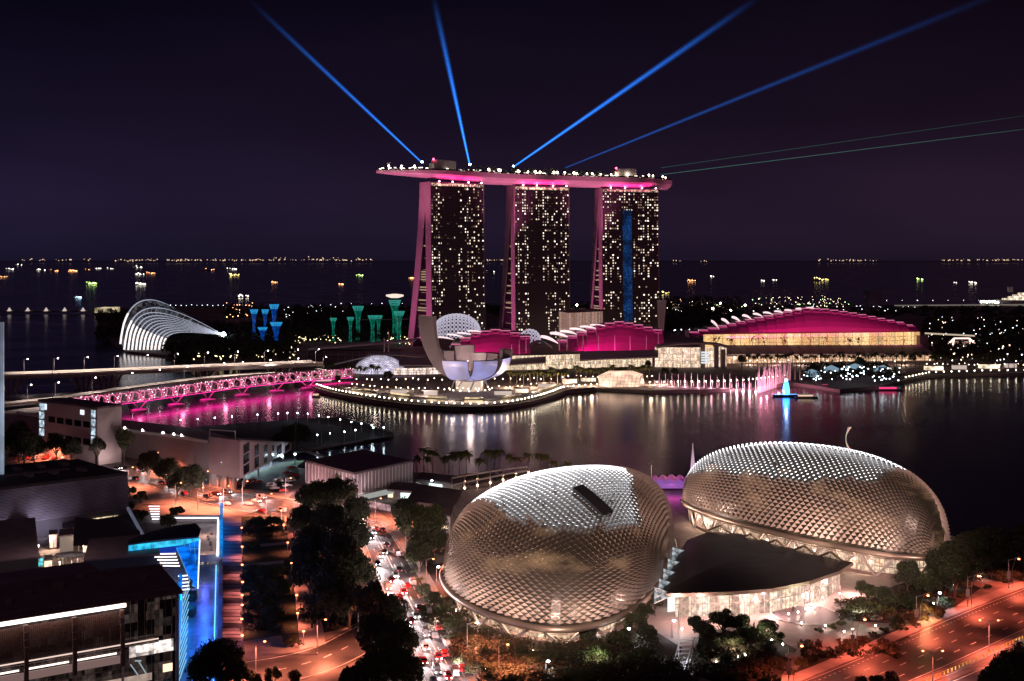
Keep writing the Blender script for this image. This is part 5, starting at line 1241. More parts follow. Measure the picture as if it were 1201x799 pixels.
# ================================================================ PROMENADE OF THE MUSEUM
shore = [G(x, y) for x, y in smooth_px([(372, 455), (392, 461), (430, 468), (480, 474.5), (540, 478), (590, 476.5), (625, 470), (648, 463), (662, 458), (700, 455)], 120)]
prom = thing('promenade_edge', 'curved dark boardwalk terrace along the water in front of the lotus museum', 'boardwalk', G(540, 474))
sweep('deck', [p + Vector((0, 2, .9)) for p in shore[::3]], mat('deck_wood', (.10, .07, .06), .7), 9, .8, prom)
for dy, zz, nm in ((17, 3.2, 'planter'), (27, 4.4, 'planter')):
    b = MB(); sh = [p + Vector((0, dy, 0)) for p in shore[14:108:2]]
    for i in range(len(sh) - 1):
        if (i // 4) % 2 == 0: b.bar(sh[i] + Vector((0, 0, zz - 1)), sh[i + 1] + Vector((0, 0, zz - 1)), .5, 1.4)
    b.build(nm, em('planter_strip_light' + str(dy), (1, .72, .42), .75, True, (.1, .1, 1.4)), prom)
b = MB(); b.add([], []); sh = [p + Vector((0, 22, 0)) for p in shore[10:110:2]]
for i in range(len(sh) - 1): b.bar(sh[i] + Vector((0, 0, 2.6)), sh[i + 1] + Vector((0, 0, 2.6)), 9, .4)
b.build('upper_terrace', M['concrete'], prom)
pl0 = thing('promenade_lamp', 'x', 'lamp', (0, 0, 0)); b = MB(); b.tube([(0, 0, 0), (0, 0, 1.8)], .09, 5); b.build('pole', M['dark_metal'], pl0); b = MB(); b.ball((0, 0, 2.1), .44, 0, 6); b.build('lamp_head', em('promenade_glow', (1, .82, .60), 22), pl0)
rs = resample(shore, 64)
lamp_row([p + Vector((0, -1.5, 1)) for p in rs[1:]], pl0, 'white promenade lamp on the quay edge below the lotus museum, {o} from the left', 'promenade lamps below the museum'); pl0.location = rs[0] + Vector((0, -1.5, 1)); pl0['label'] = 'leftmost promenade lamp where the museum quay meets the helix bridge'; pl0['group'] = 'promenade lamps below the museum'
sh2 = resample([G(x, y) for x, y in [(1062, 446), (1090, 440), (1150, 438), (1201, 437.3)]], 20)
lamp_row([p + Vector((0, -1, .6)) for p in sh2], pl0, 'warm quay lamp on the right shore beyond the event island, {o} from the left', 'quay lamps on the right shore')
sh3 = resample([G(x, y) for x, y in [(756, 458), (830, 457), (880, 455), (925, 449.5)]], 26)
lamp_row([p + Vector((0, 14, 3)) for p in sh3], pl0, 'white quay lamp behind the fountain jets, {o} from the left', 'quay lamps behind the fountain')
# small lit shops & terraces behind the quay
kio = em('kiosk_glow', (1, .78, .56), 1.5, True, (.2, .3, 1.4)); kid = em('kiosk_dim', (1, .8, .7), .5, False)
for i, (x, y, w, h, k_) in enumerate([(420, 461, 9, 3.5, 0), (380, 447, 12, 3, 1), (437, 463, 7, 3, 0), (468, 461, 12, 3, 1), (505, 463, 10, 3.5, 1), (590, 463, 13, 3.2, 1), (612, 460, 10, 3, 0), (640, 454, 12, 3, 1), (668, 449, 12, 3.4, 0), (690, 447, 12, 3, 0), (722, 446, 8, 3, 0), (1095, 434, 16, 4, 0), (1125, 433, 12, 4, 1), (1160, 432, 18, 4, 0), (1185, 431, 10, 4, 1), (1040, 436, 10, 4, 0)]):
    p = G(x, y); t_ = thing('kiosk', 'small flat roofed lit kiosk on the bayfront promenade, %s from the left' % ordn([1, 0, 2, 3, 4, 5, 6, 7, 8, 9, 10, 12, 13, 14, 15, 11][i] + 1), 'kiosk', p, group='promenade kiosks')
    b = MB(); b.box(p + Vector((0, 0, h / 2)), (w, 6, h)); b.build('wall', kid if k_ else kio, t_); b = MB(); b.box(p + Vector((0, -1, h + .2)), (w + 3, 9, .4)); b.build('roof', M['grey_roof'], t_)
# flat canopies / pink strip in front of mall
for k in range(14): p = G(596 + k * 14, 450 - k * .3, 6); point('mall_light', p, 12000, (1, .66, .44), 1)
for k in range(7): p = G(880 + k * 30, 424, 6); point('quay_light', p, 7000, (1, .70, .52), 1)
for x, y in ((415, 452), (440, 455), (470, 452), (500, 458), (530, 463), (565, 464), (595, 462), (625, 457)): point('quay_light', G(x, y, 7), 9000, (1, .78, .62), 1)
tl_ = thing('terrace_lamp', 'x', 'lamp', (0, 0, 0)); b = MB(); b.tube([(0, 0, 0), (0, 0, 3)], .1, 5); b.build('pole', M['dark_metal'], tl_); b = MB(); b.ball((0, 0, 3.2), .36, 0, 6); b.build('lamp_head', em('terrace_glow', (1, .72, .46), 16), tl_)
tp0 = [G(x + RNG.uniform(-2, 2), y + RNG.uniform(-1.2, 1.2)) for x, y in [(405 + i * 7.2, 455 + 6 * abs(math.sin(math.pi * i / 31)) ** .8) for i in range(32)] + [(420 + i * 9, 449) for i in range(26)] + [(660 + i * 7, 446) for i in range(16)] + [(1088 + i * 6, 431) for i in range(20)] + [(880 + i * 9, 427.5) for i in range(22)]]
lamp_row(tp0[1:], tl_, 'small warm lamp on the bayfront terraces behind the quay, {o} from the left', 'warm terrace lamps'); tl_.location = G(398, 452); tl_['label'] = 'small warm lamp where the helix bridge lands'; tl_['group'] = 'warm terrace lamps'
# crystal pavilion
cp_ = thing('crystal_pavilion', 'faceted glass pavilion glowing peach on the water', 'pavilion', G(728, 461, 0)); Yc = 1006.
bt = [P(703, 455, Yc), P(713, 459, Yc - 8), P(748, 458, Yc - 4), P(756, 453, Yc + 8), P(745, 450, Yc + 30), P(712, 450, Yc + 30)]
tp_ = [P(701, 441, Yc), P(716, 437.5, Yc - 8), P(751, 441.5, Yc - 4), P(754, 439, Yc + 8), P(742, 435, Yc + 30), P(714, 435, Yc + 30)]
b = MB(); g = MB()
for i in range(6):
    j = (i + 1) % 6; b.quad(bt[i], bt[j], tp_[j], tp_[i])
    for k in range(9): t = k / 8; g.bar(bt[i].lerp(bt[j], t), tp_[i].lerp(tp_[j], t), .22)
    for k in range(1, 5): t = k / 5; g.bar(bt[i].lerp(tp_[i], t), bt[j].lerp(tp_[j], t), .18)
ct = sum(tp_, Vector()) / 6 + Vector((0, 0, 1.5))
for i in range(6): b.add([tp_[i], tp_[(i + 1) % 6], ct], [(0, 1, 2)])
b.build('glass', em('pavilion_glass', (1, .64, .46), 1.15, True, (.12, .55, 1.5)), cp_); g.build('frame', M['canopy_metal'], cp_)
b = MB(); b.prism([(p.x + (p.x - ct.x) * .1, p.y - 2 if p.y < ct.y else p.y + 4) for p in bt], -.5, 2.2); b.build('base', M['dark_metal'], cp_)
# event island with many white lights
wood('island_trees', [(945, 1055, 430, 446, 70, 6)], 'low trees of the event island', M['wood_leaf'], 14, 1.4)
PR['cool'] = far_lamp('event_lamp', em('event_glow', (.78, .93, 1), 9), .5); PR['cool'].location = G(990, 438)
PR['cool']['label'] = 'white event lamp at the middle of the island'; PR['cool']['group'] = 'event lights'
scatter('cool', U(940, 1056, 430, 447, 62), 'cool white event lamp on the tree covered island at the right, {o} from the left', 'event lights')
for i, (x, y, w) in enumerate([(952, 441, 16), (975, 436, 14), (1003, 434, 18), (1035, 436, 16)]):
    p = G(x, y); b = MB(); b.lathe([(w / 2, 0), (w / 2, 3), (.3, 6)], p, 6); one('tent', b, em('tent_glow', (.5, .75, .95), .35, False) if i == 0 else bpy.data.materials['tent_glow'], 'peaked white tent on the event island, %s from the left' % ordn(i + 1), 'tent', 'event tents', origin=p)
# fountain
fn = thing('fountain', 'long row of pink lit fountain jets in front of the mall', 'fountain', G(830, 460, 0))
mist = mat('water_mist', (.85, .78, .80), .9); mist.node_tree.nodes['Principled BSDF'].inputs['Emission Color'].default_value = (1, .6, .68, 1)
jets = [(773 + i * 7.55, 456 + .28 * i) for i in range(16)] 
jm = mat('jet_water', (.8, .78, .8), .6)
for i, (x, y) in enumerate(jets):
    p = G(x, y, .2); b = MB(); hgt = 13 + RNG.uniform(-1, 1); b.tube([p, p + Vector((0, 0, hgt * .5)), p + Vector((0, 0, hgt))], [.45, .28, .1], 6); b.build('jet', jm, fn)
    b = MB(); b.ball(p + Vector((0, -1, .5)), .75); b.build('jet_lamp', em('jet_glow', (1, .70, .80), 20) if i == 0 else bpy.data.materials['jet_glow'], fn)
    if i % 2 == 0: point('jet_light', p + Vector((0, -3, 3)), 5000, (1, .42, .58), .5, fn)
    for s in (-1, 1):
        b = MB(); b.tube([p + Vector((5.5 * s * .45, 6, 0)), p + Vector((5.5 * s * .5, 6, 7))], [.25, .1], 5); b.build('small_jet', jm, fn)
b = MB()
n = 46
for k in range(n):
    a_ = G(889 + k * .85, 461.5 - k * .27, .2); hh_ = 17 + 3 * math.sin(k * .9) + RNG.uniform(-2, 3); b.tube([a_, a_ + Vector((RNG.uniform(-.6, .6), 0, hh_ * .6)), a_ + Vector((RNG.uniform(-2, 2), 0, hh_))], [.2, .26, .12], 4)
fm = em('fan_spray', (1, .40, .52), .22, False, (.5, .5, 1.4), base=(.75, .6, .65)); b.build('fan_spray', fm, fn)
for k in range(0, 5): point('spray_light', G(890 + k * 7, 461 - k * 2, 2) + Vector((0, -8, 0)), 14000, (1, .30, .45), .6, fn)
for i in range(3): p = G(927 + i * 5.5 - (4 if i == 0 else 0), 449, .2); b = MB(); b.tube([p, p + Vector((0, 0, 15 - i * 2))], [.5, .15], 5); b.build('jet', jm, fn)
# blue water jet boat & boats
bj = thing('blue_jet_boat', 'boat carrying a tall blue lit column on the bay', 'boat', G(922, 464, 0))
def hull(L, Wd, H, p, rz=0):
    b = MB(); s = [(-.5, .42), (-.2, .5), (.2, .48), (.42, .25), (.5, .02)]; vs = []; cr, sr = math.cos(rz), math.sin(rz)
    f = lambda x, y, z: p + Vector((x * cr - y * sr, x * sr + y * cr, z))
    for u, w in s: vs += [f(u * L, -w * Wd, H * (1 + .4 * max(0, u))), f(u * L, w * Wd, H * (1 + .4 * max(0, u))), f(u * L * .92, w * Wd * .6, -.4), f(u * L * .92, -w * Wd * .6, -.4)]
    fs = [(0, 3, 2, 1), (16, 17, 18, 19)]
    for k in range(4):
        o = k * 4
        for j in range(4): fs.append((o + j, o + (j + 1) % 4, o + 4 + (j + 1) % 4, o + 4 + j))
    b.add(vs, fs); return b
p = G(922, 465, 0); hull(22, 7, 1.4, p).build('hull', M['dark_metal'], bj); b = MB(); b.tube([p + Vector((0, 0, 1)), p + Vector((0, 0, 7)), p + Vector((0, 0, 12))], [2.6, 2.4, 1.2], 10); b.build('blue_column', em('blue_column', (.03, .22, 1), 9), bj); b = MB(); b.ball(p + Vector((0, 0, 12.5)), 1); b.build('lamp', M['lamp_cool'], bj)
b = MB(); b.tube([p + Vector((-9, -1, 1.6)), p + Vector((9, -1, 1.6))], .35, 5); b.build('rail_light', em('boat_blue_strip', (.1, .3, 1), 3), bj)
M['boat_glow'] = em('boat_cabin_glow', (1, .68, .5), .8, False); M['boat_pink'] = em('boat_pink_glow', (1, .05, .22), 1.2, False); M['boat_dark'] = mat('boat_hull', (.25, .18, .16), .5)
for (x, y, L, cab, lab) in ((946, 467, 18, 'boat_glow', 'long low tour boat with lit cabin right of the blue column'), (1043, 458, 22, 'boat_pink', 'low pink lit boat in front of the event island'), (825, 463, 6, 'boat_dark', 'small dark launch below the fountain jets'), (968, 455, 8, 'boat_pink', 'small reddish boat between the blue column and the event island'), (371, 466, 7, 'boat_glow', 'small white lit boat beside the museum quay')):
    p = G(x, y, 0); t_ = thing('boat', lab, 'boat', p); hull(L, L * .22, 1.1, p).build('hull', M['boat_dark'], t_); b = MB(); b.box(p + Vector((-L * .05, 0, 2.1)), (L * .6, L * .16, 1.2)); b.build('cabin', M[cab], t_); b = MB(); b.box(p + Vector((-L * .05, 0, 2.85)), (L * .66, L * .19, .25)); b.build('roof', M['boat_dark'], t_)
# light streaks of a moving boat, given the shape of a crescent sail
Yk = 560.; ks = thing('boat_light_streaks', 'curved white and red light streaks of a boat over the dark water', 'light streaks', P(995, 528, Yk)); ks.location.z = 0
for k, (c_, st) in enumerate([((1, .9, .8), .7), ((1, .2, .15), .7), ((1, .45, .3), .6), ((.8, .9, .7), .4)]):
    b = MB(); b.tube([P(1001 - 1.5 * k + (-9 + 1.5 * k) * math.sin(math.pi * (.1 + .75 * t / 8)), 501 + 26 * t / 8, Yk) for t in range(9)], .14, 4); b.build('light_streak', em('streak_glow', c_, st, False), ks)
b = MB(); b.tube([P(997, 527, Yk), Vector((P(997, 527, Yk).x, Yk, 0))], .2, 5); p = Vector((P(997, 527, Yk).x, Yk, 0)); b.build('mast', M['steel'], ks); hull(7, 2.2, .6, p).build('hull', M['boat_dark'], ks)

# ================================================================ SHIPS ON THE SEA
SHM = {'w': em('ship_light_white', (1, .92, .78), 5, False), 'o': em('ship_light_orange', (1, .38, .14), 6, False), 'g': em('ship_light_green', (.62, 1, .25), 6, False), 'b': em('ship_light_blue', (.45, .75, 1), 6, False), 'y': em('ship_light_yellow', (1, .78, .25), 4, False)}
sh_hull = mat('ship_hull', (.06, .05, .06), .6)
def ship(x, y, wpx, col, n, lab):
    p = G(x, y, 0); L = wpx / FPX * p.y * 1.15; t_ = thing('cargo_ship', lab, 'ship', p, group='ships at anchor'); hull(L, L * .18, L * .05, p).build('hull', sh_hull, t_)
    b = MB(); b.box(p + Vector((-L * .34, 0, L * .09)), (L * .13, L * .12, L * .12)); b.box(p + Vector((-L * .34, 0, L * .17)), (L * .08, L * .16, L * .04)); b.build('bridge_house', M['pale_wall'], t_)
    b = MB(); s = max(1.1, .55 * p.y / FPX)
    for k in range(n):
        u = -.45 + .9 * RNG.random(); b.ball(p + Vector((L * u, 0, L * (.06 + .17 * RNG.random() * (1 if u < 0 else .5)))), s * RNG.uniform(.5, 1.25), 0, 5)
    b.build('deck_lights', SHM[col], t_)
SH = [(3, 326, 12, 'o', 7, 'orange lit ship at the left frame edge'), (11, 317, 9, 'w', 6, 'pale ship near the left edge of the sea'), (22, 312, 9, 'w', 5, 'small pale ship above the first ones at the left'), (48, 318, 10, 'w', 8, 'white lit ship left of two orange ones'), (62, 319, 12, 'o', 6, 'dim reddish ship beside the white lit ship'), (86, 319, 10, 'o', 14, 'bright orange ship on the left sea'), (103, 317, 7, 'o', 3, 'dim ship right of the bright orange ship'), (115, 316, 8, 'w', 4, 'small two lamp ship above the green tower'),
      (130, 316, 8, 'w', 4, 'small pale ship left of the ships over the conservatory'), (161, 315, 12, 'w', 6, 'pale ship farthest above the conservatory'), (163, 323, 12, 'w', 7, 'white ship left of the orange one above the conservatory'), (178, 322, 12, 'o', 14, 'bright orange ship above the conservatory'), (165, 334.5, 11, 'w', 24, 'brightest white ship directly above the conservatory peak'),
      (108, 334, 13, 'g', 16, 'bright yellow green lit ship on the left sea'), (90.5, 350, 9, 'b', 10, 'small blue white lit vessel near the barrage'), (244, 318, 14, 'o', 6, 'faint orange ship left of the yellow ship'), (274, 324, 13, 'y', 14, 'yellow lit ship above the coastal site'), (272, 317, 11, 'w', 8, 'dim white ship behind the yellow lit ship'), (284, 349, 14, 'w', 16, 'white lit ship close above the coastal site'), (322, 332, 7, 'o', 10, 'tall orange ship above the blue supertrees'),
      (399.5, 334, 6, 'o', 9, 'lone reddish ship above the teal supertrees'), (422, 324, 8, 'g', 9, 'green white ship left of the left hotel tower'), (482, 327, 8, 'o', 10, 'orange ship beside the pink leg of the left tower'), (812, 331, 11, 'o', 12, 'bright orange ship right of the right tower'), (835, 325, 6, 'w', 6, 'small white ship right of the orange one'), (780, 345, 12, 'y', 9, 'yellow lit vessel beside the pylon'), (895, 330, 4, 'w', 6, 'tiny bright ship over the convention centre'), (909, 329, 5, 'w', 3, 'tiny dim ship over the convention centre'),
      (963, 330, 17, 'y', 18, 'long orange yellow ship over the convention roof peak'), (1078, 329, 10, 'g', 10, 'green lit ship on the right sea'), (1120, 332, 4, 'w', 3, 'tiny ship with two lamps on the right sea'), (1141, 333, 10, 'w', 14, 'bright white ship on the right sea'), (575, 320, 12, 'w', 4, 'small ship between the left and middle towers'), (700, 308, 10, 'y', 5, 'small yellow ship between middle and right towers')]
for s in SH: ship(*s)
cr = thing('cruise_ship', 'white lit cruise ship moored at the right frame edge', 'cruise ship', G(1190, 357, 0)); p = G(1192, 357, 0); Lc = 60 / FPX * p.y
hull(Lc, 26, 9, p + Vector((10, 0, 0)), math.pi).build('hull', M['white_paint'], cr); 
b = MB()
for k in range(4): b.box(p + Vector((18 + k * 5, 0, 12 + k * 4.2)), (Lc * .8 - k * 14, 22, 3.6))
b.build('decks', em('cruise_deck_glow', (1, .82, .62), .9, False, (.12, .1, 1.8)), cr); b = MB(); b.box(p + Vector((-14, 0, 34)), (10, 8, 12)); b.build('funnel', M['white_paint'], cr)
b = MB()
for k in range(8): b.ball(G(1151 + k * 3.2, 354.5 + RNG.uniform(-.6, .6), 5), 3.2, 0, 5)
b.build('mooring_lamps', SHM['w'], cr)
# far shore lights along the horizon: countless towns
b = MB()
for (x0, x1, n, y, z) in ((25, 110, 22, 305.0, 60), (135, 300, 95, 305.2, 60), (300, 440, 60, 305.0, 70), (560, 592, 12, 305, 60), (785, 830, 8, 306, 20), (955, 1030, 30, 305.6, 40), (1105, 1201, 50, 305.0, 60), (300, 420, 10, 302.5, 300)):
    for k in range(n):
        x = RNG.uniform(x0, x1); d = 26000; r = 9 * RNG.uniform(.45, 1.4); b.ball(P(x, y + RNG.normal() * .55, d), r, 0, 5)
o = one('far_shore_lights', b, em('far_shore_glow', (1, .66, .40), 1.1, False), 'string of tiny warm lights on the distant shore at the horizon', 'lights'); o['kind'] = 'stuff'
# ================================================================ FLOATING PLATFORM, GRANDSTAND, SCHOOL BLOCK
fl = thing('floating_platform', 'large dark floating stage on the bay with small lamps along its edges', 'platform', G(340, 510, 1))
b = MB(); b.prism([G(150, 512, 1.4), G(238, 500, 1.4), G(330, 493, 1.4), G(400, 489, 1.4), G(462, 508, 1.4), G(458, 512, 1.4), G(400, 521, 1.4), G(340, 530, 1.4), G(250, 540, 1.4)], -.6, 1.4); b.build('deck', mat('platform_deck', (.02, .02, .026), .85, noise=(.05, .3)), fl)
b = MB(); b.bar(G(345, 531, 3), G(425, 517, 3), 2.2, .8); b.bar(G(352, 527, 3), G(395, 541, 3), 2.0, .8); b.build('gangway', M['concrete'], fl)
cl = thing('platform_lamp', 'x', 'lamp', (0, 0, 0)); b = MB(); b.tube([(0, 0, 0), (0, 0, 5)], .1, 5); b.build('pole', M['steel'], cl); b = MB(); b.ball((0, 0, 5.2), .32, 0, 6); b.build('lamp_head', M['lamp_cool'], cl)
lp = [G(x, y, 1.4) for x, y in ((212, 503), (232, 501.5), (252, 500), (272, 498.5), (302, 496), (326, 494.5), (337, 494), (349, 494), (361, 495), (374, 497), (385, 499), (399, 502), (412, 505), (424, 507), (436, 509), (450, 512), (372, 521), (387, 519), (404, 517), (417, 515), (438, 512))]
lamp_row(lp[1:], cl, 'cool white lamp at the edge of the dark floating stage, {o} from the left', 'stage edge lamps'); cl.location = lp[0]; cl['label'] = 'leftmost cool lamp of the dark floating stage'; cl['group'] = 'stage edge lamps'
def mast(px, py0, py1, r, lab):
    g = G(px, py0); b = MB(); b.tube([g, P(px, py1, g.y)], [r, r * .6], 6); one('slim_mast', b, M['dark_metal'], lab, 'mast', 'slim dark masts', origin=g)
for i, (x, y0, y1) in enumerate([(61.5, 520, 420), (346, 545, 470), (377, 536, 478), (401, 534, 474), (278, 530, 495), (154, 505, 470)]): mast(x, y0, y1, .22, 'slim dark mast near the floating stage, at %s' % ('the far left before the bridges', 'the grandstand tip', 'the stage gangway', 'the right part of the stage', 'the flat roof block', 'the white office block')[i])
# grandstand long wall
gs = thing('grandstand', 'long grandstand with tiled mauve back wall and curved pale coping', 'grandstand', G(190, 560)); Z1 = 15
gp = [P(x, y, Y) for x, y, Y in ((20, 484, 690), (118, 500, 665), (160, 506, 640), (200, 511, 615), (246, 518, 590))]
b = MB(); c_ = MB(); pp = MB()
for p, q in zip(gp, gp[1:]):
    b.add([Vector((p.x, p.y, LANDZ)), Vector((q.x, q.y, LANDZ)), q, p], [(0, 1, 2, 3)]); c_.bar(p, q, 2.2, 1.3); pp.add([p, q, q + Vector((6, 26, -6)), p + Vector((6, 26, -6))], [(0, 1, 2, 3)])
m = mat('tile_wall', (.36, .25, .25), .7); t_ = m.node_tree; br_ = N(t_, 'ShaderNodeTexBrick'); tco = N(t_, 'ShaderNodeTexCoord'); mp = N(t_, 'ShaderNodeMapping'); mp.inputs['Rotation'].default_value = (math.radians(90), 0, 0); t_.links.new(tco.outputs['Object'], mp.inputs[0]); t_.links.new(mp.outputs[0], br_.inputs['Vector'])
br_.inputs['Scale'].default_value = .35; br_.inputs['Color1'].default_value = (.36, .26, .26, 1); br_.inputs['Color2'].default_value = (.30, .21, .22, 1); br_.inputs['Mortar'].default_value = (.20, .15, .16, 1); br_.inputs['Mortar Size'].default_value = .04
t_.links.new(br_.outputs[0], t_.nodes['Principled BSDF'].inputs['Base Color'])
b.build('back_wall', m, gs); c_.build('coping', M['pale_wall'], gs); pp.build('seating', M['grey_roof'], gs)
for k, x in enumerate([126, 137, 146, 168, 190, 205, 214]):
    p = min([gp[i].lerp(gp[i + 1], j / 10) for i in range(4) for j in range(11)], key=lambda v: abs(PX(v) - x)); b = MB(); b.ball(p + Vector((0, -1, 1.2)), .45); b.build('coping_lamp', M['lamp_white'], gs)
# gable block with openings
sb = thing('stair_block', 'mauve concrete block with open stair windows, sloping roof and row of cool lamps below', 'building', G(290, 562))
a0, a1 = P(245, 513, 566), P(281, 517, 552); a2 = P(335, 541, 640)
top0, top1 = zat(512, 566), zat(517, 552)
fz = 8.2
b = MB(); A_, B_, C_ = Vector((a0.x, a0.y, 0)), Vector((a1.x, a1.y, 0)), Vector((P(342, 540, 655).x, 655, 0)); D_ = A_ + (C_ - B_)
Z = Vector((0, 0, 1)); hA, hB, hC = top0, top1, 8.8
b.quad(A_ + Z * fz, B_ + Z * fz, B_ + Z * hB, A_ + Z * hA); b.quad(B_ + Z * fz, C_ + Z * 5.5, C_ + Z * hC, B_ + Z * hB); b.quad(C_ + Z * 5, D_ + Z * 5, D_ + Z * hC, C_ + Z * hC); b.quad(D_ + Z * fz, A_ + Z * fz, A_ + Z * hA, D_ + Z * hC); b.quad(A_ + Z * fz, B_ + Z * fz, C_ + Z * 5, D_ + Z * 5)
b.build('wall', mat('mauve_wall', (.46, .34, .36), .75, noise=(.12, .1)), sb)
b = MB(); b.quad(A_ + Z * hA, B_ + Z * (hB + .02), C_ + Z * (hC + .02), D_ + Z * hC)
for k in (0, 1): pass
b.bar(B_ + Z * hB, C_ + Z * hC, .8, .8); b.build('roof', M['grey_roof'], sb)
n_ = (C_ - B_).normalized(); off = Vector((n_.y, -n_.x, 0)) * .12
for t0, t1, n in ((.06, .16, 3), (.25, .33, 2), (.42, .49, 2), (.58, .62, 2), (.68, .78, 1), (.85, .95, 1)):
    for k in range(n):
        hh = lambda t: hB + (hC - hB) * t; z0 = fz - (fz - 5.5) * t0 + .6; dz = (hh(t0) - z0 - 1.2) / n; b = MB(); p, q = B_.lerp(C_, t0) + off, B_.lerp(C_, t1) + off
        b.quad(p + Z * (z0 + dz * k), q + Z * (z0 + dz * k), q + Z * (z0 + dz * (k + .85)), p + Z * (z0 + dz * (k + .85))); b.build('window', M['glass_dark'], sb)
b = MB()
for t in (.1, .35, .6, .85):
    for E, F_ in ((A_, B_), (B_, C_)): p = E.lerp(F_, t); b.box(p + Z * 5 + Vector((-off.x * 8, 1.0, 0)), (.7, .7, 6.6))
b.build('column', M['concrete'], sb)
b = MB(); b.quad(A_ + Vector((0, 3, LANDZ)), B_ + Vector((-2, 3, LANDZ)), B_ + Vector((-2, 3, fz)), A_ + Vector((0, 3, fz))); b.build('undercroft', M['brown_panel'], sb)
b = MB(); p = P(246, 504, 572); q = P(276, 506, 560); b.bar(p, q, .5); b.bar(p, p - Z * 4, .4); b.bar(q, q - Z * 5, .4); b.build('roof_frame', M['white_paint'], sb)
b = MB(); off2 = Vector((0, -.15, 0)); p = A_.lerp(B_, .42) + off2
cr5 = [(0, 0), (1.2, .3), (2.2, 0), (.6, -.8)]
for u, v in cr5: b.box(p + Z * (14.2 + v) + Vector((u, 0, 0)), (.7, .1, .35))
b.build('wall_sign', em('wall_sign_glow', (1, .9, .85), .8, False), sb)
for x_, y_, c_ in ((180, 645, (1, .6, .5)), (120, 645, (1, .6, .5)), (60, 632, (1, .7, .5)), (90, 660, (1, .65, .5))): point('court_fill', G(x_, y_, 6.5), 2500, c_, .5)
wl_ = thing('wall_lamp', 'x', 'lamp', (0, 0, 0)); b = MB(); b.tube([(0, 0, 0), (0, 0, 3.2)], .1, 5); b.build('pole', M['steel'], wl_); b = MB(); b.ball((0, 0, 3.5), .5); b.build('lamp_head', em('lamp_cool_bright', (.6, .85, 1), 90), wl_); point('lamp_light', (0, -.4, 3.3), 2200, (.62, .84, 1), .3, wl_)
wp = [G(x, y) for x, y in ((281, 558), (290, 555), (300, 552), (310, 549), (317, 546), (331, 543), (346, 541))]
lamp_row(wp[1:], wl_, 'cool blue white lamp beside the mauve stair block, {o} from the left after the first', 'cool lamps by the stair block'); wl_.location = wp[0]; wl_['label'] = 'first cool blue white lamp at the corner of the mauve stair block'; wl_['group'] = 'cool lamps by the stair block'
sheet('verge_lawn', [(288, 557), (340, 541), (358, 540), (345, 549), (305, 562)], M['grass'], .05)
# white office block at left
ob = thing('office_block', 'white low office block with dark windows and cool lit stairwells at both ends', 'building', G(85, 540))
Yo = 650; A_, B_ = P(46, 535, 655), P(114, 548, 622); A_.z = B_.z = 0; dv = (B_ - A_).normalized(); nb_ = Vector((-dv.y, dv.x, 0)); Wd_ = (B_ - A_).length; ht = zat(474, 642)
b = MB(); b.obox(A_ + Z * LANDZ, B_ - A_, nb_ * 14, Z * (ht - LANDZ)); b.build('wall', mat('office_wall', (.55, .45, .44), .7, noise=(.1, .1)), ob)
b = MB(); b.obox(A_ + Z * ht - nb_ * .6 - dv * .6, B_ - A_ + dv * 1.2, nb_ * 15, Z * .9); b.build('roof', M['dark_roof'], ob)
for r, (z, h) in enumerate(((ht - 10.2, 3.1), (ht - 19, 3.2))):
    for k in range(5): b = MB(); p = A_ + dv * (Wd_ * (.17 + k * .15)) - nb_ * .1 + Z * z; b.quad(p, p + dv * Wd_ * .115, p + dv * Wd_ * .115 + Z * h, p + Z * h); b.build('window', M['glass_dark'], ob)
M['stair_glow'] = em('stair_glow', (.62, .80, .95), .75, True, (.5, .3, 1.5))
for s, w in ((.0, .09), (.90, .07)):
    for k in range(4): b = MB(); p = A_ + dv * (Wd_ * s + .1) - nb_ * .12 + Z * (ht - 4.6 - k * 4.4); b.quad(p, p + dv * Wd_ * w, p + dv * Wd_ * w + Z * 3.6, p + Z * 3.6); b.build('stair_window', M['stair_glow'], ob)
b = MB(); p = A_ + dv * Wd_ * .72 - nb_ * .12 + Z * (ht - 4); b.quad(p, p + dv * 3.6, p + dv * 3.6 + Z * 2.4, p + Z * 2.4); b.build('lit_window', em('cold_window', (.75, .85, 1), 1.3, False), ob)
b = MB(); p = A_ + dv * Wd_ * .1 - nb_ * .12 + Z * (ht - 4); b.quad(p, p + dv * 2, p + dv * 2 + Z * 3, p + Z * 3); b.build('lit_window', bpy.data.materials['cold_window'], ob)
# exhibition hall with striped walls
eh = thing('striped_hall', 'flat dark roofed hall with vertically striped pale walls beside the dark grove', 'hall', G(420, 585))
q0, q1, q2 = P(359, 546, 560), P(415, 553, 528), P(483, 541, 560); zr = zat(548, 545)
q0.z = q1.z = q2.z = 0; q3 = q0 + (q2 - q1)
b = MB(); b.prism([q0, q1, q2, q3], LANDZ, zr - .3); b.build('wall', mat('hall_wall', (.32, .24, .26), .65), eh)
b = MB(); b.prism([q0, q1, q2, q3], zr - .3, zr + .5); b.build('roof', M['dark_roof'], eh)
b = MB()
for (p, q, n) in ((q0, q1, 14), (q1, q2, 17)):
    d = (q - p).normalized(); o_ = Vector((d.y, -d.x, 0)) * .2
    for k in range(n + 1): c_ = p.lerp(q, k / n) + o_; b.bar(c_ + Z * (LANDZ + 3), c_ + Z * (zr - .4), .28, .28)
    b.bar(p + o_ + Z * (LANDZ + 3), q + o_ + Z * (LANDZ + 3), .5, .5)
b.build('fins', M['pale_wall'], eh)
b = MB(); b.prism([q1 + Vector((6, -9, 0)), q2 + Vector((6, -12, 0)), q2 + Vector((3, -4, 0)), q1 + Vector((3, -3, 0))], 5.4, 6); b.build('canopy', em('canopy_glow', (.85, .9, .85), .32), eh)
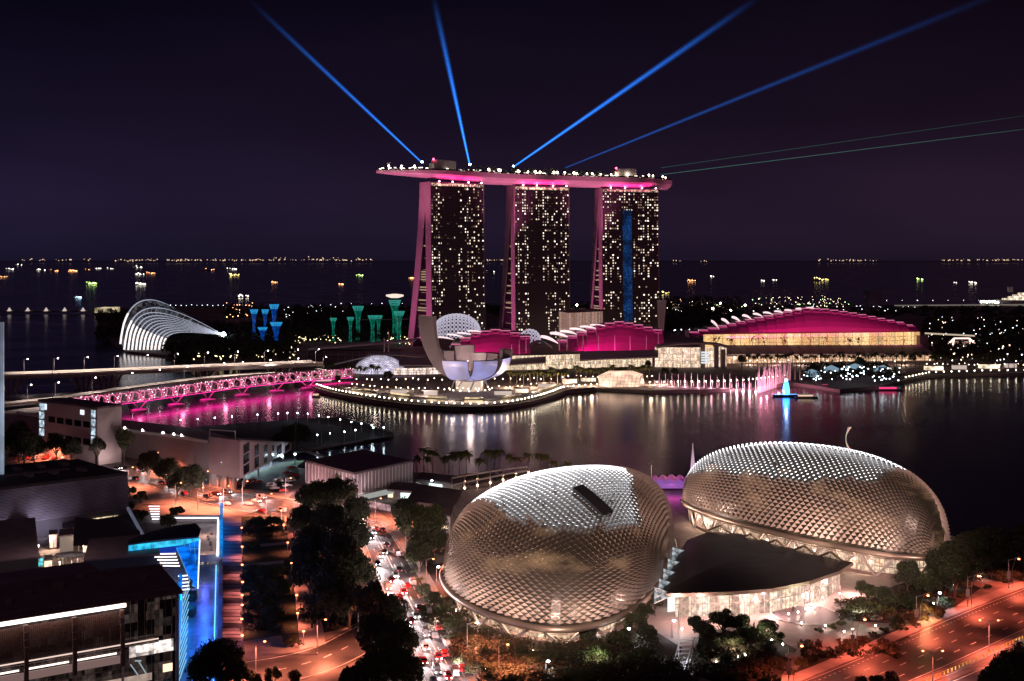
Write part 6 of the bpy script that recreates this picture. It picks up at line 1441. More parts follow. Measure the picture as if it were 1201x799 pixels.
point('hall_light', q1 + Vector((-8, -14, 6)), 5000, (1, .5, .5), 1); point('hall_light', q1.lerp(q2, .6) + Vector((8, -14, 6)), 5000, (1, .42, .55), 1); point('hall_light', q0 + Vector((0, -14, 6)), 3500, (1, .55, .55), 1)
# signboard strip on the fence
b = MB(); a_, c_ = G(424, 593, 2.6), G(458, 600, 2.6); b.obox(a_, c_ - a_, Vector((0, .3, 0)), Z * 2.6); one('hoarding', b, em('hoarding_glow', (1, .55, .62), .28, False, (.6, .2, 1.8)), 'pale pink printed hoarding above the road behind the trees', 'hoarding', origin=a_)
# low buildings on the near waterfront
def block(label, pix, z1, wm, rm, lit=None, cat='building', name='low_building', over=.8):
    pts = [G(x, y) for x, y in pix]; c0 = sum(pts, Vector()) / len(pts); t_ = thing(name, label, cat, c0)
    b = MB(); b.prism(pts, LANDZ, z1); b.build('wall', wm, t_)
    b = MB(); b.prism([c0 + (p - c0) * (1 + over / max(1, (p - c0).length)) for p in pts], z1, z1 + .5); b.build('roof', rm, t_)
    if lit:
        for (i, t0, t1, za, zb, m_) in lit:
            p, q = pts[i], pts[(i + 1) % len(pts)]; d = (q - p).normalized(); o_ = Vector((d.y, -d.x, 0)) * .12
            if o_.y > 0 and (p + q).y < 2 * c0.y: o_ = -o_
            b = MB(); u, v = p.lerp(q, t0) + o_, p.lerp(q, t1) + o_; u.z = v.z = 0; b.quad(u + Z * za, v + Z * za, v + Z * zb, u + Z * zb); b.build('window', m_, t_)
    return t_, pts
WG = em('shop_glow_warm', (1, .72, .48), 1.4, False); CG = em('shop_glow_cool', (.7, .95, .85), 1.6, False); PGl = em('shop_glow_pink', (1, .55, .5), 1.0, False)
block('dark roofed waterfront restaurant between striped hall and left dome', [(478, 604), (531, 612), (540, 592), (490, 584)], 8, M['brown_panel'], M['dark_roof'], [(0, .1, .35, 4, 6.5, WG), (0, .5, .6, 4, 6, CG)])
block('small lit kiosk building behind the round dark tree', [(455, 586), (485, 588), (490, 579), (462, 577)], 6.5, M['concrete'], M['dark_roof'], [(0, .0, .2, 3.5, 5.6, WG), (0, .5, .95, 3.5, 5.8, CG)])
block('low shed right of the striped hall at the water', [(488, 572), (540, 578), (545, 570), (496, 564)], 6, M['concrete'], M['dark_roof'], [(0, .3, .6, 3.5, 5.2, CG)])
block('low tower like pavilion beside the terrace steps', [(505, 622), (528, 626), (534, 606), (512, 602)], 9, M['pale_wall'], M['dark_roof'], [(0, .1, .9, 4, 5.2, WG)])
pg = thing('pergola', 'open white pergola frame with small warm lamps behind the left dome', 'pergola', G(575, 575)); b = MB(); w_ = MB()
rows_ = [(530, 574), (545, 571), (560, 568.5), (575, 566), (590, 563.5), (605, 561.5), (620, 560)]
for i, (x, y) in enumerate(rows_):
    for dy in (0, 9): g = G(x, y + dy * (1 - i * .08)); b.bar(g, g + Z * 5, .5); w_.ball(g + Z * 2.6 + Vector((0, -.5, 0)), .45)
    if i: 
        for dy in (0, 9): b.bar(G(*rows_[i - 1]) + Z * 5 if dy == 0 else G(rows_[i - 1][0], rows_[i - 1][1] + dy * (1 - (i - 1) * .08)) + Z * 5, (G(x, y) if dy == 0 else G(x, y + dy * (1 - i * .08))) + Z * 5, .6)
    b.bar(G(x, y) + Z * 5, G(x, y + 9 * (1 - i * .08)) + Z * 5, .5)
b.build('frame', M['pale_wall'], pg); w_.build('lamps', em('pergola_lamp', (1, .65, .42), 12), pg)
am = thing('terrace_steps', 'curved stepped terrace with warm lit risers left of the white dotted dome', 'terrace', G(540, 600))
for k in range(7):
    b = MB(); cx_, cy_ = 572, 592; pr = [(cx_ - (44 - k * 3) * math.cos(a) * .95, cy_ + (21 - k * 1.9) * math.sin(a)) for a in [math.pi * (-.35 + .9 * j / 12) for j in range(13)]]
    pts = [G(x, y, LANDZ + .8 + k * .0 + (6 - k) * .55) for x, y in pr]
    for p, q in zip(pts, pts[1:]): b.bar(p, q, 1.4, .5)
    b.build('step', M['paving_light'], am)
b = MB()
for (x, y) in ((536, 581), (533, 590), (536, 600), (545, 607), (531, 571), (556, 612)): g = G(x, y, 4); b.bar(g, g + Vector((2.6, 0, .1)), .35, .35)
b.build('riser_lights', em('riser_glow', (1, .75, .5), 3.0), am)
b = MB(); b.poly([G(x, y, 3.1) for x, y in ((540, 585), (560, 573), (600, 570), (598, 590), (575, 606), (550, 604))][::-1]); struct('terrace_floor', b, M['paving_light'])
# outdoor stage with magenta light + white sail
og = thing('outdoor_stage', 'magenta lit outdoor theatre canopy between the two domes', 'stage', G(790, 578)); 
for k in range(5):
    b = MB(); x = 766 + k * 10; Ys = 545; pts = [P(x + t * 11 / 6, 569 - 4.5 * math.sin(math.pi * t / 6) + abs(k - 2) * .6, Ys) for t in range(7)]
    for p, q in zip(pts, pts[1:]): b.quad(p, q, q + Vector((0, 12, 1)), p + Vector((0, 12, 1)))
    b.build('canopy_shell', em('stage_magenta', (.8, .03, .5), .22, True, (.3, .2, 1.6), base=(.7, .5, .6)) if k == 0 else bpy.data.materials['stage_magenta'], og)
b = MB(); b.obox(P(765, 573, 540), P(815, 573, 540) - P(765, 573, 540), Vector((0, 12, 0)), Z * 2); b.build('stage_floor', em('stage_strip', (.5, .18, .8), .4, False), og)
point('stage_light', P(790, 568, 536), 2500, (1, .1, .75), 1, og)
sa = thing('white_sail_mast', 'tall white triangular sail mast standing between the two domes', 'mast', G(812, 570)); Ys = 540; b = MB(); b.add([P(812.5, 520, Ys), P(809, 558, Ys), P(816, 556, Ys), P(813, 555, Ys + 2)], [(0, 1, 2), (0, 2, 3), (0, 3, 1), (1, 3, 2)]); b.build('sail', em('sail_lilac', (.62, .50, .85), .42, False, base=(.6, .55, .65)), sa)
b = MB(); g = P(812.5, 520, Ys); b.tube([Vector((g.x, g.y, LANDZ)), g], .22, 6); b.build('pole', M['white_paint'], sa)
b = MB(); g = G(764, 590); b.tube([g, g + Z * 16], .15, 5); one('slim_mast', b, M['white_paint'], 'thin pale mast at the upper right edge of the left dome', 'mast', 'slim dark masts', origin=g)

# ================================================================ LEFT FOREGROUND BUILDINGS
# B1: near building with long glowing soffit
b1 = thing('glazed_building', 'large dark building at the lower left with a glowing strip under its roof', 'building', G(190, 900))
R0 = Vector(((206 - CX) / FPX * 284, 284, 0)); dd = Vector((-.83, -.56, 0)); nn = Vector((.56, -.83, 0)); ZE = zat(692, 284)
def F(s, z, o=0): return R0 + dd * s + nn * o + Z * z
b = MB(); b.quad(F(0, 0), F(70, 0), F(70, ZE - .2), F(0, ZE - .2)); b.quad(F(0, 0), F(0, ZE - .2), F(0, ZE - .2) - nn * 26, F(0, 0) - nn * 26); b.quad(F(70, 0), F(70, 0) - nn * 26, F(70, ZE) - nn * 26, F(70, ZE)); b.quad(F(0, 0) - nn * 26, F(0, ZE) - nn * 26, F(70, ZE) - nn * 26, F(70, 0) - nn * 26)
b.build('glass_wall', room_glass('b_glass', (1, .55, .42), .045, (1.6, 1.6, 2), .0, .35, False, (.7, .6, .6)), b1)
rb = [F(-1.2, ZE, 1.5), F(70, ZE, 1.5), F(70, ZE + 3.5, -13), F(13, ZE + 3.5, -13), F(-.5, ZE + 3.2, -13)]
b = MB(); b.poly(rb[::-1]); b.quad(rb[0] - Z * .7, rb[1] - Z * .7, rb[1], rb[0]); b.quad(rb[4] - Z * .7, rb[0] - Z * .7, rb[0], rb[4]); b.quad(F(-1.2, ZE - .7, 1.5), F(-1.2, ZE - .7, -1), F(70, ZE - .7, -1), F(70, ZE - .7, 1.5)); b.build('roof', M['dark_roof'], b1)
b = MB(); b.quad(rb[3] , rb[2], rb[2] - nn * 13 - Z * .5, rb[3] - nn * 13 - Z * .5); b.build('rear_roof', M['grey_roof'], b1)
b = MB(); b.obox(F(11.5, ZE - 1.9, .35), dd * 58, nn * .5, Z * .75); b.build('soffit_strip', em('soffit_strip_glow', (1, .80, .70), 3.4), b1)
for s_ in (17, 28, 38, 48, 60): area('soffit_light', F(s_, ZE - 1.5, 2.1), F(s_, ZE - 4.2, 1.0), 90, (1, .60, .46), 9, .3, b1)
cur = MB(); nw = 130
for k in range(nw):
    s = 12.3 + k * .42
    for j in range(6):
        t0, t1 = j / 6, (j + 1) / 6; o0, o1 = .5 + 1.0 * math.sin(t0 * 1.4), .5 + 1.0 * math.sin(t1 * 1.4); z0, z1 = ZE - 2.6 - 7.0 * t0, ZE - 2.6 - 7.0 * t1
        cur.quad(F(s, z0, o0), F(s + .40, z0, o0 + .13), F(s + .40, z1, o1 + .13), F(s, z1, o1))
cur.build('curved_louvres', mat('louvre_panel', (.13, .085, .08), .5, noise=(3, .5)), b1)
for s in (12.2, 22.5, 32.5, 42.5, 53):
    b = MB()
    for j in range(6):
        t0, t1 = j / 6, (j + 1) / 6; b.obox(F(s, ZE - 2.2 - 9.2 * t1, 1.0 + 1.0 * math.sin(t1 * 1.4)), dd * .9, nn * .5 + Vector((0, 0, 0)), Z * 9.2 / 6)
    b.obox(F(s, ZE - 14.5, 1.8), dd * .9, nn * .6, Z * 3.4); b.build('rib', M['brown_panel'], b1)
    b = MB(); b.bar(F(s + .4, ZE - 24, 2), F(s + .4, ZE - 14.4, 2), .45); b.build('pillar', M['pale_wall'], b1)
for (z, h, m_, o, s0) in ((ZE - 10.0, .25, em('ledge_glow', (1, .74, .64), .9, False), 1.6, 4.5), (ZE - 10.6, .2, M['pale_wall'], 1.7, 4.5), (ZE - 11.2, .12, M['pale_wall'], 1.7, 11), (ZE - 13.9, 1.7, em('parapet_glow', (1, .62, .58), .17, False), 1.5, 12), (ZE - 18.9, 1.6, em('base_wall_glow', (1, .74, .62), .42, False, (.3, .6, 1.3)), 1.5, 6)):
    b = MB(); b.obox(F(s0, z, o), dd * (70 - s0), nn * .2, Z * h); b.build('ledge', m_, b1)
for k in range(5): b = MB(); b.obox(F(13.5 + k * 10.3, ZE - 12.1 , .4), dd * 8.5, nn * .2, Z * .32); b.build('tube_light', em('tube_glow', (1, .78, .66), 2.4) if k == 0 else bpy.data.materials['tube_glow'], b1)
b = MB()
for k in range(44): s = .8 + k * 1.58; b.bar(F(s, 0, .12), F(s, ZE - (1 if s < 11 else 11), .12), .1)
for z in range(1, 9): b.bar(F(0, z * 2.0 - 1.2, .12), F(70, z * 2.0 - 1.2, .12), .1)
b.build('mullions', M['brown_panel'], b1)
b = MB(); b.quad(F(.6, ZE - 13.6, .2), F(10.6, ZE - 13.6, .2), F(10.6, ZE - 10.9, .2), F(.6, ZE - 10.9, .2)); b.build('office_window', room_glass('office_glow', (.95, .88, .88), 1.1, (1.6, 1.6, 3), .3, 0, True, (1, .8, .7)), b1)
b = MB(); b.quad(F(.8, ZE - 18.2, .2), F(3, ZE - 18.2, .2), F(3, ZE - 16.4, .2), F(.8, ZE - 16.4, .2)); b.build('office_window', WG, b1)
b = MB(); b.bar(F(10.4, ZE - 15, .4), F(7.6, ZE - 19.5, .6), .25); b.bar(F(8.6, ZE - 14.6, .4), F(6.2, ZE - 19, .6), .25); b.bar(F(9.4, ZE - 14.4, .4), F(8, ZE - 14.6, .4), .25); b.build('stair_rail', em('stair_rail_glow', (.55, .7, .75), .5, False), b1)
b = MB(); b.bar(F(-.3, 0, .3), F(-.3, ZE - .7, .3), .6, .6); b.build('corner_post', mat('corner_post', (.3, .3, .36), .4, .4), b1)
for k in range(9):
    s_, t_2 = 4 + k * 6.2 + RNG.uniform(-1, 1), RNG.uniform(-12.5, -3); b = MB(); w_3, d_3, h_3 = RNG.uniform(1.2, 3), RNG.uniform(1, 2), RNG.uniform(.5, 1.1)
    b.obox(F(s_, ZE + .2 - t_2 * .2, t_2), dd * w_3, -nn * d_3, Z * (h_3 + .8)); b.build('roof_unit', M['grey_roof'], b1)
b = MB()
for k in range(40): b.bar(F(k * 1.7, ZE + .1, 1.3), F(k * 1.7, ZE + 1.0, 1.3), .06)
b.bar(F(0, ZE + 1.0, 1.3), F(68, ZE + 1.0, 1.3), .07); b.build('roof_railing', M['steel'], b1)
# B2: louvred block behind
b2 = thing('louvred_block', 'dark louvred block with rooftop vents behind the food court', 'building', G(60, 630)); Y2 = 470
f0, f1 = P(-60, 580, 440), P(150, 562, 484); f0.z = f1.z = 0; d2 = (f1 - f0).normalized(); n2 = Vector((d2.y, -d2.x, 0)); z2 = 22.5; L2 = (f1 - f0).length
b = MB(); b.prism([f0, f1, f1 - n2 * 48, f0 - n2 * 48], LANDZ, z2 - .3); b.build('wall', mat('block_wall', (.07, .055, .07), .8), b2)
b = MB(); b.prism([f0, f1, f1 - n2 * 48 - d2 * 6, f0 - n2 * 48], z2 - .3, z2 + .3); b.build('roof', mat('block_roof', (.05, .04, .042), .8, noise=(.3, .3)), b2)
b = MB()
for k in range(26): z = 9.0 + k * .5; b.obox(f0 + n2 * (.15 + .2 * (k % 2)) + Z * z, d2 * (L2), n2 * .35, Z * .2)
b.build('louvres', mat('louvres', (.26, .21, .26), .6, noise=(.15, .35)), b2)
for s, t in ((.50, 14), (.64, 13), (.80, 12), (.52, 30), (.66, 30), (.80, 30)):
    b = MB(); b.obox(f0 + d2 * L2 * s - n2 * t + Z * z2, d2 * 2.2, -n2 * 6, Z * 1.5); b.build('roof_vent', M['grey_roof'], b2)
b = MB(); b.obox(f0 + d2 * L2 * .42 - n2 * 21 + Z * z2, d2 * 24, -n2 * 1.2, Z * .9); b.build('duct', M['grey_roof'], b2)
b = MB(); b.obox(f0 + d2 * L2 * .77 + n2 * .3 + Z * 4.8, d2 * 11, n2 * .3, Z * 2); b.build('lit_window', em('food_glow', (1, .80, .5), 1.0, False, (.8, .2, 1.6)), b2)
area('green_wall_light', f0 + d2 * L2 * .8 + n2 * 4 + Z * 5, f0 + d2 * L2 * .8 + Z * 9, 9000, (.75, 1, .25), 16, 1)
area('louvre_fill', f0 + d2 * L2 * .35 + n2 * 8 + Z * 5, f0 + d2 * L2 * .35 + Z * 14, 5000, (.62, .62, .8), 30, 1)  # unseen fill light added to brighten the louvres
# stair tower on its roof corner and pale pavilion
block('small pale stair hut in front of the louvred block', [(8, 646), (34, 642), (33, 626), (10, 629)], 10, M['pale_wall'], M['pale_wall'], [(0, .4, .75, 7, 9.5, CG)], over=.2)
block('low dark hall at the left frame edge beside the round skylight', [(-60, 700), (45, 690), (40, 640), (-60, 650)], 12, M['dark_metal'], M['dark_roof'])
block('green lit low wing under the louvred block', [(75, 632), (160, 618), (160, 610), (75, 622)], 6, mat('green_lit_wall', (.25, .32, .16), .8), M['dark_roof'], [(0, .5, .7, 3, 5.4, WG)])  # green light painted into the wall colour
# tent roofs
tn = thing('tent_roof', 'dark stretched tent roof with drooping edge beside the food court', 'tent roof', G(128, 650)); b = MB(); pts = []
for i in range(9):
    for j in range(5):
        u, v = i / 8, j / 4; x = 88 + (160 - 88) * u + 8 * (1 - v) * (u - .3); y0_, y1_ = 640 - 10 * u + 4 * math.sin(math.pi * u), 606 - 5 * u + 5 * math.sin(math.pi * u); y = y0_ * (1 - v) + y1_ * v; pts.append(G(x, y - 0, 8.5 + .8 * math.sin(math.pi * v)))
b.add(pts, [(i * 5 + j, (i + 1) * 5 + j, (i + 1) * 5 + j + 1, i * 5 + j + 1) for i in range(8) for j in range(4)]); b.build('membrane', mat('tent_fabric', (.035, .025, .035), .7), tn, smooth=True)
b = MB()
for x, y in ((92, 650), (120, 652), (150, 645), (163, 636)): g = G(x, y); b.bar(g, g + Z * 6, .25)
b.build('poles', M['steel'], tn)
b = MB(); b.bar(G(150, 596, 13), G(172, 636, 7), .9, .9); one('slanting_beam', b, em('beam_blue_grey', (.35, .4, .6), .18, False, base=(.4, .4, .45)), 'slanting pale beam running down past the tent roof', 'beam', origin=G(160, 620))
# round skylight canopy
rc = thing('round_canopy', 'oval glass canopy with radial ribs over the food court', 'canopy', G(83, 668)); c_ = G(83, 651, 9); b = MB(); g = MB(); rx, ry = 5.0, 4.2
for k in range(16):
    a0_, a1_ = 2 * math.pi * k / 16, 2 * math.pi * (k + 1) / 16; p, q = c_ + Vector((rx * math.cos(a0_), ry * math.sin(a0_), 0)), c_ + Vector((rx * math.cos(a1_), ry * math.sin(a1_), 0)); g.add([c_ + Z * .8, p, q], [(0, 1, 2)]); b.bar(p, q, .3); b.bar(c_ + Z * .9, p + Z * .1, .16)
g.build('glass', em('canopy_glass', (.7, .55, .5), .10, False, base=(.3, .3, .3)), rc); b.build('frame', M['steel'], rc); b = MB()
for k in range(5): a = 2 * math.pi * k / 5; b.bar(c_ + Vector((4 * math.cos(a), 3 * math.sin(a), -6.4)), c_ + Vector((4 * math.cos(a), 3 * math.sin(a), 0)), .2)
b.build('columns', M['steel'], rc)
block('narrow lit glass stair behind the round canopy', [(70, 648), (86, 646), (85, 639), (71, 641)], 8, em('stair_wall_glow', (1, .75, .6), .18, False), M['grey_roof'], None)
block('warm lit food stall below the louvred block', [(80, 625), (91, 624), (91, 619), (80, 620)], 7, em('stall_wall', (1, .75, .6), .5, False), M['dark_roof'], None, over=.2)
block('flat dark roof between the blue glass wedge and the lower left building', [(100, 688), (186, 680), (180, 655), (106, 662)], 10.5, M['dark_metal'], M['dark_roof'], None)
for i_, (x_, y_, w_, c_) in enumerate([(58, 645, 9, 'p'), (98, 652, 8, 'w'), (118, 636, 10, 'p'), (52, 676, 9, 'w'), (136, 628, 7, 'p')]):
    block('small lit food stall among the dark roofs of the food court, %s from the left' % ordn([2, 3, 4, 1, 5][i_]), [(x_, y_), (x_ + w_, y_ - 1), (x_ + w_, y_ - 6), (x_, y_ - 5)], 7.5, {'p': PGl, 'w': WG}[c_] if i_ % 2 else M['brown_panel'], M['grey_roof'], [(0, .1, .45, 3.2, 6.4, WG), (0, .55, .9, 3.2, 6.4, PGl)], over=.5, name='food_stall', cat='stall')
M['cyan_glow'] = em('screen_cyan', (.05, .55, .65), .9, False, (1.0, .1, 1.8))
b = MB(); b.obox(G(30, 666, 5), G(50, 664, 5) - G(30, 666, 5), Vector((0, .5, 0)), Z * 2.6); one('food_court_screen', b, M['cyan_glow'], 'cyan glowing plants and panel left of the round canopy', 'display', origin=G(40, 665))
for i, (x, y, c) in enumerate([(45, 640, (1, .7, .55)), (50, 672, (1, .75, .5)), (98, 640, (1, .6, .5)), (115, 655, (1, .65, .6)), (70, 660, (1, .8, .6)), (30, 655, (.5, .9, 1)), (20, 605, (1, .8, .6))]):
    g = G(x, y, 5.5); b = MB(); b.ball(g, .3); b.bar(g, g - Z * 3, .08); one('court_lantern', b, em('lantern_glow', c, 18) if i < 2 else bpy.data.materials['lantern_glow'], 'small lantern in the food court courtyard, %s nearest the left edge' % ordn([3, 4, 6, 7, 5, 2, 1][i]), 'lantern', 'food court lanterns', origin=g); point('lantern_light', g, 2600, c, .3)
# left edge tower sliver
et = thing('edge_tower', 'tall pale blue tower corner cut by the left frame edge', 'tower', P(-30, 600, 480)); xr = P(5.2, 500, 480).x; b = MB(); b.obox((xr - 26, 480, LANDZ), (24.4, 0, 0), (xr / 24 * 1.0, 20 * 1.02, 0), (0, 0, 81)); b.build('wall', M['glass_dark'], et)
b = MB(); b.obox((xr - 1.3, 479, 12), (1.3, 0, 0), (0, .8, 0), (0, 0, zat(378, 479) - 12)); b.build('corner_fin', em('fin_glow', (.32, .42, .55), .55, False, (.06, .4, 1.3), base=(.4, .45, .5)), et)
# blue glass wedge
bw_t = thing('blue_glass_wedge', 'dark leaf shaped roof over a brilliant blue glass wedge', 'building', G(200, 680)); zt_ = 13.
rt = [G(150, 640, zt_), G(170, 637, zt_), G(200, 634, zt_), G(233, 631, zt_), G(236, 622, zt_ + .6), G(229, 615, zt_ + 1), G(205, 618, zt_ + .8), G(175, 626, zt_ + .4), G(152, 635, zt_)]
b = MB(); b.poly([p + Z * .5 for p in rt][::-1]); b.poly(rt)
for i in range(9): b.quad(rt[i], rt[(i + 1) % 9], rt[(i + 1) % 9] + Z * .5, rt[i] + Z * .5)
b.build('roof', mat('wedge_roof', (.02, .022, .03), .4), bw_t)
BLUE = (.0, .28, 1.0); CY = em('wedge_cyan', (.02, .52, .85), 1.0, True, (.5, .5, 1.5)); DB = em('wedge_blue', (.0, .16, .95), .9, True, (.25, .3, 1.6))
b = MB(); e0, e1 = rt[0], rt[3]; k_ = Vector((.2, .6, 0)); b.quad(e0 + k_ - Z * 1.9, e1 + k_ - Z * 1.9, e1 + k_, e0 + k_); b.build('clerestory_glass', CY, bw_t)
b = MB(); b.quad(e0 + k_ - Z * 4.0, e1 + k_ - Z * 4.0, e1 + k_ - Z * 1.9, e0 + k_ - Z * 1.9); b.build('blue_band', em('band_blue', (.0, .06, .75), .35, True), bw_t)
tipg = G(226, 688, 3.2); A1_ = G(203, 634, zt_ - 1.2); A2_ = e1 + k_ - Z * .8; A3_ = G(232, 690, 4)
wq = [A1_, A2_, A3_, tipg]; b = MB(); b.add([A1_, A2_, A3_, tipg], [(0, 1, 2, 3)]); b.build('blue_glass', DB, bw_t)
b = MB()
for t in (0, .2, .4, .6, .8, 1): b.bar(A1_.lerp(A2_, t) + Vector((0, -.15, .1)), tipg.lerp(A3_, t) + Vector((0, -.15, .1)), .13)
for t in (.2, .4, .6, .8): b.bar(A1_.lerp(tipg, t) + Vector((0, -.15, .1)), A2_.lerp(A3_, t) + Vector((0, -.15, .1)), .13)
for t in range(13): b.bar(e0.lerp(e1, t / 12) + k_ * .6 - Z * 1.9, e0.lerp(e1, t / 12) + k_ * .6, .12)
b.build('frame', em('frame_cyan', (.1, .6, 1), .45, False, base=(.3, .3, .35)), bw_t)
b = MB(); b.bar(A2_, A3_, .35); b.build('edge_light', em('edge_white', (.8, .9, 1), 2.2), bw_t)
point('wedge_light', G(215, 700, 8), 2500, (.0, .25, 1), 1, bw_t)
# white step strips
st = thing('strip_steps', 'bright white light strip steps below the blue wedge', 'steps', G(195, 670))
for k in range(5): a_, c_ = G(178 + k * 3.3, 650 + k * 3.4, 10.2 - k * .3), G(206 + k * 1.2, 649.5 + k * 3.6, 10.2 - k * .3); b = MB(); b.bar(a_, c_, .4, .3); b.build('strip', em('strip_white', (.92, .9, 1), 2.0) if k == 0 else bpy.data.materials['strip_white'], st)
st = thing('strip_steps', 'upper white light strip steps among the trees by the slanting beam', 'steps', G(182, 600))
for k in range(6): a_, c_ = G(174.5 + k * .8, 594 + k * 3, 5 - k * .3), G(187, 594 + k * 3, 5 - k * .3); b = MB(); b.bar(a_, c_, .5, .3); b.build('strip', bpy.data.materials['strip_white'], st)
st = thing('strip_steps', 'lower white light strip steps beside the dark building corner', 'steps', G(218, 690))
for k in range(5): a_, c_ = G(209 + k * .8, 676 + k * 4, 6 - k * .5), G(220 + k * .6, 675 + k * 4, 6 - k * .5); b = MB(); b.bar(a_, c_, .4, .3); b.build('strip', bpy.data.materials['strip_white'], st)
# court frame walls
cf = thing('court_wall', 'low white wall outlining the court with bright light strips and blue right side', 'wall', G(230, 630))
b = MB(); b.bar(G(202, 608, 4), G(258, 608, 4), .8, 2.4); b.bar(G(257, 608, 4), G(256.5, 655, 4), .7, 2.4); b.bar(G(228, 656, 4), G(257, 654, 4), .8, 2.4); b.build('wall', M['pale_wall'], cf)
b = MB(); b.bar(G(202, 607.5, 5.5), G(256, 607.5, 5.5), .35, .3); b.bar(G(255.5, 609, 5.5), G(255, 652, 5.5), .35, .3); b.build('strip_light', em('court_strip', (.85, .9, 1), 4.5), cf)
b = MB(); b.obox(G(258.2, 606), G(257.6, 660) - G(258.2, 606), Vector((1.1, 0, 0)), Z * 5.5); b.build('blue_wall', em('wall_blue', (.0, .30, 1), .75, True, (.2, .5, 1.4)), cf)
b = MB(); b.obox(G(257.2, 661), G(254.5, 812) - G(257.2, 661), Vector((1.2, 0, 0)), Z * 2.2); b.build('wall', mat('blue_grey_wall', (.35, .38, .45), .6), cf)
b = MB(); b.bar(G(253.5, 663, 3.4), G(250, 812, 3.4), .16, .16); b.build('blue_strip', em('court_blue_strip', (.1, .42, 1), 4), cf)
for y, c, pw in ((618, (1, .55, .45), 1300), (640, (1, .55, .45), 1300), (675, (.08, .22, 1), 1800), (700, (.03, .22, 1), 2200), (725, (.02, .22, 1), 2600), (750, (.02, .25, 1), 2400), (780, (.02, .25, 1), 2400)): point('court_light', G(240, y, 6), pw * .8, (c[0] * .8, c[1] * (.55 if c[2] == 1 else 1), c[2]), .8)
for i, (x, y) in enumerate([(247, 640), (248, 646), (244, 633), (248, 628), (241, 660)]): g = G(x, y); b = MB(); b.lathe([(.5, 0), (.65, .5), (.3, .55)], g, 8); b.ball(g + Z * 1.1, .6, 0, 6, .8); one('planter_pot', b, M['brown_panel'], 'small round planter on the pink court terrace, %s by depth' % ordn(i + 1), 'planter', 'court planters', origin=g)
for i, (x, y) in enumerate([(229, 672), (227, 688), (225, 704), (224, 722)]): g = G(x, y); b = MB(); b.box(g + Z * 1.2, (2.2, 4.2, 2.4)); one('hedge_box', b, M['leaf_b'], 'clipped dark green hedge box along the blue court, %s from the back' % ordn(i + 1), 'hedge', 'court hedges', origin=g)
gw = thing('glass_arcade', 'blue lit glass front along the left side of the court', 'shopfront', G(216, 740)); b = MB(); b.obox(G(214, 700), G(207, 812) - G(214, 700), Vector((-1, 0, 0)), Z * 7); b.build('glass', em('front_blue', (.0, .22, 1), .8, True, (.3, .3, 1.6)), gw)
b = MB()
for k in range(12): a_ = G(215 - k * .55, 702 + k * 9, 2.5); b.bar(a_, a_ + Vector((1.6, 1.5, 5.2)), .15, .15)
for z in (4.4, 6.6, 8.8): b.bar(G(214.6, 700, z), G(207.6, 812, z), .14)
b.build('frame', em('front_frame', (.3, .75, 1), .9, False), gw)

for x_, y_, z_, pw_ in ((40, 690, 26, 2500), (120, 670, 22, 2500), (60, 600, 26, 3500), (20, 640, 20, 2000)): point('roof_fill', G(x_, y_, z_), pw_, (.9, .62, .62), 1.5)  # unseen points added to lift the dark foreground roofs
# ================================================================ TREES
def tree_mesh(name, seed, R, Hc, n, leaf, lobes, m, flat=.75):
    rg = np.random.default_rng(seed); V = []
    for k in range(lobes):
        d = rg.normal(size=3); d /= np.linalg.norm(d); d[2] = abs(d[2]) * 1.0 - .3; c_ = np.array([0, 0, Hc]) + d * R * rg.uniform(.55, 1.0) * np.array([.82, .82, .62 * flat + .2]); r = R * rg.uniform(.18, .40)
        m_ = n // lobes; q = rg.normal(size=(m_, 3)); q /= np.linalg.norm(q, axis=1)[:, None]; rad = rg.uniform(.55, 1.08, (m_, 1)) ** .7
        p = c_ + q * rad * np.array([r, r, r * .75]); a = rg.normal(size=(m_, 3)); a /= np.linalg.norm(a, axis=1)[:, None]; b2 = rg.normal(size=(m_, 3)); b2 /= np.linalg.norm(b2, axis=1)[:, None]
        s = rg.uniform(.6, 1.3, (m_, 1)) * leaf; V.append(np.stack([p - a * s, p - b2 * s * .6, p + a * s, p + b2 * s * .6], 1))
    V = np.concatenate(V).reshape(-1, 3); nf = len(V) // 4; me = bpy.data.meshes.new(name)
    me.vertices.add(len(V)); me.vertices.foreach_set('co', V.ravel()); me.loops.add(len(V)); me.loops.foreach_set('vertex_index', np.arange(len(V)))
    me.polygons.add(nf); me.polygons.foreach_set('loop_start', np.arange(nf) * 4); me.materials.append(m); me.update(calc_edges=True); return me
def tree_proto(kind, seed, R, H, n, leaf, lobes, m, flat=.75):
    root = thing('broadleaf_tree' if kind != 'bush' else 'bush', 'x', 'tree' if kind != 'bush' else 'bush', (0, 0, 0)); b = MB(); Hc = H - R * .75; rd = random.Random(seed)
    if kind != 'bush':
        b.tube([(0, 0, 0), (.1, .05, Hc * .4), (.2, -.1, Hc * .75)], [R * .075, R * .055, R * .045], 7)
        for k in range(6): a = k * 1.05 + rd.random(); e_ = (math.cos(a) * R * .55, math.sin(a) * R * .55, Hc + R * .2 * rd.random()); b.tube([(.1, 0, Hc * .45 + k * .1), (e_[0] * .5, e_[1] * .5, Hc * .8), e_], [R * .04, R * .03, R * .012], 5)
        b.build('trunk', M['bark'], root)
    me = tree_mesh('crown', seed, R, Hc, n, leaf, lobes, m, flat); o = bpy.data.objects.new('crown', me); COL.objects.link(o); setpar(o, root); root['R'] = R; root['H'] = H; root['Hc'] = Hc; return root
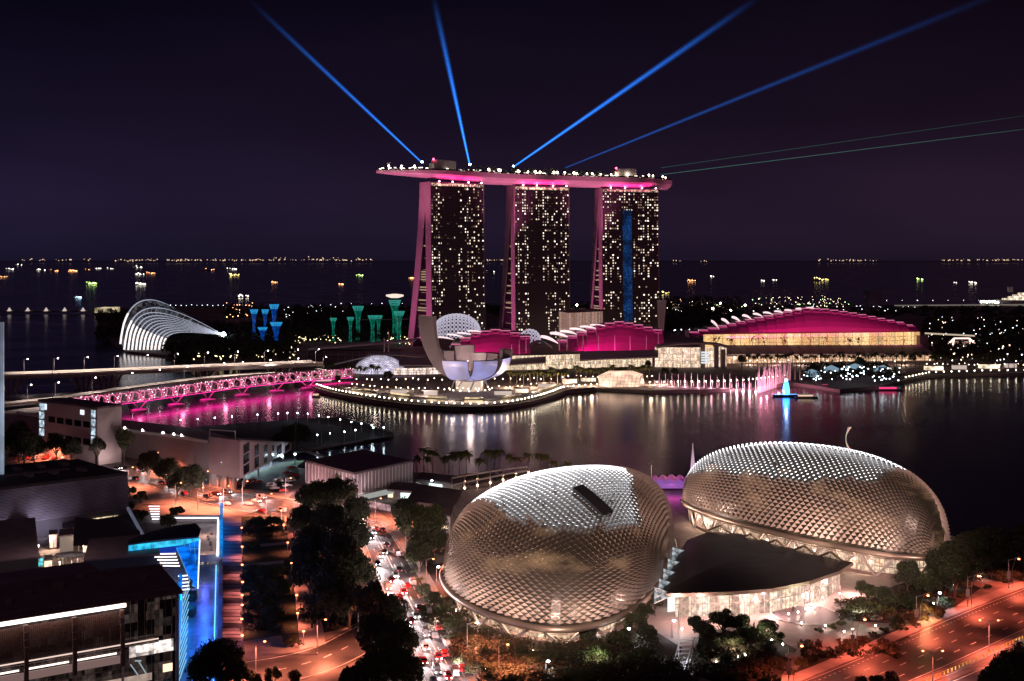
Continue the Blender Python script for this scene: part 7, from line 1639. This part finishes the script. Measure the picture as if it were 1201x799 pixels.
TP = {'big': [tree_proto('t', 21, 8, 15, 9000, .42, 30, M['leaf_a']), tree_proto('t', 22, 8, 16, 9000, .42, 34, M['leaf_b']), tree_proto('t', 23, 7, 15, 8000, .40, 28, M['leaf_a'], .95)],
      'mid': [tree_proto('t', 31, 4.5, 9, 3600, .34, 20, M['leaf_a']), tree_proto('t', 32, 4, 9.5, 3200, .34, 18, M['leaf_b'], 1.0)],
      'bush': [tree_proto('bush', 41, 2.6, 2.6, 1100, .24, 8, M['leaf_b'], .7), tree_proto('bush', 42, 2.4, 2.4, 1100, .24, 7, M['leaf_c'], .7)]}
PALM = None
def palm_proto(seed):
    rg = random.Random(seed); root = thing('palm_tree', 'x', 'palm', (0, 0, 0)); b = MB(); b.tube([(0, 0, 0), (.15, 0, 4), (.1, .1, 8)], [.22, .17, .14], 6); b.build('trunk', M['bark'], root); b = MB()
    for k in range(26):
        a = k * 2.4 + rg.random() * .3; el = rg.uniform(-.5, 1.0); L = rg.uniform(2.4, 3.2); ca, sa_ = math.cos(a), math.sin(a); pts = []
        for j in range(6): t = j / 5; r = L * t * math.cos(el * (1 - t * .4)); z = 8 + L * t * math.sin(el) - 1.6 * t * t * L * .45; pts.append(Vector((r * ca, r * sa_, z)))
        sd = Vector((-sa_, ca, 0))
        for j in range(5):
            w0, w1 = .42 * math.sin(math.pi * (.15 + j / 6)), .42 * math.sin(math.pi * (.15 + (j + 1) / 6)) if j < 4 else .02
            for s in (-1, 1): b.quad(pts[j], pts[j + 1], pts[j + 1] + sd * w1 * s * 1.3 - Z * .25 * w1, pts[j] + sd * w0 * s * 1.3 - Z * .25 * w0)
    b.build('fronds', M['leaf_c'], root); return root
PLM = [palm_proto(1), palm_proto(2)]
USED = set()
def put(proto, loc, s, rz, label, group, sz=None):
    if proto.name not in USED: c = proto; USED.add(proto.name)
    else: c = copy_tree(proto)
    c.location = loc; c.scale = (s, s, sz or s); c.rotation_euler = (0, 0, rz); c['label'] = label; c['group'] = group; return c
def trees(kind, L, lab, grp, wid=1.0):
    """L: (crown centre px, py, crown radius px, crown centre height)"""
    for i, (x, y, r, zc) in enumerate(sorted(L)):
        ps = TP[kind]; pr = ps[i % len(ps)]; Y = (CAMH - zc) * FPX / (y - HZ); R = r * wid / FPX * Y; s = R / pr['R']; sz = zc / pr['Hc']; sz = min(max(sz, s * .7), s * 1.6)
        g = Vector(((x - CX) / FPX * Y, Y, LANDZ + (zc - LANDZ - pr['Hc'] * sz if zc - LANDZ - pr['Hc'] * sz < 0 else 0)))
        put(pr, g, s, RNG.uniform(0, 6.3), lab.format(o=ordn(i + 1)), grp, sz * (.85 if wid > 1 else 1))
def bushes(L, lab, grp, kind='bush'):
    for i, (x, y, r) in enumerate(sorted(L)):
        pr = TP[kind][i % len(TP[kind])]; g = G(x, y); s = r / FPX * g.y / pr['R']; put(pr, g, s, RNG.uniform(0, 6.3), lab.format(o=ordn(i + 1)), grp)
trees('big', [(372, 583, 26, 12), (398, 578, 24, 13), (418, 600, 20, 12), (358, 610, 22, 11), (388, 612, 26, 13), (412, 628, 24, 12), (368, 640, 28, 12), (398, 648, 28, 13), (364, 672, 26, 11), (394, 680, 30, 12), (418, 672, 26, 11), (385, 705, 26, 10), (410, 705, 22, 10), (355, 650, 18, 10)], 'big dark tree of the grove beside the main road, {o} from the left', 'trees of the dense grove')
trees('big', [(436, 706, 24, 12), (455, 722, 26, 12), (438, 742, 26, 11), (466, 750, 24, 11), (452, 772, 28, 11), (476, 785, 24, 10), (432, 790, 22, 8), (412, 800, 18, 8)], 'dark tree overhanging the lower main road, {o} from the left', 'trees of the lower road clump')
trees('big', [(487, 612, 24, 12), (500, 632, 24, 11), (478, 600, 18, 12), (508, 610, 18, 11), (492, 650, 18, 9)], 'dark tree of the rounded clump right of the main road bend, {o} from the left', 'trees right of the road bend')
trees('big', [(174, 543, 17, 11), (198, 552, 18, 11), (222, 560, 20, 11), (208, 566, 14, 9)], 'dark street tree in front of the mauve stair block, {o} from the left', 'street trees by the upper road')
trees('big', [(22, 506, 16, 18), (40, 516, 14, 16), (66, 520, 13, 14), (84, 526, 12, 13), (28, 522, 16, 15), (6, 512, 14, 17)], 'dark tree in front of the white office block, {o} from the left', 'trees by the office block')
trees('mid', [(115, 517, 11, 15), (145, 517, 13, 15), (152, 576, 10, 5), (165, 583, 10, 5), (150, 595, 9, 5), (208, 600, 11, 5), (166, 604, 9, 4.5), (196, 613, 12, 6)], 'small dark tree around the upper left road and tent roof, {o} from the left', 'small trees of the upper left')
trees('big', [(255, 772, 32, 9), (240, 790, 26, 7), (278, 790, 20, 6)], 'broad dark tree at the bottom edge over the blue court, {o} from the left', 'trees over the court')
trees('big', [(347, 510, 20, 12), (330, 518, 12, 9), (408, 566, 18, 9)], 'round dark tree between stair block and striped hall, {o} from the left', 'trees by the striped hall')
trees('mid', [(300, 616, 14, 6), (320, 612, 12, 5), (296, 640, 10, 4), (312, 676, 18, 6), (296, 690, 14, 5), (326, 690, 16, 6), (306, 706, 16, 5), (320, 722, 16, 5), (340, 660, 8, 4), (296, 672, 13, 5), (342, 752, 12, 4), (290, 728, 10, 4), (330, 672, 12, 5)], 'low dull green tree inside the lamp lined park, {o} from the left', 'small trees of the park')
trees('mid', [(320, 792, 12, 5), (345, 796, 10, 4), (300, 800, 10, 4)], 'small tree at the bottom edge beside the curved slip road, {o} from the left', 'bottom edge trees')
# around the theatres
trees('mid', [(497, 690, 9, 5), (508, 700, 10, 5), (520, 712, 10, 5), (500, 712, 8, 4), (531, 727, 11, 5), (543, 742, 12, 5), (530, 748, 10, 4), (556, 752, 12, 5), (572, 760, 13, 5), (590, 757, 12, 5), (560, 778, 14, 5), (582, 782, 14, 5), (607, 762, 12, 5), (604, 785, 15, 5), (626, 770, 13, 5), (632, 790, 14, 5), (650, 768, 12, 5), (658, 788, 14, 5), (676, 770, 13, 5), (686, 790, 14, 5), (702, 760, 14, 6), (708, 785, 14, 5), (728, 745, 14, 7), (735, 772, 13, 5), (745, 725, 12, 8), (758, 740, 12, 6), (757, 765, 12, 5), (545, 770, 12, 4), (650, 745, 9, 4), (690, 742, 11, 6), (757, 715, 10, 8), (768, 700, 8, 8)], 'leafy tree in the planting ring around the left dome, {o} from the left', 'trees around the left dome', 1.3)
trees('mid', [(826, 735, 12, 6), (848, 722, 16, 7.5), (868, 728, 14, 6.5), (835, 752, 13, 5), (858, 748, 14, 5), (880, 742, 12, 5), (900, 733, 13, 5), (912, 745, 10, 4), (815, 728, 9, 6), (822, 770, 10, 4), (850, 772, 12, 4), (880, 775, 12, 4), (910, 775, 12, 4), (840, 790, 12, 4), (870, 792, 12, 4), (905, 793, 10, 4), (790, 778, 10, 4), (800, 793, 12, 4)], 'low spreading tree in the garden before the plaza roof, {o} from the left', 'trees of the forecourt garden', 1.2)
trees('big', [(1064, 672, 17, 9), (1104, 662, 20, 11), (1090, 684, 16, 7), (1120, 672, 20, 10), (1118, 652, 22, 11)], 'tall dark tree at the right end of the right dome, {o} from the left', 'tall trees by the right dome')
trees('mid', [(1018, 693, 12, 5), (1035, 698, 13, 5), (1050, 705, 14, 5), (1070, 706, 13, 5), (1010, 690, 9, 5.5), (1085, 714, 14, 5), (1100, 720, 10, 4), (1070, 725, 11, 4), (1052, 728, 12, 4), (1110, 706, 12, 4)], 'garden tree or shrub near the avenue lamps, {o} from the left', 'garden trees near the avenue')
trees('big', [(1140, 640, 24, 9), (1160, 634, 24, 10), (1185, 640, 26, 9), (1205, 634, 26, 10), (1172, 655, 18, 6), (1150, 660, 18, 6), (1195, 660, 18, 5), (1225, 645, 24, 10), (1132, 655, 16, 7)], 'dark tree of the belt along the bay at the right edge, {o} from the left', 'tree belt at the right edge')
trees('big', [(1186, 786, 26, 9), (1170, 800, 22, 7), (1203, 772, 18, 9), (1212, 792, 24, 8)], 'black leafy tree at the lower right corner over the avenue, {o} from the left', 'trees at the lower right corner')
trees('mid', [(1030, 800, 12, 4), (1045, 797, 10, 4), (1010, 803, 10, 4)], 'reddish tree top at the bottom edge beside the avenue, {o} from the left', 'trees at the bottom of the avenue')
BS = [(x, 745 + (y0 - 745) , r) for x, y0, r in ((1000, 758, 8), (1012, 752, 8), (1024, 747, 8), (1036, 742, 8), (1048, 737, 8), (985, 764, 8), (965, 770, 9), (950, 774, 10), (938, 780, 10), (975, 738, 7), (988, 734, 7), (960, 742, 7), (998, 716, 8), (1010, 711, 8), (1022, 712, 9), (1034, 716, 9), (1046, 720, 8), (1010, 704, 6), (1060, 740, 7), (1072, 734, 7), (925, 790, 9), (1085, 728, 7), (1128, 700, 7), (1160, 690, 6), (1181, 683, 6))]
bushes(BS, 'low shrub in the beds between forecourt and avenue, {o} from the left', 'shrubs along the avenue')
bushes([(486 + i * 6.2, 672 + i * 8.8, 5) for i in range(14)], 'small reddish shrub lining the right pavement of the main road, {o} from the left', 'shrubs along the main road')
M['cover_leaf'] = mat('cover_leaf', (.05, .04, .022), .8)
wood('ground_cover', [(560, 770, 752, 800, 620, 2.6), (500, 560, 700, 740, 90, 2.4), (530, 600, 740, 775, 110, 2.6), (822, 905, 742, 796, 260, 2.2), (985, 1075, 706, 728, 130, 1.8), (1050, 1110, 690, 715, 90, 2.2), (940, 1050, 752, 772, 60, 1.6), (765, 820, 775, 800, 60, 2.4)], 'low dark shrubs filling the planting beds around the domes', M['cover_leaf'], 31, .42, (.9, 2.0), .45)
wood('park_cover', [(286, 330, 668, 742, 120, 2.2), (350, 432, 700, 736, 120, 1.8), (288, 334, 608, 632, 50, 1.6)], 'low dark planting in the lamp lined park', M['wood_leaf'], 32, .42, (.9, 2.2), .45)
wood('far_side_cover', [(1120, 1240, 655, 682, 220, 3.2)], 'dark undergrowth below the tree belt at the right', M['wood_leaf'], 33, .5, (1.2, 2.6), .5)
# palms
pl_pts = [(500 + i * 10 + RNG.uniform(-4, 4), 557 + RNG.uniform(-2, 3)) for i in range(15)] + [(489, 556), (497, 557), (526, 560), (566, 562), (650, 563), (666, 566)]
for i, (x, y) in enumerate(sorted(pl_pts)): put(PLM[i % 2], G(x, y), RNG.uniform(1.0, 1.5), RNG.uniform(0, 6), 'palm on the near waterfront behind the left dome, %s from the left' % ordn(i + 1), 'near waterfront palms')
bushes([(545 + i * 9, 561 + RNG.uniform(-1, 2), 8) for i in range(12)] + [(690, 562, 9)], 'dark bush between the near waterfront palms, {o} from the left', 'waterfront bushes')
pl_pts = [(676 + i * 5.3 + RNG.uniform(-1, 1), 449 - i * .12) for i in range(17)] + [(598 + i * 8, 453) for i in range(9)] + [(878 + i * 5.6 + RNG.uniform(-1, 1), 432 - i * .05) for i in range(38)] + [(1092 + i * 6.5, 432) for i in range(16)] + [(408 + i * 7, 447) for i in range(6)]
for i, (x, y) in enumerate(sorted(pl_pts)): put(PLM[i % 2], G(x, y), RNG.uniform(1.3, 1.7), RNG.uniform(0, 6), 'promenade palm in front of the bayfront buildings, %s from the left' % ordn(i + 1), 'bayfront palms')
trees('big', [(647, 435, 6, 13), (662, 433, 6, 13), (638, 439, 5, 10), (870, 422, 6, 12), (780, 436, 5, 8), (792, 436, 5, 8), (760, 425, 4, 10), (1008, 424, 6, 10), (1070, 420, 5, 9), (1098, 418, 7, 10), (1112, 417, 7, 10), (1155, 420, 8, 10), (1172, 419, 8, 10), (1190, 420, 8, 10), (396, 444, 4, 8), (455, 440, 6, 7), (388, 428, 5, 8), (376, 429, 5, 8)], 'rounded tree on the far bayfront, {o} from the left', 'far bayfront trees')

# ================================================================ STREET AND PARK LAMPS
def set_lamp(proto, pts, lab, grp, first):
    pts = sorted(pts, key=lambda v: PX(v)); lamp_row(pts[1:], proto, lab, grp); proto.location = pts[0]; proto['label'] = first; proto['group'] = grp
pk = street_lamp(M['lamp_orange'], 3.6, .0, 'park_lamp', 2600, (1, .22, .13), .40); set_lamp(pk, [G(x, y) for x, y in ((283.5, 631), (284, 654), (284, 676), (284.5, 697), (284, 713), (284, 725), (283.5, 742), (284, 762))], 'orange park lamp along the boardwalk, {o} after the leftmost', 'orange lamps along the boardwalk', 'leftmost orange park lamp beside the ribbed boardwalk')
set_lamp(copy_tree(pk), [G(x, y) for x, y in ((333, 628), (337.5, 649), (342, 674), (343, 690), (348, 713), (349, 735), (356, 757), (330, 610))], 'orange lamp on the red park path, {o} after the first', 'orange lamps along the red path', 'first orange lamp of the red park path at its upper end')
rl = street_lamp(M['lamp_orange'], 9, 2.2, 'street_lamp', 26000, (1, .25, .13), .35)
pts = [G(x, y) for x, y in ((58, 538), (97, 541), (150, 572), (206, 592), (262, 596), (312, 606), (238, 577), (284, 590), (232, 598), (345, 604), (335, 586), (180, 553), (300, 796), (420, 742), (372, 768), (476, 640), (500, 690), (548, 772), (440, 612), (412, 650), (430, 700), (585, 800), (462, 760))]
set_lamp(rl, pts, 'orange street lamp along the roads left of the domes, {o} after the leftmost', 'orange street lamps', 'leftmost orange street lamp in front of the white office block')
av = street_lamp(M['lamp_orange'], 9, 3.2, 'avenue_lamp', 12500, (1, .15, .08), .4)
pts = [G(x, y) for x, y in ((925, 802), (1075, 737), (1183, 690), (1000, 768), (1135, 712), (1240, 668))]
def banner_lamp(proto):
    b = MB(); b.box((.0, -.1, 4.2), (1.1, .12, 2.2)); o = b.build('banner', mat('banner_cloth', (.65, .52, .42), .8), None); o.parent = proto; KIDS.setdefault(proto.name, []).append(o.name)
    b = MB(); b.tube([(1.2, 0, 0), (1.1, 0, 6), (2.2, 0, 9.6), (3.6, 0, 9.9)], .09, 5); o = b.build('side_pole', M['steel'], None); o.parent = proto; KIDS[proto.name].append(o.name)
banner_lamp(av); set_lamp(av, pts, 'curved avenue lamp with pale banner beside the forecourt, {o} after the leftmost', 'banner lamps of the avenue', 'curved avenue lamp with banner at the bottom edge')
md = street_lamp(M['lamp_orange'], 8, 2.4, 'median_lamp', 7500, (1, .17, .10), .3, True); set_lamp(md, [G(x, y, LANDZ + .15) for x, y in ((1094, 803), (1160, 764), (1240, 730))], 'double armed lamp in the avenue median, {o} after the leftmost', 'median lamps', 'double armed lamp in the median at the bottom edge')
wl2 = street_lamp(M['lamp_cool'], 4.5, .6, 'court_lamp', 1600, (.75, .9, 1), .45); set_lamp(wl2, [G(x, y) for x, y in ((512, 682), (505, 576), (640, 798), (690, 752), (735, 758), (492, 582), (1100, 714), (788, 748))], 'cool white lamp around the left dome gardens, {o} after the leftmost', 'cool garden lamps', 'leftmost cool white lamp by the waterfront sheds')
gd = thing('bollard_light', 'x', 'bollard light', (0, 0, 0)); b = MB(); b.tube([(0, 0, 0), (0, 0, .8)], .14, 6); b.build('post', M['steel'], gd); b = MB(); b.ball((0, 0, 1), .24); b.build('lamp_head', em('bollard_glow', (1, .84, .74), 30), gd); point('bollard_beam', (0, 0, 1.4), 160, (1, .75, .6), .2, gd)
set_lamp(gd, [G(x, y) for x, y in ((925, 724), (936, 722), (945, 718), (955, 716), (968, 738), (990, 745), (1000, 742), (940, 735), (1027, 738), (1095, 712), (965, 705), (840, 781), (850, 779), (858, 777), (866, 775), (874, 773), (1118, 690), (905, 755), (800, 742), (850, 738), (560, 735), (535, 720), (625, 768), (545, 745), (570, 790), (918, 760), (985, 700), (1150, 680))], 'small bright bollard light on the garden paths of the theatres, {o} after the leftmost', 'bollard lights', 'leftmost bollard light beside the left dome')
for x, y, pw, c in ((905, 715, 4500, (1, .60, .52)), (950, 700, 4000, (1, .60, .52)), (1000, 688, 3000, (1, .55, .45)), (860, 755, 1400, (1, .8, .55)), (700, 770, 1500, (.8, .95, .5)), (1010, 712, 1300, (.9, 1, .7)), (560, 760, 1200, (1, .45, .3)), (620, 780, 1200, (1, .45, .3)), (890, 738, 900, (.85, 1, .5)), (1085, 718, 1500, (1, .5, .2))): point('garden_light', G(x, y, 5), pw, c, .6)
# planters and lit discs of the garden
for i, (x, y, r) in enumerate([(985, 712, 2.4), (1006, 718, 2.0), (1025, 725, 2.4), (930, 770, 2.0), (886, 755, 2.2)]):
    g = G(x, y, LANDZ + .1); b = MB(); b.lathe([(r, 0), (r, .45), (.05, .5)], g, 20); one('stone_disc', b, M['paving_light'], 'round pale stone seat in the forecourt garden, %s' % ('far left of the green bed', 'middle of the green bed', 'lower end of the green bed', 'by the avenue beds', 'under the spreading trees')[i], 'stone seat', 'round stone seats', origin=g)
rg_ = thing('ring_plaza', 'round dark dotted plaza inset with ring edging left of the green bed', 'plaza', G(940, 727)); c_ = G(945, 722, LANDZ + .06); b = MB(); b.lathe([(9.5, 0), (9.5, .1), (.05, .12)], c_, 36); b.build('inset', mat('inset_stone', (.15, .11, .13), .5), rg_); b = MB(); b.tube([c_ + Vector((9.8 * math.cos(a), 9.8 * math.sin(a), .25)) for a in [2 * math.pi * k / 36 for k in range(37)]], .22, 5); b.build('edging', M['pale_wall'], rg_)
# slender footpaths (pale ramp) in the garden
rp = thing('ramp_stair', 'white edged stair ramp with flags between the dome and the garden trees', 'stair', G(797, 780)); b = MB()
for k in range(9): y = 752 + k * 5; b.bar(G(797 - k * 1.4, y, 2.6 + (8 - k) * .12), G(812 - k * 1.6, y - 1, 2.6 + (8 - k) * .12), .5, .15)
b.bar(G(798, 750, 4), G(784, 796, 3), .2, .6); b.bar(G(814, 748, 4), G(800, 795, 3), .2, .6); b.bar(G(817, 748, 4), G(803, 797, 3), .15, .4); b.build('treads', M['white_paint'], rp)
point('ramp_light', G(803, 770, 5), 700, (.8, .85, 1), .4)
b = MB(); g = G(796, 775); b.tube([g, g + Z * 13], .14, 5); one('flag_pole', b, M['white_paint'], 'thin flag pole beside the white edged ramp', 'flag pole', origin=g)
# people strolling on the forecourt
def person(x, y, cloth, lab):
    g = G(x, y, LANDZ + .05); b = MB(); t_ = thing('person', lab, 'person', g, group='people on the forecourt')
    b.tube([g + Vector((-.11, 0, 0)), g + Vector((-.10, .02, .45)), g + Vector((-.07, 0, .88)), g + Vector((0, 0, .95)), g + Vector((0, 0, 1.2)), g + Vector((0, 0, 1.42)), g + Vector((0, 0, 1.5))], [.07, .075, .1, .15, .16, .19, .07], 8)
    b.tube([g + Vector((.12, -.12, 0)), g + Vector((.11, -.05, .45)), g + Vector((.07, 0, .9))], [.07, .075, .1], 8)
    for s in (-1, 1): b.tube([g + Vector((.2 * s, 0, 1.40)), g + Vector((.25 * s, .03, 1.1)), g + Vector((.23 * s, -.08, .85))], [.06, .05, .035], 6)
    b.ball(g + Vector((0, 0, 1.64)), .12, 0, 8, 1.15); b.build('body', cloth, t_, smooth=True)
cls = [mat('clothes_dark', (.05, .05, .07), .8), mat('clothes_light', (.5, .45, .42), .8), mat('clothes_red', (.35, .06, .05), .8)]
for i, (x, y) in enumerate([(930, 718), (933, 717.5), (926, 719), (878, 707), (985, 693), (1000, 740), (905, 705), (915, 704)]): person(x, y, cls[i % 3], 'tiny pedestrian on the pale forecourt, %s from the left' % ordn([5, 6, 4, 1, 7, 8, 2, 3][i]))

# ================================================================ CARS
def car_proto(name, col, van=False):
    root = thing('car', 'x', 'car', (0, 0, 0)); m = mat(name, col, .25, .3); prof = [(-2.2, .35), (-2.25, .8), (-2.1, 1.0), (-1.55, 1.05), (-.95, 1.45), (.55, 1.47), (1.15, 1.05), (2.0, .92), (2.25, .7), (2.2, .35)] if not van else [(-2.4, .35), (-2.45, 1.2), (-2.35, 1.9), (-1.5, 2.0), (1.2, 1.98), (1.75, 1.3), (2.3, 1.05), (2.4, .7), (2.35, .35)]
    b = MB(); n = len(prof); hw = .88
    for s in (-1, 1):
        pass
    vs = []
    for x, z in prof: k = hw if z < 1.08 else hw * .82; vs += [(x, -k, z), (x, k, z)]
    fs = [(2 * i, 2 * i + 2, 2 * i + 3, 2 * i + 1) for i in range(n - 1)] + [(0, 1, 2 * n - 1, 2 * n - 2)] + [tuple(2 * i for i in range(n))[::-1], tuple(2 * i + 1 for i in range(n))]
    b.add(vs, fs); bd = b.build('body', m, root)
    g = MB(); top = 1.4 if not van else 1.85
    for s in (-1, 1): g.quad((-1.3, s * .87, 1.02), (.95, s * .87, 1.02), (.5, s * .745, top), (-.9, s * .745, top))
    g.quad((.62, -.7, 1.43 if not van else 1.9), (.62, .7, 1.43 if not van else 1.9), (1.16, .8, 1.08 if not van else 1.4), (1.16, -.8, 1.08 if not van else 1.4)); g.build('windows', M['glass_dark'], bd)
    for x in (-1.4, 1.4):
        for s in (-1, 1): w = MB(); w.tube([(x, s * .72, .33), (x, s * .92, .33)], .33, 12); wh = w.build('wheel', M['dark_metal'], root); w = MB(); w.tube([(x, s * .9, .33), (x, s * .935, .33)], .19, 8); w.build('rim', M['steel'], wh)
    return root, m
CARS = [car_proto('car_paint_white', (.7, .7, .7))[0], car_proto('car_paint_black', (.02, .02, .025))[0], car_proto('car_paint_red', (.4, .03, .03))[0], car_proto('car_paint_silver', (.4, .4, .42), True)[0]]
HLm, TLm = em('headlight_glow', (1, .92, .9), 22), em('taillight_glow', (1, .05, .06), 5)
LIT = []
for c in CARS:
    k = copy_tree(c)
    for s in (-1, 1):
        for nm, x, m_ in (('headlight', 2.27, HLm), ('taillight', -2.29, TLm)):
            b = MB(); b.ball((x, s * .62, .72), .20 if nm == 'headlight' else .15, 0, 6, .7); o = b.build(nm, m_, None); o.parent = k; KIDS.setdefault(k.name, []).append(o.name)
    l = spot('headlight_beam', (2.5, 0, .9), (16, 0, 0), 12000, (1, .78, .78), 80, .7, .2); l.parent = k; KIDS[k.name].append(l.name); LIT.append(k)
def cars_on(l3, r3, items, lab, grp):
    out = []
    for (t, f, fwd) in items:
        n = len(l3); i = min(n - 2, int(t * (n - 1))); u = t * (n - 1) - i; p = l3[i].lerp(l3[i + 1], u).lerp(r3[i].lerp(r3[i + 1], u), f); q = l3[i + 1].lerp(r3[i + 1], f); d = (q - l3[i].lerp(r3[i], f)).normalized() * (1 if fwd else -1); out.append((PX(p), p, d))
    for i, (_, p, d) in enumerate(sorted(out, key=lambda v: v[0])):
        c = copy_tree(LIT[RNG.integers(0, 4)]); c.location = (p.x, p.y, LANDZ + .03); c.rotation_euler = (0, 0, math.atan2(d.y, d.x)); c['label'] = lab.format(o=ordn(i + 1)); c['group'] = grp
it = []
for f, fwd in ((.14, True), (.31, True), (.46, True), (.62, False), (.80, False)):
    t = .02 + RNG.random() * .05
    while t < .98: it.append((t, f, fwd)); t += RNG.uniform(.07, .13)
cars_on(main_l, main_r, it, 'car with glowing lamps on the curving main road, {o} from the left', 'cars on the main road')
it = []
for f, fwd in ((.17, True), (.39, True), (.61, False), (.83, False)):
    t = .05 + RNG.random() * .1
    while t < .95: it.append((t, f, fwd)); t += RNG.uniform(.10, .22)
cars_on(up_l, up_r, it, 'car with glowing lamps on the upper road left of the grove, {o} from the left', 'cars on the upper road')
cars_on(h2_l, h2_r, [(.2, .14, True), (.33, .37, True), (.42, .14, True), (.55, .6, True), (.6, .37, True)], 'car with glowing lamps on the far side carriageway of the avenue, {o} from the left', 'cars on the avenue')
# parked cars
def parked(L, lab, grp):
    for i, (x, y, rz) in enumerate(sorted(L)): c = copy_tree(CARS[RNG.integers(0, 4)]); c.location = G(x, y, LANDZ + .03); c.rotation_euler = (0, 0, rz); c['label'] = lab.format(o=ordn(i + 1)); c['group'] = grp
parked([(258 + i * 6.4, 568 - i * .6 + (i % 2) * 3, .9 + RNG.uniform(-.1, .1)) for i in range(8)] + [(322 + i * 5, 574 - i * 6, .5) for i in range(5)] + [(332 + i * 4.5, 577 - i * 6, .5) for i in range(4)], 'parked car in the car park beside the mauve stair block, {o} from the left', 'cars in the car park')
parked([(10 + (i % 9) * 11 + (i // 9) * 5, 532 + (i // 9) * 3.5, 1.4) for i in range(26)], 'parked car on the packed lot behind the louvred block, {o} from the left', 'cars on the left lot')
parked([(300, 551, .3), (318, 571, .4), (327, 566, .4)], 'single parked car near the striped crossing of the car park, {o} from the left', 'cars near the crossing')
for c in CARS + LIT:
    for ch in c.children_recursive + [c]: bpy.data.objects.remove(ch, do_unlink=True)
for c in [q for k in TP for q in TP[k]] + PLM:
    if c.name not in USED:
        for ch in c.children_recursive + [c]: bpy.data.objects.remove(ch, do_unlink=True)
